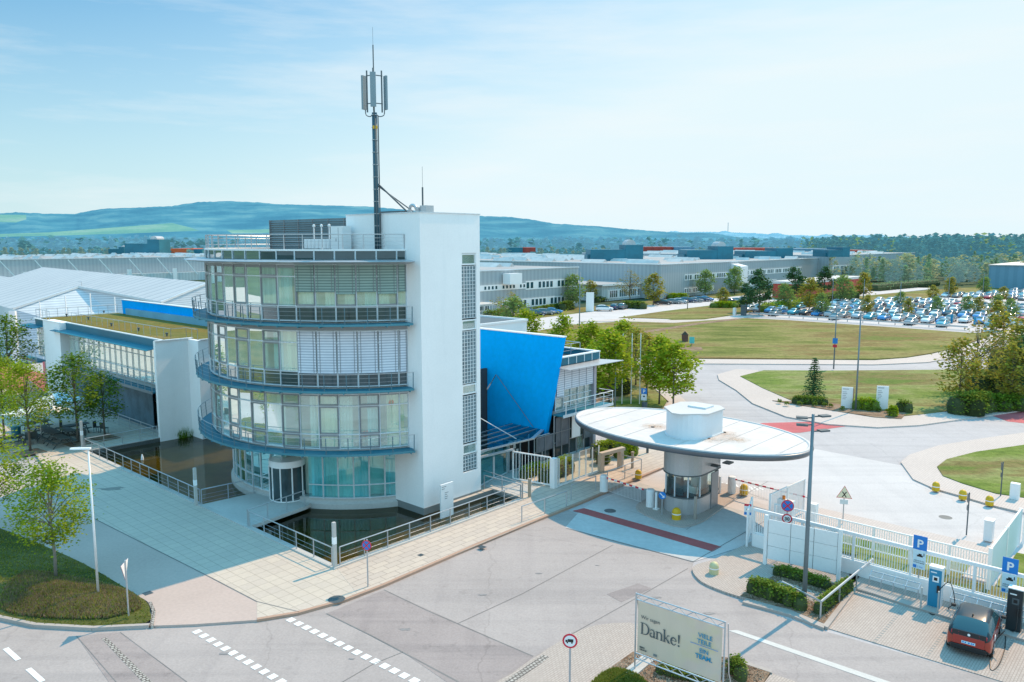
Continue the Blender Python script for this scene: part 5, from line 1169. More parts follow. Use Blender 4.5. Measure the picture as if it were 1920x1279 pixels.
def rect(w_, h_, x=0, y=0): return [(x - w_ / 2, y - h_ / 2), (x + w_ / 2, y - h_ / 2), (x + w_ / 2, y + h_ / 2), (x - w_ / 2, y + h_ / 2)]
def stext(t, xy, z, ang, off, txt, size, mt, x0=0, y0=0, bold=0, align='CENTER', name='lettering'):
    n = Vector((math.cos(ang), math.sin(ang), 0)); s = Vector((-n.y, n.x, 0)); c = Vector((*xy, z)) + n * off + s * x0 + Vector((0, 0, y0))
    return text_mesh(txt, size, c, s, (0, 0, 1), name, mt, t, .002, bold, align)
def nostop(t, xy, z, r_, a, z30=False):
    disc(t, xy, z, r_, a, 'sign_red'); disc(t, xy, z, r_ * .82, a, 'sign_blue', off=.055, name='face')
    b = r_ * .07
    for q in ((1, 1), (1, -1)):
        w_ = r_ * .80 * .707; o = plate(t, xy, z, [(-w_ - b, (-w_ + b) * q[1]), (-w_ + b, (-w_ - b) * q[1]), (w_ + b, (w_ - b) * q[1]), (w_ - b, (w_ + b) * q[1])][::(1 if q[1] > 0 else -1)], a, 'sign_red', off=.060 + .001 * q[1], name='cross_bar', th=.003)
FACE = rad(-108)
p = G(690, 1100); t = signpost('no_stopping_sign', 'round blue and red no stopping sign on the pavement near the pond corner', p, 2.28)
nostop(t, p, 2.02, .25, FACE)
p = G(241, 1150, .25); t = signpost('give_way_sign', 'give way sign seen almost edge on, standing on the planted mound', p, 2.4, z=.2)
a = rad(-172)
plate(t, p, 2.2, [(0, -.45), (.42, .32), (-.42, .32)], a, 'sign_red'); plate(t, p, 2.2, [(0, -.31), (.29, .24), (-.29, .24)], a, 'white', off=.055, name='face'); plate(t, p, 2.2, [(0, -.46), (.43, .33), (-.43, .33)], a, 'white', off=.035, name='back')
p = G(1068, 1300); t = signpost('no_lorry_sign', 'round sign with red rim and black lorry at the bottom edge of the picture', p, 2.25)
disc(t, p, 2.0, .27, rad(-100), 'sign_red'); disc(t, p, 2.0, .205, rad(-100), 'white', off=.055, name='face')
for q in (rect(.20, .11, .02, .02), rect(.07, .08, -.125, .0), rect(.05, .05, -.09, -.06), rect(.05, .05, .07, -.06)): plate(t, p, 2.0, q, rad(-100), 'black', off=.06, name='lorry_symbol', th=.003)
p = G(1580, 983); t = signpost('crossroads_sign', 'triangular warning sign with a black cross in front of the bright yard', p, 2.1)
plate(t, p, 1.85, [(-.42, -.30), (.42, -.30), (0, .43)], rad(-110), 'sign_red'); plate(t, p, 1.85, [(-.38, -.275), (.38, -.275), (0, .385)], rad(-110), mat('sign_cream', (.80, .72, .52), .5), off=.054, name='face')
for s_ in (1, -1): plate(t, p, 1.77, [(-.13, -.15 * s_), (-.08, -.17 * s_), (.13, .15 * s_), (.08, .17 * s_)][::s_], rad(-110), 'black', off=.06 + .001 * s_, name='cross_symbol', th=.003)
plate(t, p, 1.33, rect(.42, .26), rad(-110), 'alu', name='sub_plate')
p = G(1241, 965, 0); t = signpost('keep_right_sign', 'round blue sign with white arrow in front of the kiosk', p, 1.35)
disc(t, p, 1.18, .22, FACE, 'sign_blue')
plate(t, p, 1.18, [(-.12, .15), (-.15, .11), (.04, -.06), (-.02, -.11), (.14, -.13), (.12, .03), (.07, -.03), (-.08, .13)][::-1], FACE, 'white', off=.056, name='arrow', th=.003)
t = thing('intercom_post', 'tan intercom post right of the blue arrow sign at the kiosk', 'post', (39.9, 21.5, 0), 'g'); m = MB('g'); m.box(39.7, 39.8, 21.4, 21.55, 0, 1.35); m.build('shaft', mat('tan_steel', (.40, .36, .32), .5, .3), t)
for (px, py, h), lb in (((1812, 1002, 2.35), 'thin dark sign post seen edge on in the paved strip behind the fence'), ((1876, 930, 2.2), 'thin dark sign post at the edge of the small lawn')):
    p = G(px, py); t = signpost('sign_post', lb, p, h, mt='steel_dark'); plate(t, p, h - .3, rect(.5, .5), rad(160), 'steel_dark', name='sign_back'); plate(t, p, h - .85, rect(.4, .3), rad(160), 'steel_dark', name='sub_plate')
# ================================================================ VEHICLES
def car_parts(st_, glassrule, blackrule=None, sub=1, wheels=True, paint='CAR', wr=.32, wx=(-1.3, 1.3), wy=.74, wh_in_body=False, glassname='windows'):
    """st_: stations (x, w, zbelt, top, wtop); returns dict of meshes"""
    vs = []; fs = []; mi = []
    for (x, w, zl, zb, top, wt) in st_:
        half = [(w * .84, zl), (w * .985, zl + .10), (w, (zl + zb) * .5 + .05), (w * .965, zb), (wt, top - .03), (wt * .62, top), (0, top + .012)]
        ring = [(x, y, z) for y, z in half] + [(x, -y, z) for y, z in half[-2::-1]]
        vs += ring
    K = 13; N = len(st_)
    for i in range(N - 1):
        for j in range(K - 1):
            fs.append((i * K + j, (i + 1) * K + j, (i + 1) * K + j + 1, i * K + j + 1)); jj = j if j < 6 else 11 - j
            g = glassrule(i, jj); b = blackrule(i, jj) if blackrule else False
            mi.append(1 if g else (2 if b else 0))
        fs.append((i * K, i * K + K - 1, (i + 1) * K + K - 1, (i + 1) * K)); mi.append(2)
    fs.append(tuple(range(K))); mi.append(2 if (blackrule and blackrule(-1, 0)) else 0); fs.append(tuple((N - 1) * K + k for k in range(K))[::-1]); mi.append(0)
    me = bpy.data.meshes.new('tmp'); me.from_pydata(vs, [], fs)
    for _ in range(3): me.materials.append(M_['white'])
    me.polygons.foreach_set('material_index', mi); me.update()
    ob = bpy.data.objects.new('tmp', me); COL.objects.link(ob)
    bm = bmesh.new(); bm.from_mesh(me); bmesh.ops.recalc_face_normals(bm, faces=bm.faces); bm.to_mesh(me); bm.free()
    md = ob.modifiers.new('s', 'SUBSURF'); md.levels = sub; md.render_levels = sub
    bpy.context.view_layer.update(); ev = ob.evaluated_get(bpy.context.evaluated_depsgraph_get()).to_mesh()
    out = {}
    for k in range(3):
        used = {}; V = []; F = []
        for p in ev.polygons:
            if p.material_index != k: continue
            f = []
            for vi in p.vertices:
                if vi not in used: used[vi] = len(V); V.append(tuple(ev.vertices[vi].co))
                f.append(used[vi])
            F.append(f)
        out[k] = (V, F)
    bpy.data.objects.remove(ob); return out
def mesh_of(name, VF, m, parent=None, smooth=True):
    mb = MB('l'); mb.add(VF[0], VF[1]); return mb.build(name, m, parent, smooth)
def wheel_geo(mb, x, y, r, w_=.20, s=1):
    a = [];
    n = 16
    for k in range(n): a.append((x + r * math.cos(2 * PI * k / n), z_ := 0)) if 0 else None
    vs = []
    for yy, rr_ in ((y - w_ / 2, r), (y + w_ / 2, r), (y + s * (w_ / 2 + .005), r * .66)):
        vs += [(x + rr_ * math.cos(2 * PI * k / n), yy, r + rr_ * math.sin(2 * PI * k / n)) for k in range(n)]
    mb.add(vs, [(k, (k + 1) % n, n + (k + 1) % n, n + k) for k in range(n)] + [tuple(range(n))[::-1], tuple(range(n, 2 * n))])
def rim_geo(mb, x, y, r, s):
    n = 16; mb.add([(x + r * .68 * math.cos(2 * PI * k / n), y + s * .115, r + r * .68 * math.sin(2 * PI * k / n)) for k in range(n)], [tuple(range(n))])
SHAPES = {
 'hatchback': ([(-2.10, .72, .32, .70, .86, .55), (-2.02, .84, .22, .90, 1.02, .62), (-1.62, .88, .18, .95, 1.40, .58), (-.7, .89, .18, .96, 1.50, .60), (.25, .89, .18, .95, 1.46, .60), (1.02, .88, .18, .92, 1.00, .66), (1.72, .85, .20, .82, .88, .60), (2.06, .74, .26, .66, .72, .50)], 4),
 'saloon': ([(-2.35, .72, .32, .72, .86, .55), (-2.25, .84, .22, .92, 1.00, .62), (-1.72, .88, .18, .95, 1.06, .62), (-1.0, .89, .18, .96, 1.40, .56), (-.1, .89, .18, .95, 1.44, .58), (.55, .88, .18, .93, 1.30, .60), (1.05, .88, .18, .90, .98, .66), (1.95, .85, .20, .80, .86, .60), (2.32, .74, .26, .64, .70, .50)], 5),
 'estate': ([(-2.32, .74, .32, .74, .95, .60), (-2.25, .84, .22, .93, 1.10, .62), (-1.98, .88, .18, .96, 1.42, .60), (-.9, .89, .18, .97, 1.50, .62), (.3, .89, .18, .95, 1.46, .61), (1.1, .88, .18, .92, 1.00, .66), (1.95, .85, .20, .82, .88, .60), (2.30, .74, .26, .66, .72, .50)], 4),
}
def shape_rules(kind):
    S, _ = SHAPES[kind]; n = len(S)
    def g(i, j):
        a, b = S[i], S[i + 1]
        hi = max(a[4], b[4]); lo = min(a[4], b[4])
        if hi < 1.2: return False
        if j == 3: return True                                # side glass
        if j in (4, 5) and abs(a[4] - b[4]) > .2: return True    # screens
        return False
    return g
PAINTS = {'white': carpaint('car_white', (.70, .73, .75)), 'silver': carpaint('car_silver', (.36, .42, .46)), 'grey': carpaint('car_grey', (.16, .19, .21)), 'black': carpaint('car_black', (.015, .02, .028)),
          'blue': carpaint('car_blue', (.02, .20, .48)), 'dark blue': carpaint('car_dark_blue', (.01, .045, .11)), 'red': carpaint('car_red', (.38, .02, .03)), 'teal': carpaint('car_teal', (.03, .30, .40))}
protos = {}
for kd in SHAPES:
    g = shape_rules(kd); P3 = car_parts(SHAPES[kd][0], g)
    mb = MB('l'); mb.add(*P3[0]); mb.cur = 1; mb.add(*P3[2])
    for x in (-1.3, 1.35):
        for s in (-1, 1): mb.cur = 1; wheel_geo(mb, x, s * .76, .32, .2, s); mb.cur = 2; rim_geo(mb, x, s * .76, .32, s)
    body = mb.build('parked_car', ['white', 'tyre', 'rim'], None, True); body.location.z = -500
    mesh_of('windows', P3[1], 'car_glass', body); protos[kd] = body
refresh()
def put_car(kd, col, x, y, rot, z, label, group):
    r = dup(protos[kd], (x, y, z), rot, label, group); r.material_slots[0].link = 'OBJECT'; r.material_slots[0].material = PAINTS[col]; r['category'] = 'car'
    r.name = 'parked_car'; return r
# detailed cars on the forecourt: lamps and wheels as parts
def near_car(kd, col, x, y, rot, label, z=-.04, group='cars parked in front of the factory'):
    g = shape_rules(kd); P3 = car_parts(SHAPES[kd][0], g)
    t = thing('parked_car', label, 'car', (x, y, z), 'l', group, rot)
    mesh_of('body', P3[0], PAINTS[col], t); mesh_of('underbody', P3[2], 'black', t); mesh_of('windows', P3[1], 'car_glass', t)
    for wx in (-1.3, 1.35):
        for s in (-1, 1):
            mb = MB('l'); wheel_geo(mb, wx, s * .76, .32, .2, s); w_ = mb.build('wheel', 'tyre', t); mb = MB('l'); rim_geo(mb, wx, s * .76, .32, s); mb.build('rim', 'rim', w_)
    L = SHAPES[kd][0][-1][0]; L0 = SHAPES[kd][0][0][0]
    for s in (-1, 1):
        mb = MB('l'); mb.cbox((L - .02, s * .58, .66), (.12, .26, .12)); mb.build('headlight', 'lamp_glass', t); mb = MB('l'); mb.cbox((L0 + .02, s * .60, .80), (.10, .22, .14)); mb.build('tail_light', 'sign_red', t)
    return t
UA = GR
def npx(kd, col, px, py, rot, label): x, y = G(px, py); near_car(kd, col, x, y, rot, label)
for a in [('hatchback', 'dark blue', 1006, 592, .2, 'dark blue car leftmost of the three partly behind the treetops'), ('estate', 'grey', 1022, 590, .2, 'grey car in the middle of the three behind the treetops'), ('saloon', 'blue', 1036, 588, .0, 'bright blue car rightmost of the three behind the treetops'),
          ('hatchback', 'white', 1133, 583, -.05, 'white car beside the tall white sign board'), ('estate', 'dark blue', 1154, 580, 1.15, 'dark blue car second from the tall white sign board'), ('estate', 'grey', 1168, 579, 1.15, 'dark grey van like car by the clipped hedge'),
          ('estate', 'black', 1243, 571, -.1, 'black car leftmost of the row before the entrance annex'), ('saloon', 'grey', 1262, 569.5, -.1, 'grey car second in the row before the entrance annex'), ('hatchback', 'silver', 1275, 569, -.1, 'silver car third in the row before the entrance annex'), ('estate', 'dark blue', 1290, 567, -.1, 'dark blue car fourth in the row before the entrance annex'),
          ('saloon', 'grey', 1302, 566.5, -.1, 'grey saloon fifth in the row, right of the thin lamp post'), ('estate', 'dark blue', 1315, 565, -.1, 'dark blue car near the right end of the annex row'), ('hatchback', 'blue', 1324, 564.5, -.1, 'blue car at the right end of the annex row'),
          ('saloon', 'black', 1366, 568, -.1, 'black car behind the round clipped hedge'), ('hatchback', 'silver', 1386, 568, -.1, 'silver car right of the round clipped hedge'), ('estate', 'grey', 1401, 566, -.1, 'grey car furthest right behind the hedge'),
          ('hatchback', 'silver', 1122, 790, .2, 'silver car roof just visible behind the white roof disc')]: npx(*a)
# car park: rows along v, cars nose to tail along u
random.seed(5)
slots = []
LOT = [(163, 31), (163, 77), (176, 85), (222, 68), (326, 42), (420, 12), (500, -130), (330, -170), (164, -20)]
u = 171.0; ri = 0
while u < 440:
    for du, flip in ((0, 0), (5.4, 1)):
        v = 86.0
        while v > -150:
            v -= 2.72
            uu = u + du + rr(-.35, .35)
            if not inside((uu, v), LOT): continue
            P_ = W(uu, v)
            if P_.x / P_.y > .70: continue
            near = uu < 236
            if (uu < 178 and v < 43): 
                if R() < .25: continue
            occ = .95 if v > 26 or near else .80
            if near is False and v > 30: occ = .9
            if 236 < uu < 246: occ = .12
            if R() < occ: slots.append((P_.y, uu, v, flip))
    u += 16.6
for uu, v in ((165.2, 71.5), (165.3, 58.5), (165.0, 44.0), (165.3, 38.4)): slots.append((0, uu, v, 1))
slots.sort()
COLW = ['white'] * 6 + ['silver'] * 4 + ['grey'] * 4 + ['black'] * 4 + ['blue'] * 4 + ['dark blue'] * 4 + ['teal'] * 4 + ['red']  # blue and teal shares raised to imitate bluish reflections on the cars
LG = 'cars in the big car park'
for k, (_, uu, v, flip) in enumerate(slots[:300]):
    col = random.choice(COLW); kd = random.choice(list(SHAPES)); P_ = W(uu, v)
    zone = 'near rows' if uu < 200 else 'middle rows' if uu < 236 else 'far rows'
    side = 'left' if v > 48 else 'right' if v < 20 else 'centre'
    put_car(kd, col, P_.x, P_.y, GR + (PI if R() < .9 else 0) + rr(-.02, .02), -.06, f'{col} {kd} in the {zone}, {side} part of the big car park', LG)
rest = MB('w')
CM = ['car_w', 'car_s', 'car_d', 'car_b']
if len(slots) > 300:
    rest = MB('w'); pr_ = [o for o in protos.values()]
    for (_, uu, v, flip) in slots[300:]:
        o = random.choice(pr_); P_ = W(uu, v); a = GR + PI; ca, sa = math.cos(a), math.sin(a); k = random.choice([0, 1, 1, 2, 2, 3, 3])
        for src, mi_ in ((o.data, k), (KIDS[o.name][0].data, 4)):
            rest.cur = mi_; rest.add([(P_.x + c.co.x * ca - c.co.y * sa, P_.y + c.co.x * sa + c.co.y * ca, c.co.z - .06) for c in src.vertices[:]], [tuple(p.vertices) for p in src.polygons])
    o = rest.build('distant_parked_cars', [PAINTS['white'], PAINTS['silver'], PAINTS['grey'], PAINTS['dark blue'], 'car_glass'], smooth=True)
    tag(o, 'crowd of parked cars at the far end of the big car park', 'cars', kind='stuff')
print('slots', len(slots))
for o in protos.values():
    for c in KIDS[o.name]: bpy.data.objects.remove(c)
    bpy.data.objects.remove(o)
# guard rail of the car park
t = thing('guard_rail', 'long low steel guard rail along the near edge of the car park', 'guard rail', (162, 55, -.06), 'g')
m = MB('g'); m.box(161.95, 162.05, 33.5, 76, .35, .65); m.build('rail', 'steel', t)
for k in range(15): m = MB('g'); v = 34 + k * 3; m.box(162.05, 162.15, v - .05, v + .05, -.06, .6); m.build('post', 'steel_dark', t)
# ---- electric car at the charging bay
C = thing('electric_car', 'orange red and black compact electric car plugged in at the charging bay', 'car', (18.85, 30.2, -.085), 'l', None, GR + .075); C.scale = (.90, .90, .90)
I3 = [(-1.97, .70, .42, .80, .90, .52), (-1.93, .83, .26, .98, 1.10, .68), (-1.72, .88, .20, 1.03, 1.30, .66), (-1.35, .89, .18, 1.05, 1.53, .64), (-.5, .895, .18, 1.03, 1.60, .66), (.35, .895, .18, .99, 1.56, .66), (1.0, .885, .18, .97, 1.24, .66), (1.35, .87, .18, .94, 1.00, .66), (1.75, .82, .22, .84, .90, .58), (1.97, .70, .30, .66, .72, .46)]
def g3(i, j):
    if j == 3 and 2 <= i <= 6: return True
    if j in (4, 5) and i in (1, 2): return True
    if j in (4, 5) and i in (5, 6): return True
    return False
def b3(i, j):
    if i == -1: return False
    if j in (4, 5): return True
    if i in (0, 1) and j == 3: return True
    return j == 0
P3 = car_parts(I3, g3, b3, sub=2)
mesh_of('body', P3[0], carpaint('orange_red_paint', (.33, .03, .014)), C); mesh_of('black_shell', P3[2], 'black_gloss', C); mesh_of('windows', P3[1], 'car_glass', C)
for wx in (-1.28, 1.28):
    for s in (-1, 1):
        mb = MB('l'); wheel_geo(mb, wx, s * .80, .345, .17, s); w_ = mb.build('wheel', 'tyre', C); mb = MB('l'); n = 20
        for q in range(5):
            a = 2 * PI * q / 5; mb.bar((wx + .03 * math.cos(a), s * .89, .345 + .03 * math.sin(a)), (wx + .24 * math.cos(a), s * .89, .345 + .24 * math.sin(a)), .03, .07)
        mb.add([(wx + .25 * math.cos(2 * PI * k / n), s * .887, .345 + .25 * math.sin(2 * PI * k / n)) for k in range(n)] + [(wx + .28 * math.cos(2 * PI * k / n), s * .889, .345 + .28 * math.sin(2 * PI * k / n)) for k in range(n)], [(k, (k + 1) % n, n + (k + 1) % n, n + k) for k in range(n)])
        mb.build('rim', 'rim', w_)
mb = MB('l'); mb.cbox((-1.985, 0, .72), (.04, 1.2, .40)); 
mb.build('bumper', carpaint('bumper_red', (.34, .02, .012)), C, bev=.015)
mb = MB('l'); mb.cbox((-1.99, 0, .40), (.08, 1.35, .22)); mb.build('diffuser', 'black', C, bev=.02)
mb = MB('l'); mb.cbox((-2.012, 0, .66), (.015, .52, .11)); pl_ = mb.build('number_plate', mat('plate_pale_blue', (.55, .78, .88), .4), C)
mb = MB('l')
for k_, w_ in ((-.2, .06), (-.11, .06), (.02, .07), (.12, .05), (.19, .05)): mb.cbox((-2.022, -k_, .66), (.004, w_, .06))
mb.build('plate_characters', 'sign_blue', C)
mb = MB('l'); mb.cbox((-1.975, 0, 1.00), (.05, 1.30, .30)); mb.build('tailgate', 'black_gloss', C, bev=.03)
mb = MB('l'); mb.lathe((0, 0, 0), [(.001, .01), (.055, .01), (.055, 0)], 16); o = mb.build('badge', 'lamp_glass', C); o.rotation_euler = (0, -PI / 2, 0); o.location = (-2.0, 0, 1.02)
for s in (-1, 1):
    mb = MB('l')
    for p, q in (((-1.985, s * .38, 1.06), (-1.93, s * .66, 1.06)), ((-1.985, s * .38, .94), (-1.93, s * .66, .94)), ((-1.93, s * .66, 1.06), (-1.93, s * .66, .94))): mb.bar(p, q, .035, .035)
    mb.build('tail_light', mat('tail_red', (.55, .03, .03), .2) if s < 0 else 'tail_red_', C) if 0 else mb.build('tail_light', 'sign_red', C)
    mb = MB('l'); mb.cbox((.78, s * 1.0, 1.05), (.16, .20, .13)); mb.build('wing_mirror', 'black', C, bev=.03)
    mb = MB('l'); mb.cbox((-.15, s * .898, .92), (.16, .02, .03)); mb.build('door_handle', 'black', C)
mb = MB('l')
for s in (-1, 1): mb.bar((.25, s * .900, .30), (.25, s * .900, .98), .01, .012)
mb.build('door_seam', 'black', C)
mb = MB('l'); mb.cbox((-1.05, 0, 1.60), (.14, .05, .06)); mb.build('roof_fin', 'black', C)
mb = MB('l'); mb.cbox((-1.25, -.90, .88), (.22, .02, .20)); mb.build('charging_flap', 'white', C)
# cables lying on the bay
def cable(label, pts, r_=.018):
    m = MB(); m.tube(catmull(pts, 6, False), r_, 6); o = m.build('charging_cable', 'black'); tag(o, label, 'cable')
h = W(37.0, 7.85, 1.0); q1 = G(1765, 1100, .6)
cable('black charging cable coiled from the blue charger to the car', [tuple(W(36.75, 7.95, .9)), tuple(W(36.9, 7.6, 1.3)), tuple(W(36.85, 7.35, .5)), (*G(1778, 1142, -.0), .03), (*G(1790, 1152), -.06), (*G(1797, 1157), .2), (19.55, 31.5, .8)])
cable('loop of spare black cable on the ground at the blue charger', [(*G(1738, 1142), -.06), (*G(1748, 1150), -.06), (*G(1760, 1146), -.06), (*G(1752, 1138), -.06), (*G(1738, 1142), -.06)])
cable('black cable from the dark charger sweeping round behind the car', [tuple(W(36.6, 5.0, 1.2)), tuple(W(36.4, 5.0, .2)), (*G(1888, 1180), -.06), (*G(1884, 1215), -.06), (*G(1872, 1245), -.06), (*G(1858, 1252), -.06), (18.9, 29.1, .2), (19.35, 29.1, .85)])
# ---- chargers
def charger(u, v, label, front, body, side):
    t = thing('charging_station', label, 'charging station', (u, v, -.085), 'g')
    m = MB('g'); m.box(u - .17, u + .2, v - .27, v + .27, -.085, 1.78); m.build('housing', body, t, bev=.02)
    m = MB('g'); m.box(u - .185, u - .172, v - .25, v + .25, -.02, 1.70); m.build('front_panel', front, t)
    m = MB('g'); m.box(u - .18, u + .21, v - .28, v + .28, 1.78, 1.82); m.build('cap', 'white', t)
    m = MB('g'); m.box(u - .20, u - .187, v - .15, v + .10, 1.15, 1.42); s = m.build('display', 'lamp_glass' if front != 'charcoal' else 'steel_dark', t)
    m = MB('g'); m.box(u - .205, u - .20, v - .09, v + .05, 1.22, 1.36); m.build('screen', 'black', s)
    m = MB('g'); m.box(u - .26, u - .19, v - .20, v - .10, .70, 1.02); m.build('plug_holder', 'black', t)
    m = MB('g'); m.box(u - .192, u - .186, v - .05, v + .19, 1.55, 1.60); m.build('text_line', 'white', t)
    return t
charger(37.06, 8.17, 'blue and white charging station with display left of the electric car', 'teal_charge', 'white', 0)
charger(36.87, 5.14, 'tall charcoal charging station with white cap right of the electric car', 'charcoal', 'charcoal', 0)
for (px, py), lb in (((1726, 1140), 'thin steel guard post left of the blue charger'), ((1758, 1148), 'thin steel guard post right of the blue charger')):
    x, y = G(px, py); m = MB(); m.tube([(x, y, -.1), (x, y, .95)], .04, 8); tag(m.build('guard_post', 'stone'), lb, 'post')
def parking_sign(u, v, label, text=True, h=2.72):
    t = thing('parking_sign', label, 'parking sign', (u, v, 0), 'g'); m = MB('g'); m.tube([(u, v, 0), (u, v, h)], .03, 8); m.build('pole', 'steel', t)
    x = u - .06
    m = MB('g'); m.box(x - .02, x, v - .29, v + .29, h - .66, h); s = m.build('parking_plate', 'sign_blue', t)
    text_mesh('P', .52, (x - .03, v, h - .54), (0, -1, 0), (0, 0, 1), 'lettering', 'white', t, .001, .012, 'CENTER')
    m = MB('g'); m.box(x - .02, x, v - .27, v + .27, h - 1.56, h - .68); m.build('info_plate', mat('plate_light', (.62, .78, .86), .4), t)
    text_mesh('während des\nLadevorgangs', .085, (x - .03, v, h - 1.20), (0, -1, 0), (0, 0, 1), 'lettering', 'black', t, .001, 0, 'CENTER')
    m = MB('g'); m.box(x - .03, x - .02, v - .14, v + .10, h - .98, h - .90); m.box(x - .03, x - .02, v - .09, v + .04, h - .90, h - .84); m.box(x - .03, x - .02, v - .20, v - .17, h - .92, h - .78); m.build('car_symbol', 'black', t)
    m = MB('g'); m.box(x - .03, x - .02, v + .10, v + .24, h - 1.52, h - 1.38); m.build('blue_square', 'sign_blue', t)
    text_mesh('2 Std.', .11, (x - .03, v - .06, h - 1.49), (0, -1, 0), (0, 0, 1), 'lettering', 'sign_blue', t, .001, 0, 'CENTER')
parking_sign(37.95, 9.1, 'blue P sign with charging plates left of the blue charger')
parking_sign(37.75, 5.55, 'blue P sign with charging plates partly behind the dark charger')
# ---- white fences
def barfence(label, a, b, zb, zt, sp=.115, wall=None, postn=3, toprail=(.07, .06), mt='white', name='bar_fence'):
    t = thing(name, label, 'fence', (*a, 0), 'g'); A = Vector((*a, 0)); B = Vector((*b, 0)); L = (B - A).length; d = (B - A) / L
    m = MB('g'); n = int(L / sp)
    for i in range(n + 1): p = A + d * (L * i / n); m.bar((p.x, p.y, zb), (p.x, p.y, zt), .028, .028)
    m.build('bars', mt, t)
    m = MB('g'); m.bar((*a, zt), (*b, zt), *toprail); m.build('top_rail', mt, t); m = MB('g'); m.bar((*a, zb + .04), (*b, zb + .04), .05, .06); m.build('bottom_rail', mt, t)
    for i in range(postn + 1): p = A + d * (L * i / postn); m = MB('g'); m.bar((p.x, p.y, 0), (p.x, p.y, zt + .04), .10, .10); m.build('post', mt, t)
    if wall: m = MB('g'); m.bar((*a, wall / 2), (*b, wall / 2), .16, wall); m.build('base_wall', 'plaster', t)
    return t
barfence('long white sliding gate of vertical bars on a low white wall behind the charging bays', (38.2, 17.2), (37.6, -6), .72, 2.0, wall=.70, postn=9, toprail=(.12, .16))
barfence('thin white bar fence running behind the sliding gate beside the grass strip', (41.1, 17.3), (41.0, 6.8), .25, 1.5, postn=6)
barfence('tall white bar gate leaf nearest the round pavement left of the billboard', (39.85, 18.1), (37.9, 17.4), .1, 2.0, postn=1, toprail=(.06, .06), name='gate_leaf')
barfence('tall white bar gate leaf standing open along the yard edge', (41.1, 17.6), (45.2, 17.3), .1, 2.0, postn=2, name='gate_leaf')
barfence('white bar fence panel going away at the right edge behind the lamella fence', (48.0, 6.6), (52.5, 6.6), .2, 1.7, postn=3)
t = thing('lamella_fence', 'pale teal fence of close upright lamellas running away from the bays', 'fence', (44, 6.75, 0), 'g')
m = MB('g'); L = 0
for i in range(72): u = 40.5 + i * .1; m.cbox((u, 6.75, .98), (.085, .025, 1.86), rad(35))
m.build('lamellas', mat('lamella_white', (.66, .76, .78), .5, var=.03), t)
m = MB('g'); m.box(40.4, 47.8, 6.72, 6.80, 1.93, 2.0); m.build('top_rail', 'white', t)
for u in (40.42, 44.1, 47.7): m = MB('g'); m.box(u - .06, u + .06, 6.68, 6.84, 0, 2.02); m.build('post', 'white', t)
x, y = G(1853, 1012); m = MB(); m.cbox((x, y, .55), (.55, .4, 1.1), GR); m.cbox((x, y, 1.12), (.6, .45, .04), GR); tag(m.build('control_cabinet', 'white'), 'white control cabinet standing on the paved strip beside the lamella fence', 'cabinet')
x, y = G(1472, 985); m = MB(); m.cbox((x, y, .75), (.35, .9, 1.5), GR); t = tag(m.build('gate_drive_box', 'white'), 'white gate drive box behind the billboard with an orange lamp', 'drive box'); m = MB(); m.lathe((x - .1, y + .1, 1.5), [(.09, 0), (.09, .2), (.001, .24)], 10); o = m.build('lamp', mat('orange_lamp', (.8, .2, .02), .3)); bpy.context.view_layer.update(); o.parent = t; o.matrix_parent_inverse = t.matrix_world.inverted()
x, y = G(1522, 985); m = MB(); m.cbox((x, y, .65), (.4, .5, 1.3), GR); tag(m.build('gate_pillar', 'white'), 'white gate pillar in the yard right of the tall lamp post', 'pillar')
x, y = G(1902, 935); m = MB(); m.cbox((x, y, .5), (.4, .5, 1.0), GR); tag(m.build('control_cabinet', 'white'), 'white cabinet on the pavement by the small lawn at the right edge', 'cabinet')
p = tuple(W(38.0, 15.35)[:2]); t = signpost('no_stopping_sign', 'blue and red no stopping sign above a round 30 speed limit sign at the gate', p, 3.0)
nostop(t, p, 2.68, .31, FACE); disc(t, p, 2.0, .25, FACE, 'sign_red'); disc(t, p, 2.0, .185, FACE, 'white', off=.055, name='face'); stext(t, p, 1.91, FACE, .062, '30', .25, 'black', bold=.006)
p = tuple(W(38.6, 17.75)[:2]); t = thing('notice_board', 'small notice board with a red top fixed to the white gate leaf', 'sign', (*p, 1.2)); plate(t, p, 1.75, rect(.36, .62), FACE, 'white', off=.08); plate(t, p, 2.02, rect(.36, .12), FACE, 'sign_red', off=.085, name='red_band'); plate(t, p, 1.55, rect(.36, .14), FACE, 'sign_blue', off=.085, name='blue_band')
plate(t, p, 1.78, rect(.12, .10), FACE, 'black', off=.085, name='symbol')
m = MB('g'); m.box(41.3, 46.5, 7.0, 16.8, -.1, .02); st(m.build('pavement', 'pavers_walk'))
m = MB('g'); m.box(38.4, 41.0, -8, 12.6, -.1, .03); m.box(40.6, 42.9, 8.0, 15.0, -.1, .035); st(m.build('grass_strip', 'grass_green'))
m = MB('g'); m.box(41.2, 46.4, -6, 6.6, -.1, .03); st(m.build('grass_strip', 'grass_green'))
# bike stands
for v0_, v1_, lb in ((11.0, 8.9, 'low steel bicycle stand along the white wall, left of the blue charger'), (7.6, 2.6, 'low steel bicycle stand along the white wall behind the electric car')):
    t = thing('bicycle_stand', lb, 'bicycle stand', (37.4, v0_, 0), 'g')
    for u_, z_ in ((37.25, .45), (37.55, .62)): m = MB('g'); m.tube([(u_, v0_, z_), (u_, v1_, z_)], .03, 6); m.build('rail', 'steel', t)
    n = max(2, int(abs(v0_ - v1_) / .5)); m = MB('g')
    for i in range(n + 1): v = v0_ + (v1_ - v0_) * i / n; m.bar((37.25, v, 0), (37.25, v, .46), .04, .04); m.bar((37.25, v, .45), (37.6, v, .66), .03, .03)
    m.build('stand_frame', 'steel', t)
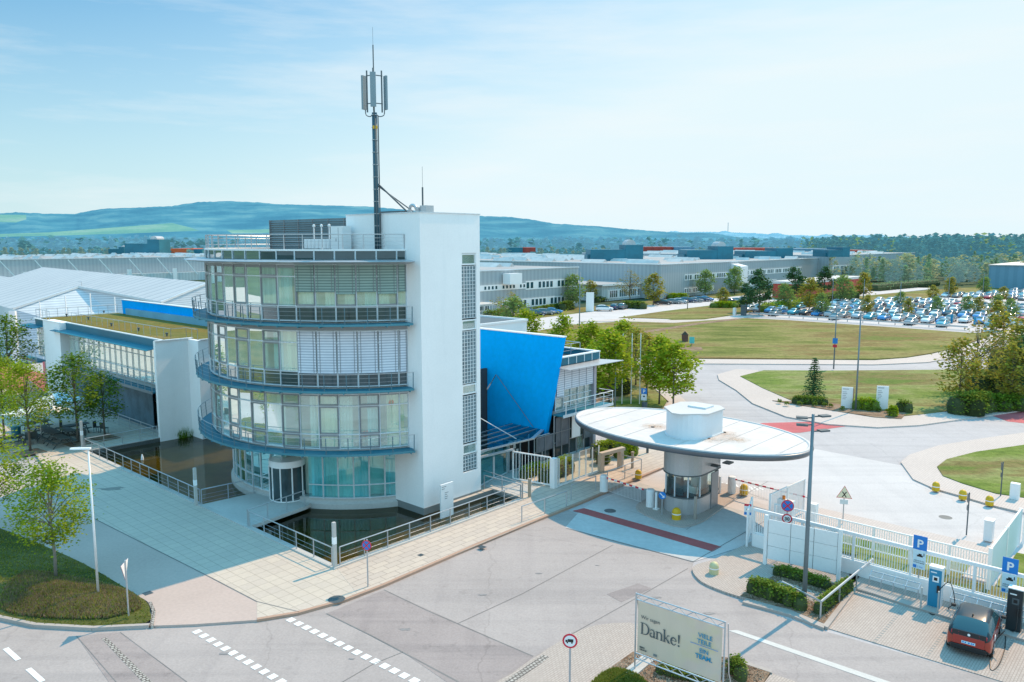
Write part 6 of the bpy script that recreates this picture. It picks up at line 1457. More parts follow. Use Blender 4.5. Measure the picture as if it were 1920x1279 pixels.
# ---- billboard
t = thing('billboard', 'blank white billboard of nine panels seen from behind the planting bed', 'billboard', (36.5, 13.9, 0), 'g')
A = Vector((36.35, 15.6, 0)); B = Vector((36.75, 12.35, 0)); d = (B - A)
for i in range(3):
    for j in range(3):
        m = MB('g'); p0 = A + d * ((i + .012) / 3); p1 = A + d * ((i + .988) / 3); z0 = .32 + j * .68; z1 = z0 + .665
        m.bar((p0.x, p0.y, (z0 + z1) / 2), (p1.x, p1.y, (z0 + z1) / 2), .04, z1 - z0); m.build('panel', 'white', t)
m = MB('g'); m.bar((A.x + .03, A.y, 1.3), (B.x + .03, B.y, 1.3), .02, 2.0); m.build('backing', 'steel_dark', t)
for p in (A - d * .03, B + d * .03): m = MB('g'); m.bar((p.x, p.y, 0), (p.x, p.y, 2.55), .14, .16); m.build('post', 'white', t)
# bed railing
rail('grey steel barrier around the corner of the planting bed at the charging bays', [(33.2, 13.5), (32.4, 11.45), (38.6, 11.3)], .78, 2.1, cables=0, r_=.055, mt='steel')
# ---- Danke banner
A = Vector((*G(1190, 1258), 0)); TOP = 3.07; B = Vector((*G(1360, 1166, TOP), 0)); D_ = (B - A).normalized(); L = (B - A).length; NB = Vector((D_.y, -D_.x, 0))
t = thing('thank_you_banner', 'large printed banner reading Danke on an aluminium truss frame in the near bed', 'banner', (*A[:2], 0))
def BP(s, z, o=0.0): return A + D_ * s + NB * o + Vector((0, 0, z))
m = MB(); n_ = 24
m.add([tuple(BP(.09 + (L - .18) * i / n_, z, .01 * math.sin(i * 1.3))) for i in range(n_ + 1) for z in (.80, 2.80)], [(2 * i, 2 * i + 2, 2 * i + 3, 2 * i + 1) for i in range(n_)])
bmt, nt_, out_ = newmat('banner_print'); tc_ = node(nt_, 'ShaderNodeTexCoord'); nz = node(nt_, 'ShaderNodeTexNoise'); nz.inputs['Scale'].default_value = .9; nz.inputs['Detail'].default_value = 3; nt_.links.new(tc_.outputs['Object'], nz.inputs['Vector'])
sp_ = node(nt_, 'ShaderNodeSeparateColor'); nt_.links.new(nz.outputs['Color'], sp_.inputs[0])
gx = node(nt_, 'ShaderNodeSeparateXYZ'); nt_.links.new(tc_.outputs['Object'], gx.inputs[0]); mrx = node(nt_, 'ShaderNodeMapRange'); mrx.inputs[1].default_value = .8; mrx.inputs[2].default_value = 3.6; nt_.links.new(gx.outputs['X'], mrx.inputs[0])
base_ = (.68, .53, .41); c_ = mix(nt_, base_, (.56, .36, .40), ramp(nt_, sp_.outputs[0], [(.45, (0, 0, 0)), (.62, (.8, .8, .8))])); c_ = mix(nt_, c_, (.56, .50, .18), ramp(nt_, sp_.outputs[1], [(.45, (0, 0, 0)), (.6, (1, 1, 1))])); c_ = mix(nt_, c_, (.40, .50, .48), ramp(nt_, sp_.outputs[2], [(.5, (0, 0, 0)), (.65, (.8, .8, .8))]))
c_ = mix(nt_, c_, base_, .35); c_ = mix(nt_, base_, c_, mrx.outputs[0]); princ(nt_, out_, c_, .6)
m.build('canvas', bmt, t)
def btext(s, z, txt, size, mt, bold=0.0, align='LEFT'): return text_mesh(txt, size, BP(s, z, .035), D_, (0, 0, 1), 'lettering', mt, t, .001, bold, align)
# DANKE! in a bookish serif, drawn letter by letter
m = MB(); x0 = .22; zb = 1.58; S_ = .62
def Q(pts, dep=.034): m.add([tuple(BP(x0 + p[0] * S_, zb + p[1] * S_, dep)) for p in pts], [tuple(range(len(pts)))])
def stroke(pts, w_): 
    P2 = [Vector((*p, 0)) for p in pts]
    for i in range(len(P2) - 1):
        a_, b_ = P2[i], P2[i + 1]; dd = (b_ - a_).normalized(); nn = Vector((-dd.y, dd.x, 0)); wa = w_[i] / 2; wb = w_[i + 1] / 2; a_ = a_ - dd * .004; b_ = b_ + dd * .004
        Q([tuple((a_ - nn * wa)[:2]), tuple((b_ - nn * wb)[:2]), tuple((b_ + nn * wb)[:2]), tuple((a_ + nn * wa)[:2])], .034 + .0004 * (i % 3))
def arc(cx, cy, rx, ry, a0, a1, w0, w1, wm=None, n=10):
    pts = [(cx + rx * math.cos(rad(a0 + (a1 - a0) * k / n)), cy + ry * math.sin(rad(a0 + (a1 - a0) * k / n))) for k in range(n + 1)]
    ws = [w0 + (w1 - w0) * k / n if wm is None else (w0 + (wm - w0) * min(1, k / (n / 2)) if k <= n / 2 else wm + (w1 - wm) * (k - n / 2) / (n / 2)) for k in range(n + 1)]
    stroke(pts, ws)
def stem(x, y0, y1, w_=.095, s0=True, s1=True):
    Q([(x - w_ / 2, y0), (x + w_ / 2, y0), (x + w_ / 2, y1), (x - w_ / 2, y1)])
    if s0: Q([(x - w_ * 1.1, y0), (x + w_ * 1.1, y0), (x + w_ * .9, y0 + .035), (x - w_ * .9, y0 + .035)], .0355)
    if s1: Q([(x - w_ * 1.15, y1 - .05), (x + w_ * .5, y1 - .02), (x + w_ * .5, y1), (x - w_ * .9, y1)], .0355)
stem(.12, 0, .72); Q([(.02, .685), (.3, .685), (.3, .72), (.02, .72)]); arc(.26, .36, .30, .34, 90, -90, .035, .035, .115); Q([(.1, 0), (.3, 0), (.3, .035), (.1, .035)])
def la(x):
    stem(x + .30, .0, .34, .09, False, False); arc(x + .17, .34, .13, .13, 150, 0, .05, .08); arc(x + .16, .14, .12, .12, 80, 350, .03, .04, .09); Q([(x + .3, 0), (x + .4, .02), (x + .4, .05), (x + .3, .05)])
def ln(x):
    stem(x + .08, 0, .48, .09); arc(x + .23, .33, .14, .13, 150, 0, .03, .09); stem(x + .37, 0, .34, .09, True, False)
def lk(x):
    stem(x + .08, 0, .76, .09); stroke([(x + .12, .20), (x + .34, .46)], [.035, .035]); Q([(x + .26, .445), (x + .42, .445), (x + .42, .48), (x + .26, .48)]); stroke([(x + .17, .28), (x + .38, .03)], [.06, .10]); Q([(x + .28, 0), (x + .47, 0), (x + .47, .035), (x + .28, .035)])
def le(x):
    arc(x + .20, .23, .17, .22, 10, 330, .05, .035, .10, 16); Q([(x + .06, .25), (x + .37, .25), (x + .37, .285), (x + .06, .285)])
la(.62); ln(1.04); lk(1.52); le(2.0); Q([(2.50, .20), (2.56, .20), (2.59, .72), (2.47, .72)]); arc(2.53, .05, .03, .03, 0, 360, .06, .06)
m.build('lettering', 'steel_dark', t)
btext(.24, 2.18, 'Wir sagen', .19, 'steel_dark')
btext(L * .80, 2.22, 'VIELE', .23, 'teal_charge', .003, 'CENTER'); btext(L * .79, 1.99, 'TEILE', .23, 'teal_charge', .003, 'CENTER'); btext(L * .79, 1.66, 'EIN', .23, 'teal_charge', .003, 'CENTER'); btext(L * .79, 1.43, 'TEAM.', .23, 'teal_charge', .008, 'CENTER')
m = MB(); m.bar(BP(L * .64, 1.93, .035), BP(L * .94, 1.93, .035), .004, .016); m.build('rule_line', 'sign_blue', t)
btext(.2, 1.02, 'BMW\nGROUP', .09, 'steel_dark', .003); m = MB(); m.bar(BP(.78, .93, .035), BP(.93, .93, .035), .004, .09); m.build('logo_mark', 'alu_dark', t)
def truss(z0, z1):
    m = MB()
    for z in (z0, z1): m.tube([BP(0, z), BP(L, z)], .025, 6)
    n = 12
    for i in range(n): s0 = L * i / n; s1 = L * (i + 1) / n; m.tube([BP(s0 if i % 2 else s1, z0), BP(s1 if i % 2 else s0, z1)], .014, 5)
    m.build('truss', 'steel', t)
truss(2.84, 3.06); truss(.52, .74)
for s in (0, L): m = MB(); m.tube([BP(s, 0), BP(s, 3.08)], .03, 8); m.tube([BP(s, 0, -.9), BP(s, 1.0 if s else 1.4, -.45), BP(s, 2.9 if s else 2.9, -.25 if s else -.05)], .022, 6); m.tube([BP(s, .25), BP(s, .25, -.8)], .018, 5); m.build('upright', 'steel', t)
for s in (0, L): m = MB(); c = BP(s, .05, -.3); m.cbox(tuple(c), (.5, 1.5, .1), math.atan2(NB.y, NB.x) - PI / 2); m.build('ballast_slab', 'stone', t)
# ---- street lamps
def lamp(label, xy, h, col='steel', arm=None, r0=.09, z=0.0, group=None, heads=None, cat='street lamp'):
    t = thing('street_lamp', label, cat, (*xy, z), group=group); m = MB(); m.tube([(*xy, z), (*xy, z + h)], r0, 10, True, r0 * .6); m.build('pole', col, t, smooth=True)
    if arm:
        a, L_ = arm; d = Vector((math.cos(a), math.sin(a), 0)); m = MB(); top = Vector((*xy, z + h)); m.bar(top - d * .1, top + d * L_, .16, .07); m.build('lamp_head', 'lamp_glass' if col == 'white' else 'steel', t)
    return t
MASTP = mat('lamp_mast_paint', (.17, .22, .25), .45, .2)
p = tuple(G(1507, 1140)); t = lamp('tall dark lamp mast with four floodlights in the planting bed by the charging bays', p, 8.7, MASTP, r0=.105)
for (ax, ay, z_, hx) in ((-1, -.15, 8.55, .0), (-1, -.3, 8.25, .12), (1, .1, 8.6, -.1), (1, .2, 7.95, .25)):
    m = MB(); c = Vector((p[0], p[1], z_)); e = c + Vector((ax * .32, ay * .3, 0)); m.bar(c, e, .05, .05); hb = m.build('bracket', 'steel_dark', t)
    m = MB(); m.cbox((e.x + ax * .18, e.y + ay * .1, z_ + .02), (.46, .30, .07), .3 * ax); m.build('floodlight', 'steel_dark', hb)
p = G(184, 1108, .35); lamp('pale slim street lamp with a flat arm on the planted mound', p, 6.65, 'white', (rad(185), .75), .058, .3)
lamp('tall dark lamp post rising between the two white sign boards', G(1604, 770), 9.3, MASTP, r0=.09)
t = lamp('dark lamp post at the edge of the lawn with a small blue sign', G(1563, 692), 8.6, MASTP, r0=.09); p = G(1563, 692); plate(t, p, 3.6, rect(.6, .7), FACE, 'sign_blue', off=.14, name='blue_plate'); plate(t, p, 2.95, rect(.5, .35), FACE, 'sign_red', off=.14, name='red_plate')
lamp('thin dark lamp post in front of the grey factory behind the blue wall', G(1086, 655), 11.5, MASTP, r0=.10)
lamp('thin lamp post in the lawn strip before the row of factory cars', G(1289, 580), 8.6, MASTP, r0=.10)
lamp('pale slim street lamp with flat arms left of the three flag poles', G(1153, 766), 6.3, mat('grey_paint', (.30, .36, .38), .5), (rad(160), .5), .07)
for px, lb in ((1166, 'left'), (1183, 'middle'), (1199, 'right')):
    x, y = G(px, 758); t = thing('flag_pole', f'white flag pole without a flag, {lb} one of the three by the lawn trees', 'flag pole', (x, y, 0)); m = MB(); m.tube([(x, y, 0), (x, y, 7.0)], .055, 8, True, .04); m.build('pole', 'white', t); m = MB(); m.lathe((x, y, 7.0), [(.05, 0), (.06, .04), (.001, .1)], 8); m.build('cap', 'steel', t)
for k, (px, py, h) in enumerate(((1441, 585, 9), (1560, 575, 9), (1618, 580, 9), (1686, 590, 9), (1778, 562, 9), (1842, 560, 9))):
    lamp(f'slim lamp post number {k + 1} from the left among the cars of the big car park'.replace('number 1', 'first').replace('number 2', 'second').replace('number 3', 'third').replace('number 4', 'fourth').replace('number 5', 'fifth').replace('number 6', 'sixth'), G(px, py), h * .8, MASTP, r0=.09)
p = W(62.5, 40.4); parking_sign_ = None
t = thing('parking_sign', 'small blue P sign with white plate beside the flag poles', 'parking sign', (*G(1207, 768), 0)); p = G(1207, 768)
m = MB(); m.tube([(*p, 0), (*p, 2.0)], .03, 6); m.build('pole', 'steel', t); plate(t, p, 1.8, rect(.55, .55), FACE, 'sign_blue'); stext(t, p, 1.62, FACE, .06, 'P', .48, 'white', bold=.01); plate(t, p, 1.2, rect(.52, .6), FACE, 'white', name='sub_plate'); plate(t, p, 1.3, rect(.2, .12), FACE, 'black', off=.06, name='symbol', th=.003)
x, y = G(1205, 768); m = MB(); m.lathe((x + .1, y - .4, 0), [(.25, 0), (.28, .8), (.001, .85)], 10); tag(m.build('litter_bin', 'steel_dark'), 'dark litter bin at the foot of the small blue P sign', 'litter bin')
# sign boards on the lawn
for (px, py, h, w_), lb in (((1587, 766, 2.1, 1.0), 'left white direction board on the lawn, narrower of the two'), ((1653, 768, 2.3, 1.05), 'right white direction board on the lawn bed')):
    x, y = G(px, py); t = thing('direction_board', lb, 'sign', (x, y, 0)); m = MB(); m.cbox((x, y, h / 2), (w_, .14, h), rad(-14)); m.build('board', 'white', t)
    a_ = rad(-14); rt = Vector((math.cos(a_), math.sin(a_), 0)); n_ = Vector((math.sin(a_), -math.cos(a_), 0)); o_ = Vector((x, y, 0)) - rt * (w_ * .42) + n_ * .08
    m = MB()
    for q, (a0_, a1_) in enumerate(((0, .55), (0, .35), (0, .42), (0, .3), (0, .38), (0, .3))): zz = h - .18 - q * .17 - (.12 if q else 0); m.bar(o_ + rt * a0_ + Vector((0, 0, zz)), o_ + rt * a1_ + Vector((0, 0, zz)), .006, .06 if q == 0 else .045)
    m.build('text_lines', 'alu_dark', t)
x, y = G(1599, 762); m = MB(); m.cbox((x, y, .9), (.1, .1, 1.8)); tag(m.build('wooden_post', 'wood'), 'thin brown wooden post beside the left direction board', 'post')
x, y = G(1106, 584); m = MB(); m.cbox((x, y, 2.2), (1.8, .4, 4.4), rad(-5)); tag(m.build('sign_pylon', 'white'), 'tall blank white pylon sign beside the white car at the factory', 'sign')
# small things on the big lawn
x, y = G(1284, 641); t = thing('insect_hotel', 'little brown house shaped insect hotel on the big lawn', 'insect hotel', (x, y, .06)); m = MB(); m.cbox((x, y, .62), (1.0, .5, 1.1), -.2); m.build('body', mat('insect_brown', (.16, .07, .06), .8, var=.4), t)
m = MB(); r1 = Matrix.Rotation(-.2, 3, 'Z')
for s in (-1, 1): a_ = Vector((x, y, 0)) + r1 @ Vector((s * .68, 0, 1.08)); b_ = Vector((x, y, 1.75)); m.bar(a_, b_, .7, .08)
m.build('roof', 'wood', t); m = MB(); m.add([tuple(Vector((x, y, 0)) + r1 @ Vector(q)) for q in ((-.5, -.26, 1.17), (.5, -.26, 1.17), (0, -.26, 1.7))], [(0, 1, 2)]); m.build('gable', 'wood_dark', t)
x, y = G(1297, 650); t = thing('info_board', 'turquoise information board beside the insect hotel', 'sign', (x, y, .06)); m = MB(); m.cbox((x, y, 1.0), (.75, .06, 1.0), -.2); m.build('board', mat('turquoise', (.10, .55, .55), .5), t); m = MB(); m.cbox((x, y, .3), (.08, .06, .6)); m.build('post', 'steel_dark', t)
x, y = G(1394, 592); m = MB(); m.cbox((x, y, 1.1), (.9, .9, 2.2), GR); m.cbox((x, y, 2.25), (1.1, 1.1, .1), GR); tag(m.build('ticket_kiosk', 'steel_dark'), 'dark teal cabinet at the left corner of the car park', 'cabinet')
x, y = G(1377, 591); m = MB(); m.cbox((x, y, .8), (.7, .5, 1.6), GR); tag(m.build('white_cabinet', 'white'), 'small white cabinet at the left corner of the car park', 'cabinet')
for k, px in enumerate((1743, 1784, 1827, 1849)):
    x, y = G(px, (604, 606, 612, 613)[k]); m = MB(); m.cbox((x, y, .9), (.4, .4, 1.8), GR); tag(m.build('charging_post', M_['teal_charge'] if k < 3 else 'white'), ['blue charging post left of the white car', 'blue charging post in the middle of the car park front', 'blue charging post near the right end of the guard rail', 'white post rightmost before the car park exit'][k], 'charging post')
# patio furniture and parasols
def parasol(px, py, rad_, label, blue):
    x, y = G(px, py); t = thing('parasol', label, 'parasol', (x, y, 0)); m = MB(); m.tube([(x, y, 0), (x, y, 3.0)], .04, 8); m.build('pole', 'steel', t)
    a0 = rad(20); c = [(x + rad_ * math.cos(a0 + k * PI / 2), y + rad_ * math.sin(a0 + k * PI / 2), 2.35) for k in range(4)]
    for k in range(4): m = MB(); m.add([c[k], c[(k + 1) % 4], (x, y, 3.05)], [(0, 1, 2)]); m.build('cloth', 'umbrella_blue' if k == blue else 'umbrella', t)
    m = MB()
    for q in c: m.bar((x, y, 2.95), (q[0], q[1], 2.33), .03, .03)
    m.build('ribs', 'steel_dark', t)
parasol(78, 826, 2.7, 'large white square parasol over the patio tables', 5); parasol(112, 800, 2.3, 'white parasol with one blue side behind the large one', 3)
TA = GR
random.seed(3)
def picnic(px, py, rot, label):
    x, y = G(px, py); t = thing('picnic_table', label, 'table', (x, y, 0), 'l', 'dark picnic tables on the patio', rot)
    m = MB('l'); m.box(-1.0, 1.0, -.38, .38, .70, .76); m.build('table_top', 'wood_dark', t)
    for s in (-1, 1):
        m = MB('l'); m.box(-1.0, 1.0, s * .75 - .15, s * .75 + .15, .42, .47); m.build('bench', 'wood_dark', t)
        m = MB('l'); m.bar((s * .75, -.85, 0), (s * .75, -.15, .72), .06, .06); m.bar((s * .75, .85, 0), (s * .75, .15, .72), .06, .06); m.bar((s * .75, -.85, .40), (s * .75, .85, .40), .05, .05); m.build('leg_frame', 'wood_dark', t)
for k, (px, py) in enumerate(((82, 818), (97, 826), (115, 836), (128, 822), (142, 812), (20, 836), (70, 806))): picnic(px, py, TA + (PI / 2 if k < 4 else 0), ['dark picnic table furthest back under the parasol', 'dark picnic table second under the parasol', 'dark picnic table nearest the pond railing', 'dark picnic table behind the nearest one', 'dark table between the two patio trees', 'dark table at the left edge beside the litter bin', 'dark table at the back left of the patio'][k])
def chair(px, py, rot, label):
    x, y = G(px, py); t = thing('patio_chair', label, 'chair', (x, y, 0), 'l', 'chairs on the patio', rot); m = MB('l'); m.box(-.24, .24, -.24, .24, .42, .46); m.build('seat', 'wood_dark', t); m = MB('l'); m.box(-.24, -.20, -.24, .24, .46, .95); m.build('backrest', 'wood_dark', t)
    for a in (-.2, .2):
        for b in (-.2, .2): m = MB('l'); m.bar((a, b, 0), (a, b, .43), .03, .03); m.build('leg', 'steel_dark', t)
for k, (px, py) in enumerate(((183, 810), (196, 812), (156, 826), (110, 812), (48, 834), (66, 832), (10, 850))): chair(px, py, k * 1.1, 'dark patio chair among the tables under the trees')
x, y = G(31, 822); m = MB(); m.lathe((x, y, 0), [(.32, 0), (.36, .95), (.40, .95), (.40, 1.02), (.001, 1.08)], 14); tag(m.build('litter_bin', 'teal_dark'), 'teal round litter bin on the patio', 'litter bin')
for k, (px, py) in enumerate(((57, 848), (197, 822), (146, 832))):
    x, y = G(px, py); m = MB(); m.cbox((x, y, .01), (1.7, 1.7, .05), GR + .1); st(m.build('tree_pit', 'mulch'))
barfence('grey bar fence between patio and white fin wall', (26.2, 92.5), (24.2, 78), 0, 1.8, .3, postn=5, mt='steel', toprail=(.05, .05))
rail('steel railing along the sunken court of the low wing', [(27.0, 63.9), (27.0, 80)], 1.0, 2.2, cables=2)
# tiny fountain
x, y = G(267, 862, -.3); m = MB(); m.lathe((x, y, -.35), [(.12, 0), (.10, .25), (.04, .45), (.001, .5)], 8); tag(m.build('fountain_nozzle', 'lamp_glass'), 'small white fountain nozzle in the dark part of the pond', 'fountain')
# ================================================================ VEGETATION
LM = {
 'spring': leaf_mat('leaves_spring', [(.22, .32, .02), (.36, .46, .03), (.48, .56, .05), (.30, .40, .03)], .5),
 'shade': leaf_mat('leaves_green', [(.09, .18, .03), (.16, .27, .03), (.26, .36, .04)], .4),
 'yellow': leaf_mat('leaves_yellow', [(.42, .42, .05), (.50, .44, .07), (.40, .33, .10), (.30, .34, .05)], .45),
 'bronze': leaf_mat('leaves_bronze', [(.36, .28, .10), (.44, .36, .12), (.28, .28, .08)], .4),
 'hedge': leaf_mat('leaves_hedge', [(.12, .19, .03), (.20, .28, .04), (.32, .38, .07)], .35),
 'hedge_lime': leaf_mat('leaves_lime', [(.32, .44, .02), (.44, .54, .03), (.22, .34, .02)], .45),
 'pine': leaf_mat('needles_pine', [(.06, .14, .07), (.09, .19, .08), (.16, .25, .09)], .2),
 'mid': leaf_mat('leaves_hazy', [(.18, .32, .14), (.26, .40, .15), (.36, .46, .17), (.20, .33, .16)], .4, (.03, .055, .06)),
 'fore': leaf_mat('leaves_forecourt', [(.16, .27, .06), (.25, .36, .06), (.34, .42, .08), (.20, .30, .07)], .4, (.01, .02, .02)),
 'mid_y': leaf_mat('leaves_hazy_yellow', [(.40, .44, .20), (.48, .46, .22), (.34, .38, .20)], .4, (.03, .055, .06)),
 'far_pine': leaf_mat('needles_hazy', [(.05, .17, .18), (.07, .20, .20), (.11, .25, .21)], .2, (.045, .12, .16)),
 'haze_pine': leaf_mat('needles_distant', [(.04, .13, .18), (.05, .15, .20), (.08, .18, .20)], .2, (.10, .26, .36)),  # distance haze painted into the tone and a faint glow
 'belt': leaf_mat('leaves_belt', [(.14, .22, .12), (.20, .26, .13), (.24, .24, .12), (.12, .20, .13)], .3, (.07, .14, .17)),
 'grassblade': leaf_mat('grass_blades', [(.20, .26, .03), (.30, .34, .05), (.38, .34, .10), (.22, .28, .03)], .3),
 'brownblade': leaf_mat('dry_tufts', [(.34, .22, .14), (.44, .31, .20), (.24, .19, .09), (.34, .34, .12)], .2),
 'chip': leaf_mat('bark_chips', [(.34, .21, .14), (.50, .36, .26), (.26, .15, .10), (.62, .48, .36)], 0.0),
}
def leaf(mb, x, y, z, s, up=.0):
    a = R() * 2 * PI; t = rr(-1.1, 1.1); ca, sa = math.cos(a), math.sin(a); ct, st__ = math.cos(t), math.sin(t)
    ax = (ca * s, sa * s, 0); ay = (-sa * ct * s * .75, ca * ct * s * .75, st__ * s * .75)
    mb.v += [(x - ax[0] * .5, y - ax[1] * .5, z), (x + ay[0] * .5, y + ay[1] * .5, z + ay[2] * .5), (x + ax[0] * .5, y + ax[1] * .5, z), (x - ay[0] * .5, y - ay[1] * .5, z - ay[2] * .5)]
    n = len(mb.v); mb.f.append([n - 4, n - 3, n - 2, n - 1]); mb.m.append(mb.cur)
def crown(mb, centers, nl, s, spread=.42, flat_=.75):
    for (x, y, z, k) in centers:
        for _ in range(int(nl * k)):
            g1, g2, g3 = random.gauss(0, spread), random.gauss(0, spread), random.gauss(0, spread * flat_)
            leaf(mb, x + g1 * k, y + g2 * k, z + g3 * k, s * rr(.7, 1.3))
def tree_proto(h, cr, cb, nclus, nl, ls, lm, seed, shape='round', trunk_r=.10, bark='bark', spread=.42, name='tree', limbs=10):
    random.seed(seed); t = thing(name, None, None, (0, 0, 0), 'l')
    cen = []; hc = h * (1 - cb)
    while len(cen) < nclus:
        z = R(); 
        if shape == 'round': rmax = math.sin(PI * min(1, max(0, z * .92 + .10))) ** .55
        elif shape == 'oval': rmax = math.sin(PI * min(1, z * .85 + .14)) ** .8
        elif shape == 'cone': rmax = (1 - z) ** .9 * .95 + .05
        else: rmax = (math.sin(PI * min(1, z * .6 + .38))) ** .6
        a = R() * 2 * PI; r_ = cr * rmax * math.sqrt(R() * .85 + .15) * (1 + .28 * math.sin(a * 2 + seed) * math.sin(z * 7 + seed))
        cen.append((r_ * math.cos(a), r_ * math.sin(a), h * cb + z * hc * .97, rr(.7, 1.15)))
    m = MB('l'); wob = [(rr(-.03, .03) * h, rr(-.03, .03) * h) for _ in range(4)]
    tp = [(0, 0, -.1), (wob[0][0] * .3, wob[0][1] * .3, h * cb * .6), (wob[1][0] * .6, wob[1][1] * .6, h * (cb + .25)), (wob[2][0], wob[2][1], h * .9)]
    m.tube(tp, [trunk_r, trunk_r * .8, trunk_r * .55, trunk_r * .12], 8)
    m.build('trunk', bark, t, smooth=True)
    m = MB('l')
    for c in random.sample(cen, min(limbs, len(cen))):
        k = max(.0, min(.75, (c[2] / h) - .22)); z0 = h * (cb * .6 + k * .8) * .85; q = (tp[1][0], tp[1][1]); mid_ = ((c[0] + q[0]) * .45, (c[1] + q[1]) * .45, z0 * .45 + c[2] * .55)
        m.tube([(q[0], q[1], z0), mid_, (c[0], c[1], c[2])], [trunk_r * .38, trunk_r * .24, trunk_r * .08], 5, False)
    m.build('branches', bark, t)
    kq = 1.0 if name == 'street_tree' else 1.22; m = MB('l'); crown(m, cen, nl * kq, ls * kq, spread); m.build('crown', LM[lm], t)
    t.location.z = -900; return t
def plant(proto, px, py, label, group=None, s=1.0, z=0.0, cat='tree', name='tree', rot=None, xy=None, sz=None):
    x, y = xy if xy else G(px, py, z); r = dup(proto, (x, y, z), R() * 6.28 if rot is None else rot, label, group, (s, s, sz or s)); r['category'] = cat; r.name = name; return r
PR = {}
PR['n1'] = tree_proto(5.9, 1.75, .34, 130, 56, .125, 'spring', 21, 'oval', .085, 'bark_light', .30, 'street_tree', 26)
PR['n2'] = tree_proto(6.6, 2.0, .33, 140, 50, .14, 'spring', 22, 'round', .10, 'bark', .33, 'street_tree', 24)
PR['s1'] = tree_proto(6.6, 2.0, .30, 120, 28, .20, 'shade', 23, 'round', .10, 'bark', .36, 'street_tree', 16)
PR['m1'] = tree_proto(6.8, 2.2, .27, 100, 24, .27, 'spring', 24, 'round', .11, 'bark', .40, 'tree', 14)
PR['m2'] = tree_proto(6.8, 2.0, .27, 90, 24, .27, 'spring', 25, 'oval', .11, 'bark', .40, 'tree', 14)
PR['y1'] = tree_proto(7.0, 2.1, .25, 80, 18, .27, 'yellow', 26, 'round', .11, 'bark', .40, 'tree', 18)
PR['b1'] = tree_proto(8.0, 3.0, .25, 70, 12, .28, 'bronze', 27, 'round', .14, 'bark', .45, 'tree', 30)
PR['g1'] = tree_proto(8.0, 2.8, .22, 80, 22, .42, 'fore', 28, 'round', .15, 'bark', .55, 'tree', 8)
PR['g2'] = tree_proto(8.0, 2.5, .20, 70, 22, .42, 'yellow', 29, 'oval', .15, 'bark', .55, 'tree', 8)
PR['pine'] = tree_proto(8.0, 2.4, .30, 55, 40, .34, 'pine', 30, 'top', .16, 'bark', .42, 'pine_tree', 14)
refresh()
# ---- foreground trees
plant(PR['n1'], 105, 1083, 'slender spring green tree on the planted mound beside the pale street lamp', z=.3, name='street_tree', rot=.4, s=.97)
plant(PR['n2'], -22, 1010, 'spring green tree cut by the left edge, nearest the camera', name='street_tree', rot=2.0, s=1.0)
plant(PR['n2'], 57, 846, 'pale spring tree in the mulch pit at the patio edge', name='street_tree', rot=1.0, s=1.05)
plant(PR['n2'], 8, 818, 'spring tree at the left edge behind the parasols', name='street_tree', rot=4.0, s=1.0)
plant(PR['s1'], 20, 742, 'dark leafy tree at the left edge above the parasols', name='street_tree', rot=2.2, s=1.25)
plant(PR['s1'], 146, 830, 'shaded green tree before the white fin wall', name='street_tree', rot=.6, s=1.07)
plant(PR['s1'], 197, 818, 'smaller shaded green tree before the glass of the low wing', name='street_tree', rot=3.6, s=.80)
# ---- trees behind the entrance wing, on the lawn by the flag poles
GL = 'young trees on the lawn by the flag poles'
for k, (pk, px, py, s, lb) in enumerate((('m1', 1263, 772, .98, 'spring tree nearest the white roof disc, fully in front of the inner road'), ('m2', 1236, 757, .98, 'spring tree second from the roof disc'), ('y1', 1213, 742, .92, 'yellow green tree third from the roof disc'), ('y1', 1192, 722, .90, 'yellow tree behind the right flag pole'),
        ('m1', 1141, 762, 1.12, 'big spring tree between the entrance wing and the lamp'), ('m2', 1168, 708, .98, 'yellow green tree behind the left flag pole'), ('m1', 1106, 702, .95, 'spring tree just above the entrance wing roof'), ('m2', 1054, 690, .98, 'spring tree behind the right tip of the blue wall'), ('m1', 985, 672, 1.0, 'spring tree behind the middle of the blue wall'))):
    plant(PR[pk], px, py, lb, GL, s, .05)
# ---- trees in front of the factory
for (pk, px, py, s, lb) in (('b1', 958, 634, .95, 'bronze brown spreading tree before the grey factory'), ('g1', 963, 640, .88, 'green tree in front of the bronze tree'), ('g1', 1074, 577, .98, 'round green tree left of the thin dark lamp post'), ('g2', 1107, 566, .70, 'small pale tree behind the white pylon sign'),
        ('b1', 1181, 567, 1.06, 'almost bare tree before the annex windows'), ('g2', 1225, 572, .98, 'pale green tree at the end of the annex row'), ('g2', 1264, 556, .60, 'little tree at the factory corner'), ('g1', 1322, 556, .95, 'green tree before the white window bands'), ('g1', 1377, 552, 1.02, 'green tree right of the window bands'),
        ('pine', 1423, 590, 1.20, 'dark spreading pine at the corner of the car park'), ('pine', 1400, 586, .8, 'lower dark pine left of the big one'), ('pine', 1490, 570, 1.15, 'tall dark pine behind the car park trees'), ('pine', 1545, 560, 1.1, 'dark pine in front of the red low building'), ('g2', 1517, 585, .95, 'yellow green tree left among the car park edge trees'), ('g1', 1470, 580, .75, 'round green tree beside the dark pine'),
        ('g1', 1580, 570, .9, 'green tree at the far edge of the car park'), ('g2', 1618, 560, .9, 'pale tree at the far edge of the car park'), ('g1', 1540, 592, .6, 'small green tree behind the first car rows'), ('g2', 1355, 572, .55, 'small bronze bush tree by the round hedge')):
    plant(PR[pk], px, py, lb, 'trees around the factory forecourt', s)
CPT = ((1625, 590), (1688, 575), (1702, 594), (1756, 590), (1748, 565), (1812, 588), (1834, 590), (1868, 588), (1880, 565), (1893, 600), (1782, 556), (1845, 552), (1868, 618))
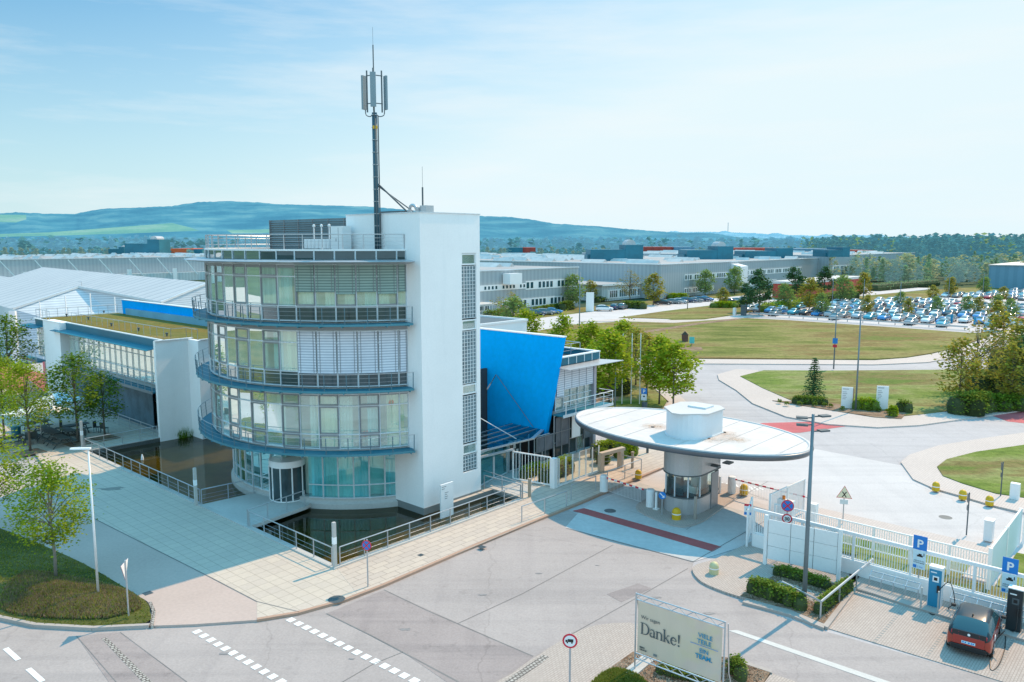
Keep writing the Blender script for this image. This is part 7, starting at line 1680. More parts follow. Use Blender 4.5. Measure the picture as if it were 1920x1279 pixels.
for k, (px, py) in enumerate(CPT):
    plant(PR['g1' if k % 2 else 'g2'], px, py, 'young tree standing between the parked car rows', 'trees in the car park', (.5 if k < 10 else .68) * rr(.9, 1.12), cat='tree')
# ---- right side group
for (pk, px, py, s, lb) in (('y1', 1796, 762, .95, 'open crowned tree left of the right hand grove'), ('b1', 1827, 738, .95, 'sparse forked tree behind the open crowned one'), ('y1', 1893, 765, .9, 'leafy tree at the right edge beside the open crowned one'), ('pine', 1928, 760, .9, 'tall dark pine cut by the right edge'), ('y1', 1915, 722, 1.1, 'yellow green tree behind the pine at the right edge'), ('y1', 1875, 712, 1.1, 'yellow green tree in the grove'), ('y1', 1950, 690, 1.2, 'big green tree outside the right edge')):
    plant(PR[pk], px, py, lb, 'trees of the right hand grove', s)
# conifer on the centre lawn
random.seed(40)
t = thing('spruce_tree', 'small dark spruce standing alone on the lawn', 'tree', (*G(1525, 748), 0.04), 'l'); m = MB('l'); m.tube([(0, 0, 0), (0, 0, 4.3)], .07, 6, True, .01); m.build('trunk', 'bark', t)
m = MB('l'); h = 4.4
for lv in range(20):
    z = .35 + lv * .20; r_ = 1.35 * (1 - z / h) ** .8 + .06; n = int(6 + 10 * (1 - z / h))
    for k in range(n):
        a = 2 * PI * k / n + lv * .7 + rr(-.2, .2); L_ = r_ * rr(.7, 1.15)
        for q in range(9): f = (q + 1) / 9; leaf(m, L_ * f * math.cos(a) + rr(-.05, .05), L_ * f * math.sin(a) + rr(-.05, .05), z - .16 * f * L_ + rr(-.04, .04), .20)
m.build('crown', LM['pine'], t)
# ---- hedges and shrubs
def shrub(label, pts, h, r_, lm, n, ls, cat='shrub', name='shrub', z=0.0, frame='px', core=True):
    P_ = GP(pts) if frame == 'px' else [tuple(W(*p)[:2]) for p in pts]
    t = thing(name, label, cat, (*P_[0], z)); m = MB(); segs = []
    for a, b in zip(P_[:-1], P_[1:]) if len(P_) > 1 else [(P_[0], P_[0])]:
        segs.append((Vector((*a, 0)), Vector((*b, 0))))
    tot = sum((b - a).length for a, b in segs) + r_; m = MB()
    for a, b in segs:
        k = max(1, int(n * ((b - a).length + (r_ if len(P_) == 1 else 0)) / tot)) if len(P_) > 1 else n
        for _ in range(k):
            c = a.lerp(b, R()); th = R() * 2 * PI; q = math.sqrt(R()); zz = R() ** .6
            rx = r_ * q * math.sqrt(max(.05, 1 - zz * zz * .65)); leaf(m, c.x + rx * math.cos(th), c.y + rx * math.sin(th), z + .05 + zz * h * rr(.85, 1.08), ls * rr(.7, 1.3))
    m.build('foliage', LM[lm], t)
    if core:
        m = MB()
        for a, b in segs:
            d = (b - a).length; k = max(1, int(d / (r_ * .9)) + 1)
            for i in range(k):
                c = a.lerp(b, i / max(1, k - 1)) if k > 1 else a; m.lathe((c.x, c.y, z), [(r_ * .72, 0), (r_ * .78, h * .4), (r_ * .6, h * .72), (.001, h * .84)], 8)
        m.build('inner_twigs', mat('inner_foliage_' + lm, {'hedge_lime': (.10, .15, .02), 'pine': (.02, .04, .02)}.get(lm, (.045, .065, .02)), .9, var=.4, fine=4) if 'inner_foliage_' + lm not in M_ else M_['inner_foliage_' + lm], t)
    return t
shrub('long leafy hedge at the kerb of the planting bed below the lamp mast', [(1412, 1112), (1460, 1128), (1500, 1142)], .75, .42, 'hedge', 3600, .11, 'hedge', 'hedge')
shrub('low green hedge along the corner rail of the planting bed', [(1535, 1150), (1560, 1130), (1590, 1106)], .6, .32, 'hedge', 2200, .10, 'hedge', 'hedge')
shrub('dark low hedge at the foot of the billboard', [(1458, 1078), (1510, 1092), (1550, 1104)], .5, .32, 'hedge', 2400, .10, 'hedge', 'hedge')
shrub('bright lime green clipped shrub beside the entrance wing', [(47.9, 32.2), (49.0, 32.0)], 1.25, .75, 'hedge_lime', 3600, .12, frame='g')
shrub('round green shrub beside the bright lime shrub', [(45.6, 32.2)], 1.0, .62, 'hedge', 1500, .12, frame='g')
shrub('green hedge row at the entrance wing corner, behind the lime shrub', [(46.5, 33.5), (50.2, 33.4)], 1.1, .55, 'spring', 2600, .13, frame='g')
shrub('leafy shrubs behind the glass fence', [(39.4, 32.5), (42.2, 32.7)], 1.2, .6, 'spring', 3400, .11, frame='g')
shrub('yellow green ground shrub in front of the gate of the entrance wing', [(39.0, 34.0), (40.8, 34.1)], .8, .5, 'spring', 1500, .12, frame='g')
shrub('dark round shrub left of the flag poles', [(1108, 738), (1122, 742)], 2.3, 1.1, 'hedge', 1600, .24, z=0)
shrub('dark shrub right of the lamp by the flag poles', [(1150, 742), (1168, 738)], 2.2, 1.2, 'hedge', 1600, .24)
shrub('clipped dark hedge at the foot of the small spruce', [(1492, 757), (1545, 760)], .75, .55, 'hedge', 2000, .16, 'hedge', 'hedge', .05)
shrub('bright clipped hedge between the two white sign boards', [(1606, 768), (1640, 770)], 1.1, .6, 'hedge_lime', 1600, .16, 'hedge', 'hedge', .05)
shrub('round clipped bush at the tip of the flower bed', [(1674, 781)], .9, .5, 'hedge_lime', 900, .14, z=.05)
shrub('dark clipped cloud shrub right of the round bush', [(1688, 772), (1702, 774)], 1.1, .6, 'hedge', 1200, .16, z=.05)
random.seed(9)
for k in range(14):
    px = 1462 + k * 16.5 + rr(-4, 4); py = 757 + k * 1.45 + rr(-2, 4)
    if 1590 < px < 1612: continue
    shrub('low grey green cushion plant in the row along the flower bed', [(px, py)], .35, .28, 'hedge', 130, .12, 'plant', 'cushion_plant', .06, core=False)['group'] = 'cushion plants in the flower bed'
for pts, h, r_, lm, lb in (([(1796, 775), (1825, 778), (1840, 772)], 2.0, 1.3, 'hedge', 'big rounded green bush under the open crowned tree'), ([(1848, 770), (1905, 768)], 1.5, 1.3, 'shade', 'dark low thicket right of the rounded bush'), ([(1835, 742), (1915, 748)], 2.6, 1.8, 'yellow', 'yellow green thicket behind the rounded bush'), ([(1885, 700), (1960, 690)], 4.0, 2.6, 'yellow', 'tall yellow green thicket at the right edge')):
    shrub(lb, pts, h, r_, lm, 4200, .24)
for pts, h, r_, lm, lb in (([(1172, 577), (1205, 579)], 1.7, 1.4, 'hedge', 'clipped hedge block between the parked cars'), ([(1258, 560), (1284, 560)], 1.5, 1.6, 'hedge_lime', 'low clipped hedge at the factory corner'), ([(1340, 577), (1375, 577)], 1.5, 1.7, 'hedge_lime', 'rounded clipped hedge at the corner of the forecourt'), ([(1384, 576), (1402, 574)], 1.5, 1.5, 'hedge', 'dark hedge right of the rounded one'), ([(915, 605), (950, 600)], 2.4, 1.6, 'hedge', 'dark shrubs at the left end of the factory lawn'), ([(1005, 585), (1050, 578)], 1.2, 1.2, 'hedge', 'low shrubs along the factory wall'), ([(1055, 582), (1070, 580)], 2.0, 1.3, 'hedge', 'brown round hedge at the factory lawn'), ([(1335, 548), (1400, 542)], 2.0, 2.4, 'hedge', 'long shrub row below the factory windows'), ([(1430, 585), (1500, 576)], 2.0, 2.0, 'hedge_lime', 'bright low shrubs behind the first parked cars'), ([(1500, 574), (1600, 560)], 2.5, 2.2, 'hedge', 'shrub belt at the far left edge of the car park'), ([(1640, 545), (1750, 535)], 2.5, 3.0, 'mid', 'shrub belt behind the car park'), ([(1120, 566), (1165, 560)], 1.3, 1.3, 'hedge', 'low shrubs before the annex windows')):
    shrub(lb, pts, h, r_, lm, 1800, .38, 'hedge', 'hedge')
for px, py in ((348, 812), (338, 814)):
    x, y = G(px, py); t = thing('reeds', 'tuft of reeds in the pond corner below the white end wall', 'plant', (x, y, -.3), group='reeds in the pond'); m = MB()
    for _ in range(220): a = R() * 6.28; q = rr(0, .5); b = (x + q * math.cos(a), y + q * math.sin(a), -.35); e = (b[0] + rr(-.3, .3), b[1] + rr(-.3, .3), rr(.2, .75)); m.add([b, (b[0] + .03, b[1], -.35), e], [(0, 1, 2)])
    m.build('blades', LM['shade'], t)
# ---- grass tufts, chips (uncountable)
def scatter(name, label, poly, n, s, lm, hf, cat, shape='blade'):
    m = MB(); xs = [p[0] for p in poly]; ys = [p[1] for p in poly]; k = 0
    while k < n:
        x, y = rr(min(xs), max(xs)), rr(min(ys), max(ys))
        if not inside((x, y), poly): continue
        k += 1; z = hf(x, y)
        if shape == 'blade':
            for _ in range(3): a = R() * 6.28; w_ = s * .22; e = (x + rr(-.4, .4) * s, y + rr(-.4, .4) * s, z + s * rr(.6, 1.2)); m.add([(x - w_ * math.cos(a), y - w_ * math.sin(a), z), (x + w_ * math.cos(a), y + w_ * math.sin(a), z), e], [(0, 1, 2)])
        else: leaf(m, x, y, z + .01, s * rr(.5, 1.3))
    return tag(m.build(name, LM[lm]), label, cat, kind='stuff')
random.seed(12)
scatter('grass_tufts', 'short uneven grass on the planted mound', ISL, 9000, .10, 'grassblade', lambda x, y: mound_h(x, y) - .02, 'grass')
BRN = catmull(GP([(18, 1125), (60, 1100), (120, 1105), (180, 1108), (235, 1122), (250, 1140), (200, 1152), (110, 1152), (40, 1142)]), 3)
terrain('ground_cover', BRN, .35, lambda x, y: mound_h(x, y) + .06 * min(1, edist((x, y), BRN) / .4), 'ground_cover')
BRW = catmull(GP([(0, 1128), (50, 1086), (130, 1092), (190, 1098), (246, 1116), (264, 1142), (205, 1162), (100, 1162), (20, 1152)]), 3)
scatter('grass_tufts', 'green grass growing through the dry cover on the mound', BRW, 2600, .16, 'grassblade', lambda x, y: mound_h(x, y) + .03, 'grass')
scatter('dry_ground_cover', 'reddish brown dry ground cover on the mound', BRW, 9500, .16, 'brownblade', lambda x, y: mound_h(x, y) + .02, 'ground cover')
BED2 = GP([(1110, 1290), (1150, 1250), (1190, 1228), (1260, 1220), (1372, 1237), (1440, 1263), (1420, 1290)])
scatter('bark_chips', 'loose bark chips in the bed under the banner', BED2, 6000, .07, 'chip', lambda x, y: .04, 'bark chips', 'flat')
GB = catmull(GP([(1105, 1290), (1135, 1262), (1165, 1258), (1205, 1275), (1215, 1310), (1120, 1310)]), 3)
scatter('grass_tufts', 'bright green grass patch in front of the banner', GB, 5000, .12, 'grassblade', lambda x, y: .04, 'grass')
BED3 = GP([(1390, 1117), (1424, 1094), (1462, 1078), (1596, 1102), (1545, 1166), (1480, 1140)])
scatter('bark_chips', 'loose bark chips in the planting bed below the billboard', BED3, 6000, .07, 'chip', lambda x, y: .035, 'bark chips', 'flat')
shrub('small green bush behind the right end of the banner', [(1376, 1262), (1388, 1275)], .7, .35, 'hedge', 1500, .09)
shrub('low dark shrub under the truss of the banner', [(1240, 1262), (1330, 1285)], .4, .3, 'hedge', 1500, .09)
# ================================================================ FACTORY AND FAR BUILDINGS
def bands(T, u0, u1, v, z0, z1, n, mt='white_metal', gm='car_glass', gap=.35):
    m = MB('g'); m.box(u0, u1, v - .12, v, z0 - .3, z1 + .25); b = m.build('window_band', mt, T)
    for i in range(n):
        if (i * 7 + int(u0)) % 5 == 0: continue
        a = u0 + (u1 - u0) * (i + gap / 2) / n; c = u0 + (u1 - u0) * (i + 1 - gap / 2) / n; m = MB('g'); m.quad((a, v - .14, z0), (c, v - .14, z0), (c, v - .14, z1), (a, v - .14, z1)); m.build('window', gm, b)
def skylights(T, u0, u1, v0, v1, z, n, seed):
    random.seed(seed); spots = sorted([(rr(v0, v1 - 6), rr(u0, u1 - 6)) for _ in range(n)]); m = MB('g')
    for q_, (b, a) in enumerate(spots):
        if q_ <= 95: m = MB('g')
        L_ = rr(4, 12); w_ = rr(1.6, 3)
        m.add([(a, b, z), (a + w_, b, z), (a + w_, b + L_, z), (a, b + L_, z), (a + w_ / 2, b, z + .9), (a + w_ / 2, b + L_, z + .9)], [(0, 4, 5, 3), (1, 2, 5, 4), (0, 1, 4), (3, 5, 2)])
        if q_ < 95: m.build('skylight', 'roof_white', T)
    if n > 95: tag(m.build('skylights', 'roof_white', T), kind='stuff')
def hall(name, label, u0, u1, v0, v1, h, mt='clad', sky=40, seed=1):
    t = thing(name, label, 'factory hall', ((u0 + u1) / 2, v0, 0), 'g'); m = MB('g'); m.box(u0, u1, v0, v1, 0, h); m.build('wall', mt, t)
    m = MB('g'); m.box(u0 - .15, u1 + .15, v0 - .15, v0 + .4, h, h + .25); m.box(u0 - .15, u0 + .4, v0 + .4, v1, h, h + .25); m.build('roof_edge', 'alu', t); m = MB('g'); m.box(u0 + .4, u1, v0 + .4, v1, h, h + .1); m.build('roof', 'roof_grey', t)
    if sky: skylights(t, u0 + 2, u1 - 2, v0 + 2, v1 - 2, h + .1, sky, seed)
    return t
t = hall('factory_hall', 'grey ribbed factory hall nearest the blue wall with two rows of windows', 96, 156, 118.3, 165, 9.6, sky=30, seed=2)
bands(t, 115, 136, 118.3, 5.6, 6.3, 18, gap=.5); bands(t, 136, 156, 118.3, 5.3, 6.7, 14); bands(t, 128, 156, 118.3, 1.3, 2.7, 20); bands(t, 110, 124, 118.3, 1.2, 2.7, 8)
m = MB('g'); m.add([(128, 118, 6.6), (132, 118, 6.6), (132, 115.8, 6.6), (128, 115.8, 6.6), (128, 118, 9), (132, 118, 9), (132, 115.8, 9), (128, 115.8, 9)], [(0, 1, 5, 4), (1, 2, 6, 5), (2, 3, 7, 6), (3, 0, 4, 7), (4, 5, 6, 7)]); m.build('stair_box', 'white_metal', t)
m = MB('g'); m.box(112, 122, 113.5, 118.2, 2.6, 3.0); m.build('canopy', 'roof_white', t)
for k in range(7): m = MB('g'); m.box(112.2 + k * 1.55, 112.3 + k * 1.55, 113.6, 113.7, 0, 2.6); m.build('canopy_post', 'white', t)
t = hall('factory_hall', 'very long grey factory hall with teal rooftop plant rooms', 191, 306, 116, 322, 9.5, sky=150, seed=3)
bands(t, 204, 232, 116, 5.0, 6.2, 20, gap=.4); bands(t, 238, 290, 116, 5.2, 6.4, 40, gap=.45); bands(t, 204, 222, 116, 1.2, 2.2, 14); bands(t, 240, 268, 116, 1.6, 2.6, 20)
m = MB('g'); m.add([(233, 116, 2), (238, 116, 2), (238, 112.5, 2), (233, 112.5, 2), (233, 116, 9), (238, 116, 9), (238, 112.5, 8.2), (233, 112.5, 8.2)], [(0, 1, 5, 4), (1, 2, 6, 5), (2, 3, 7, 6), (3, 0, 4, 7), (4, 5, 6, 7)]); m.build('stair_box', 'white_metal', t)
t = hall('factory_hall', 'long pale factory hall behind the white tent roof with leaning steel braces', -90, 190, 322, 420, 9.5, 'clad', sky=260, seed=5)
for k in range(24):
    u = -80 + k * 11; m = MB('g'); m.bar((u, 318, 9.3), (u + 5, 317, 2.5), .35, .35); m.build('brace', 'white_metal', t)
m = MB('g'); m.box(-90, 190, 318, 321.8, 0, 3.4); m.build('low_annex', 'clad_light', t)
for k in range(9): m = MB('g'); m.box(20 + k * 18, 21.6 + k * 18, 317.6, 318, 0, 5.2); m.build('pillar', 'plaster_cool', t)
t = hall('factory_hall', 'set back far end section of the long grey factory', 306, 420, 112, 230, 10.5, 'clad', sky=50, seed=6)
bands(t, 310, 345, 112, 5.2, 6.4, 24, gap=.45)
t = thing('entrance_annex', 'low white annex with a dark window strip before the factory', 'office building', (190, 119, 0), 'g')
m = MB('g'); m.box(172.5, 200, 122.8, 150, 0, 4.2); m.build('wall', 'clad_light', t); m = MB('g'); m.box(172, 200.5, 122.3, 150, 4.2, 4.5); m.build('roof', 'roof_grey', t); m = MB('g'); m.box(171.9, 200.6, 122.2, 122.3, 4.1, 4.6); m.build('roof_edge', 'white_metal', t)
bands(t, 175, 199, 122.8, .9, 2.7, 26, gap=.3)
t = thing('low_red_building', 'low red building with a white roof edge among the trees', 'building', (*G(1520, 560), 0)); x, y = G(1500, 562)
m = MB('g'); uu, vv = toUV(x, y); m.box(uu, uu + 50, vv, vv + 8, 0, 4.2); o = m.build('wall', 'red_clad'); m2_ = MB('g'); m2_.box(uu - .3, uu + 50.3, vv - .3, vv + 8.3, 4.2, 4.9); o2 = m2_.build('roof_edge', 'roof_white'); bpy.context.view_layer.update()
for q in (o, o2): q.parent = t; q.matrix_parent_inverse = t.matrix_world.inverted()
t = thing('blue_hall', 'blue grey windowless hall at the right edge behind the car park', 'building', (*G(1860, 540), 0)); bpy.data.objects.remove(t)
t = thing('blue_hall', 'blue grey windowless hall at the right edge behind the car park', 'building', (330, -60, 0), 'g'); x, y = G(1852, 540); uu, vv = toUV(x, y)
ORI[t.name] = (uu, vv, 0); t.location = W(uu, vv, 0)
m = MB('g'); m.box(uu, uu + 60, vv - 70, vv, 0, 7.8); m.build('wall', 'clad_blue', t); m = MB('g'); m.box(uu - .3, uu + 60, vv - 70, vv + .3, 7.8, 8.1); m.build('roof_edge', 'steel', t)
# teal plant rooms on the factory roofs
def plantroom(px0, px1, py, z, hh, hump, label, mt='teal_dark', dep=14):
    x0, y0 = G(px0, py, z); x1, y1 = G(px1, py, z); t = thing('rooftop_plant_room', label, 'plant room', (x0, y0, z)); w_ = x1 - x0
    m = MB(); m.cbox(((x0 + x1) / 2 - w_ * .1, y0 + dep / 2, z + hh * .36), (w_ * .8, dep, hh * .72), .02); m.build('lower_box', mt, t)
    m = MB(); m.cbox((x0 + w_ * .84, y0 + dep / 2, z + hh * .5), (w_ * .34, dep, hh), .02); m.build('tall_box', mt, t)
    if hump:
        m = MB(); c = (x0 + w_ * .80, y0 + dep / 2, z + hh); r_ = w_ * .10; n = 8
        for k in range(n):
            a0 = PI * k / n; a1 = PI * (k + 1) / n; m.quad(*[(c[0] - r_ * math.cos(a), c[1] + yy, c[2] + r_ * math.sin(a) * 1.0) for a, yy in ((a0, -dep * .3), (a1, -dep * .3), (a1, dep * .3), (a0, dep * .3))])
        m.add([(c[0] - r_ * math.cos(PI * k / n), c[1] - dep * .3, c[2] + r_ * math.sin(PI * k / n)) for k in range(n + 1)], [tuple(range(n + 1))]); m.build('barrel_vent', 'steel', t)
    m = MB(); m.cbox((x0 + w_ * .02, y0 + dep / 2, z + hh * .2), (w_ * .12, dep * .8, hh * .4)); m.build('side_duct', mt, t)
plantroom(1106, 1204, 490, 9.5, 5.4, True, 'teal rooftop plant room nearest the stair wall, with a curved vent'); plantroom(1287, 1373, 487, 9.5, 4.8, True, 'teal rooftop plant room in the middle of the roof'); plantroom(1396, 1485, 485, 9.5, 4.0, False, 'long teal rooftop plant room right of the middle'); plantroom(1552, 1592, 482, 10.5, 3.5, False, 'dark teal plant room at the far factory end')
plantroom(234, 298, 477, 9.5, 7.6, True, 'teal rooftop plant room on the left factory hall'); plantroom(203, 232, 476, 9.5, 3.6, True, 'small dark plant room left of the tall teal one')
def far_block(px0, px1, py0, py1, Y, mt, label, name='far_hall', cat='hall'):
    x0 = (px0 - 960) / FPX * Y; x1 = (px1 - 960) / FPX * Y; z1 = CH - (py0 - 453) / FPX * Y; z0 = 0
    m = MB(); m.box(x0, x1, Y, Y + 25, 0, z1); tag(m.build(name, mt), label, cat)
far_block(952, 980, 464, 470, 520, 'teal_dark', 'small green container block on the horizon roofs'); far_block(980, 1004, 464, 470, 521, 'red_clad', 'small red container block on the horizon roofs')
far_block(1196, 1268, 463, 475, 470, 'red_clad', 'long red hall behind the rooftop plant rooms'); far_block(1262, 1300, 463, 475, 468, 'clad_blue', 'blue red hall segment beyond the factory roof'); far_block(1372, 1470, 465, 480, 440, 'red_clad', 'red hall wall behind the right plant rooms'); far_block(1596, 1634, 469, 500, 415, 'red_clad', 'red hall end at the far right of the factory'); far_block(1470, 1560, 466, 484, 442, 'clad_blue', 'teal and blue hall behind the factory roof')
far_block(322, 366, 466, 473, 505, 'orange', 'row of orange containers on the left horizon'); far_block(366, 382, 467, 473, 504, 'teal_dark', 'green container beside the orange ones')
# ---- white tent halls
t = thing('white_hall', 'wide white hall with two gable roofs behind the low wing', 'hall', (*G(25, 700), 0))
P1 = Vector((*G(148, 539, 9.6), 9.6)); E1 = Vector((*G(25, 580, 7.2), 7.2)); V1 = Vector((*G(302, 568, 7.1), 7.1)); P2 = Vector((*G(395, 530, 9.6), 9.6)); P2f = Vector((*G(80, 501, 9.6), 9.6)); DR = P2f - P2
E2 = V1 + (P2 - V1) * 2; E2.z = V1.z
def off(p): q = p + DR; return q
ORI[t.name] = tuple(t.location)
def quadm(nm, qs, mt):
    m = MB()
    for q in qs: m.add(q, [tuple(range(len(q)))])
    return m.build(nm, mt, t)
MEMB, nt_, out_ = newmat('ribbed_roof'); tc_ = node(nt_, 'ShaderNodeTexCoord'); dv = DR.normalized(); vm = node(nt_, 'ShaderNodeVectorMath', operation='DOT_PRODUCT'); vm.inputs[1].default_value = (dv.x, dv.y, dv.z); nt_.links.new(tc_.outputs['Object'], vm.inputs[0])
ml = node(nt_, 'ShaderNodeMath', operation='MULTIPLY'); ml.inputs[1].default_value = .30; nt_.links.new(vm.outputs['Value'], ml.inputs[0]); fr_ = node(nt_, 'ShaderNodeMath', operation='FRACT'); nt_.links.new(ml.outputs[0], fr_.inputs[0])
cc_ = ramp(nt_, fr_.outputs[0], [(0, (.20, .23, .26)), (.16, (.47, .47, .48)), (.9, (.52, .52, .52))]); cc_ = mix(nt_, cc_, ramp(nt_, noise(nt_, tc_.outputs['Object'], .15, 4), [(.3, (.9, .91, .92)), (.7, (1, 1, 1))]), 1.0, 'MULTIPLY'); princ(nt_, out_, cc_, .6)
quadm('roof_slope', [[E1, P1, off(P1), off(E1)]], MEMB); quadm('roof_slope', [[P1, V1, off(V1), off(P1)]], MEMB); quadm('roof_slope', [[V1, P2, off(P2), off(V1)]], MEMB); quadm('roof_slope', [[P2, E2, off(E2), off(P2)]], MEMB)
def dn(p): return Vector((p.x, p.y, 0))
quadm('gable_wall', [[dn(E1), dn(V1), V1, P1, E1]], 'clad_h'); quadm('gable_wall', [[dn(V1), dn(E2), E2, P2, V1]], 'clad_h'); quadm('side_wall', [[dn(E1), E1, off(E1), dn(off(E1))]], 'clad_light')
quadm('far_gable', [[dn(off(E1)), off(E1), off(P1), off(V1), off(P2), off(E2), dn(off(E2))]], 'clad_light')
m = MB(); o_ = Vector((0, -.15, .08))
for a, b in ((E1, P1), (P1, V1), (V1, P2), (P2, E2)): m.bar(a + o_, b + o_, .25, .3)
m.build('gable_trim', 'alu', t)
for k in range(1, 6): q = E1.lerp(V1, k / 6); zt_ = E1.z + (P1.z - E1.z) * (1 - abs(k / 6 * 2 - .9)) * .8; m = MB(); m.bar((q.x, q.y - .12, 0), (q.x, q.y - .12, zt_), .12, .12); m.build('wall_post', 'white_metal', t)
m = MB(); m.bar((E1.x, E1.y - .2, 0), (E1.x, E1.y - .2, 7), .8, .4); m.build('wall_post', 'white_metal', t)
x, y = G(158, 610); lamp('thin lamp post before the white gable wall', (x, y), 8.5 if 0 else 8.4, MASTP, (rad(190), .6), .06)
# ================================================================ FAR LANDSCAPE
def wood(name, label, pts, n, h0, h1, lms, seed, leafn=26, ls=1.6, conif=.5):
    """a wood that reads as one mass: many small leafy crowns in one object per tone"""
    random.seed(seed); mbs = [MB() for _ in lms]; poly = pts; xs = [p[0] for p in poly]; ys = [p[1] for p in poly]; k = 0
    while k < n:
        x, y = rr(min(xs), max(xs)), rr(min(ys), max(ys))
        if not inside((x, y), poly): continue
        k += 1; h = rr(h0, h1); j = 0 if R() < conif else random.randrange(1, len(lms)) if len(lms) > 1 else 0; m = mbs[j]; w_ = h * (.16 if j == 0 else .30)
        for _ in range(leafn):
            z = R(); a = R() * 6.28; q = w_ * ((1 - z) ** .8 + .05 if j == 0 else math.sin(PI * (z * .8 + .15)) ** .6) * math.sqrt(R()); leaf(m, x + q * math.cos(a), y + q * math.sin(a), h * (.12 + .88 * z), ls * rr(.7, 1.4))
    m = MB(); out = None
    allm = MB()
    for j, q in enumerate(mbs):
        allm.cur = j; allm.add(q.v, q.f)
    return tag(allm.build(name, [LM[l] for l in lms]), label, 'wood', kind='stuff')
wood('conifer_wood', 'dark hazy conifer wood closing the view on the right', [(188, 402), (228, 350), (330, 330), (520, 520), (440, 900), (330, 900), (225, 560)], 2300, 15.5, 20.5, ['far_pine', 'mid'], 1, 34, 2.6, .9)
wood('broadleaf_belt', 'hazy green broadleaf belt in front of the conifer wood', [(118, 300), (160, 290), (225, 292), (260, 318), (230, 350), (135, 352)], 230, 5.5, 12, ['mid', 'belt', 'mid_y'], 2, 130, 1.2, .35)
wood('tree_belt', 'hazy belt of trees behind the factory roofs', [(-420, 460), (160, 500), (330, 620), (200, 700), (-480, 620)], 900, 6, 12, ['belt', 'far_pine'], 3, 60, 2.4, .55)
wood('distant_forest', 'blue green distant forest below the hills', [(-900, 760), (900, 760), (1500, 1500), (-1500, 1500)], 3000, 14, 22, ['haze_pine', 'far_pine'], 4, 14, 7.0, .8)
def hill_mat(name, a, b, c, sc=.004, hz=None):  # distance haze is painted into the hill colours; hz adds its glow
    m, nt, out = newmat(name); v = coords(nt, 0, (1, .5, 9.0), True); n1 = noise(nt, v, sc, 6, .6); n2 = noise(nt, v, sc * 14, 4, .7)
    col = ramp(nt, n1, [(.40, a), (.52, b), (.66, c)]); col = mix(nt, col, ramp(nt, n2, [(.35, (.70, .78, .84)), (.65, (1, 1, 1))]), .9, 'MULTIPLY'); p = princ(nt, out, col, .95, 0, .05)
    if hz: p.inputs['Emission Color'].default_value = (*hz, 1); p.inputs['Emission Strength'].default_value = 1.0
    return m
def hills(name, prof, Y, dep, mt, seed, base=10, front=.55):
    random.seed(seed); m = MB(); cols = []; N = 560; x0p, x1p = prof[0][0], prof[-1][0]
    for i in range(N + 1):
        px = x0p + (x1p - x0p) * i / N
        for a, b in zip(prof[:-1], prof[1:]):
            if a[0] <= px <= b[0]: py = a[1] + (b[1] - a[1]) * (px - a[0]) / (b[0] - a[0]); break
        z = CH + (453 - py) / FPX * Y + rr(-1, 1) * Y * .00035; X = (px - 960) / FPX * Y; cols.append((X, z))
    rows = [(0.0, 0.0), (.25, .16), (.45, .42), (.7, .75), (.88, .94), (1.0, 1.0), (1.3, .7)]
    for (t_, k) in rows:
        for i, (X, z) in enumerate(cols): yy = Y - dep + dep * t_; m.v.append((X * (yy / Y) + 0, yy, max(-1, z * k + (rr(-1, 1) * Y * .0003 if 0 < k < 1 else 0) + (Y * .004 * math.sin(i * .13 + t_ * 5) if 0 < k < .9 else 0))))
    K = N + 1
    for r_ in range(len(rows) - 1):
        for i in range(N): m.f.append([r_ * K + i, r_ * K + i + 1, (r_ + 1) * K + i + 1, (r_ + 1) * K + i]); m.m.append(0)
    return st(m.build(name, mt, smooth=True))
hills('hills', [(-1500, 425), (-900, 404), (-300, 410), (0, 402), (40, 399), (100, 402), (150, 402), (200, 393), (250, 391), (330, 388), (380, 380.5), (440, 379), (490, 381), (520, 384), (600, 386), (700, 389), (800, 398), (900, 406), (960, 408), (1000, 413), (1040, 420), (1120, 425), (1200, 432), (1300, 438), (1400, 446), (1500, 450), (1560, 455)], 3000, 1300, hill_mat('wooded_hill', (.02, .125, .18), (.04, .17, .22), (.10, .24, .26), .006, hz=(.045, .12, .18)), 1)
hills('distant_hills', [(1100, 440), (1180, 437), (1230, 435.5), (1330, 435), (1400, 437), (1450, 440), (1550, 443), (1610, 441), (1700, 446), (1800, 448), (2200, 451)], 7000, 1500, hill_mat('far_hill', (.16, .38, .50), (.21, .43, .54), (.28, .48, .56), .002), 2)
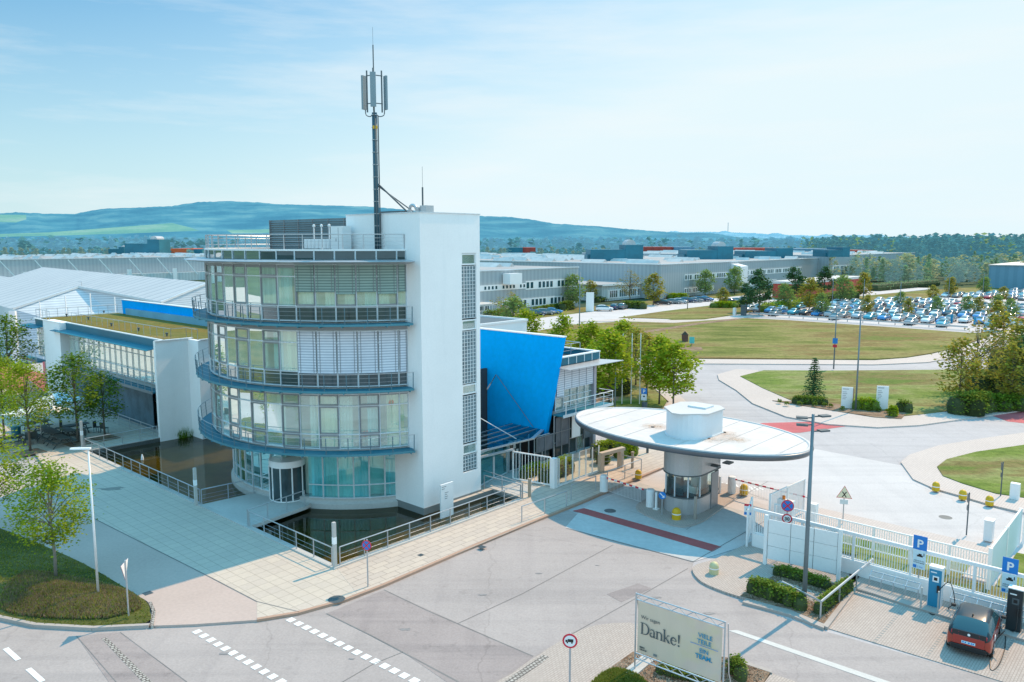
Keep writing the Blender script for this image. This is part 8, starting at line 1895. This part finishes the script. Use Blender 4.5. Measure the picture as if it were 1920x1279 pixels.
hills('forest_ridge', [(1150, 448), (1300, 446), (1420, 447), (1560, 449), (1700, 451), (2200, 452)], 1900, 400, hill_mat('forest_ridge', (.06, .24, .34), (.09, .29, .38), (.16, .36, .40), .01), 3)
def fld(name, px, Y, mt, z0=None):
    m = MB(); pts = [((x - 960) / FPX * Y, Y + (y_ * 0), CH + (453 - y_) / FPX * Y) for x, y_ in px]; m.add(pts, [tuple(range(len(pts)))]); return st(m.build(name, mt))
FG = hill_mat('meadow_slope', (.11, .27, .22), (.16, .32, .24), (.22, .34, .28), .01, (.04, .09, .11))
def slope(name, px, Ya, Yb, mt):
    """a meadow lying on the foot of the hill: near edge at Ya, far edge at Yb"""
    ys = [p[1] for p in px]; y0, y1 = min(ys), max(ys); m = MB(); pts = []
    for x, yy in px:
        Y = Yb + (Ya - Yb) * (yy - y0) / (y1 - y0); pts.append(((x - 960) / FPX * Y, Y, CH + (453 - yy) / FPX * Y))
    m.add(pts, [tuple(range(len(pts)))]); return st(m.build(name, mt))
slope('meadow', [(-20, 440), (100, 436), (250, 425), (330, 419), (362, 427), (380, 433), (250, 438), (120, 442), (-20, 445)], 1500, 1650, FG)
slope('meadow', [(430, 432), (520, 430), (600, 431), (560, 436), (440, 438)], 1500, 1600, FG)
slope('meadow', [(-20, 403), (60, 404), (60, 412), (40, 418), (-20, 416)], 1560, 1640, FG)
random.seed(77)
x, y = 0, 0
t = thing('radio_mast', 'hair thin radio mast on the distant hills', 'mast', ((1361 - 960) / FPX * 6900, 6900, 60)); m = MB(); X = (1361 - 960) / FPX * 6900; m.tube([(X, 6900, 60), (X, 6900, 180)], 3.0, 5); m.build('mast', 'steel', t)
# trees behind the viewpoint, mirrored in the tower glass
for k in range(16):
    u_ = -18 - (k % 3) * 7 + rr(-2, 2); v_ = -30 + k * 7 + rr(-2, 2); P_ = W(u_, v_)
    if P_.y > -12: continue
    plant(PR['m1' if k % 2 else 's1'], 0, 0, 'tree on the verge behind the viewpoint', 'trees behind the viewpoint', rr(1.0, 1.5), 0, xy=(P_.x, P_.y))
for o in list(PR.values()):
    for c in [q for q in COL.objects if q.parent == o]: bpy.data.objects.remove(c)
    bpy.data.objects.remove(o)
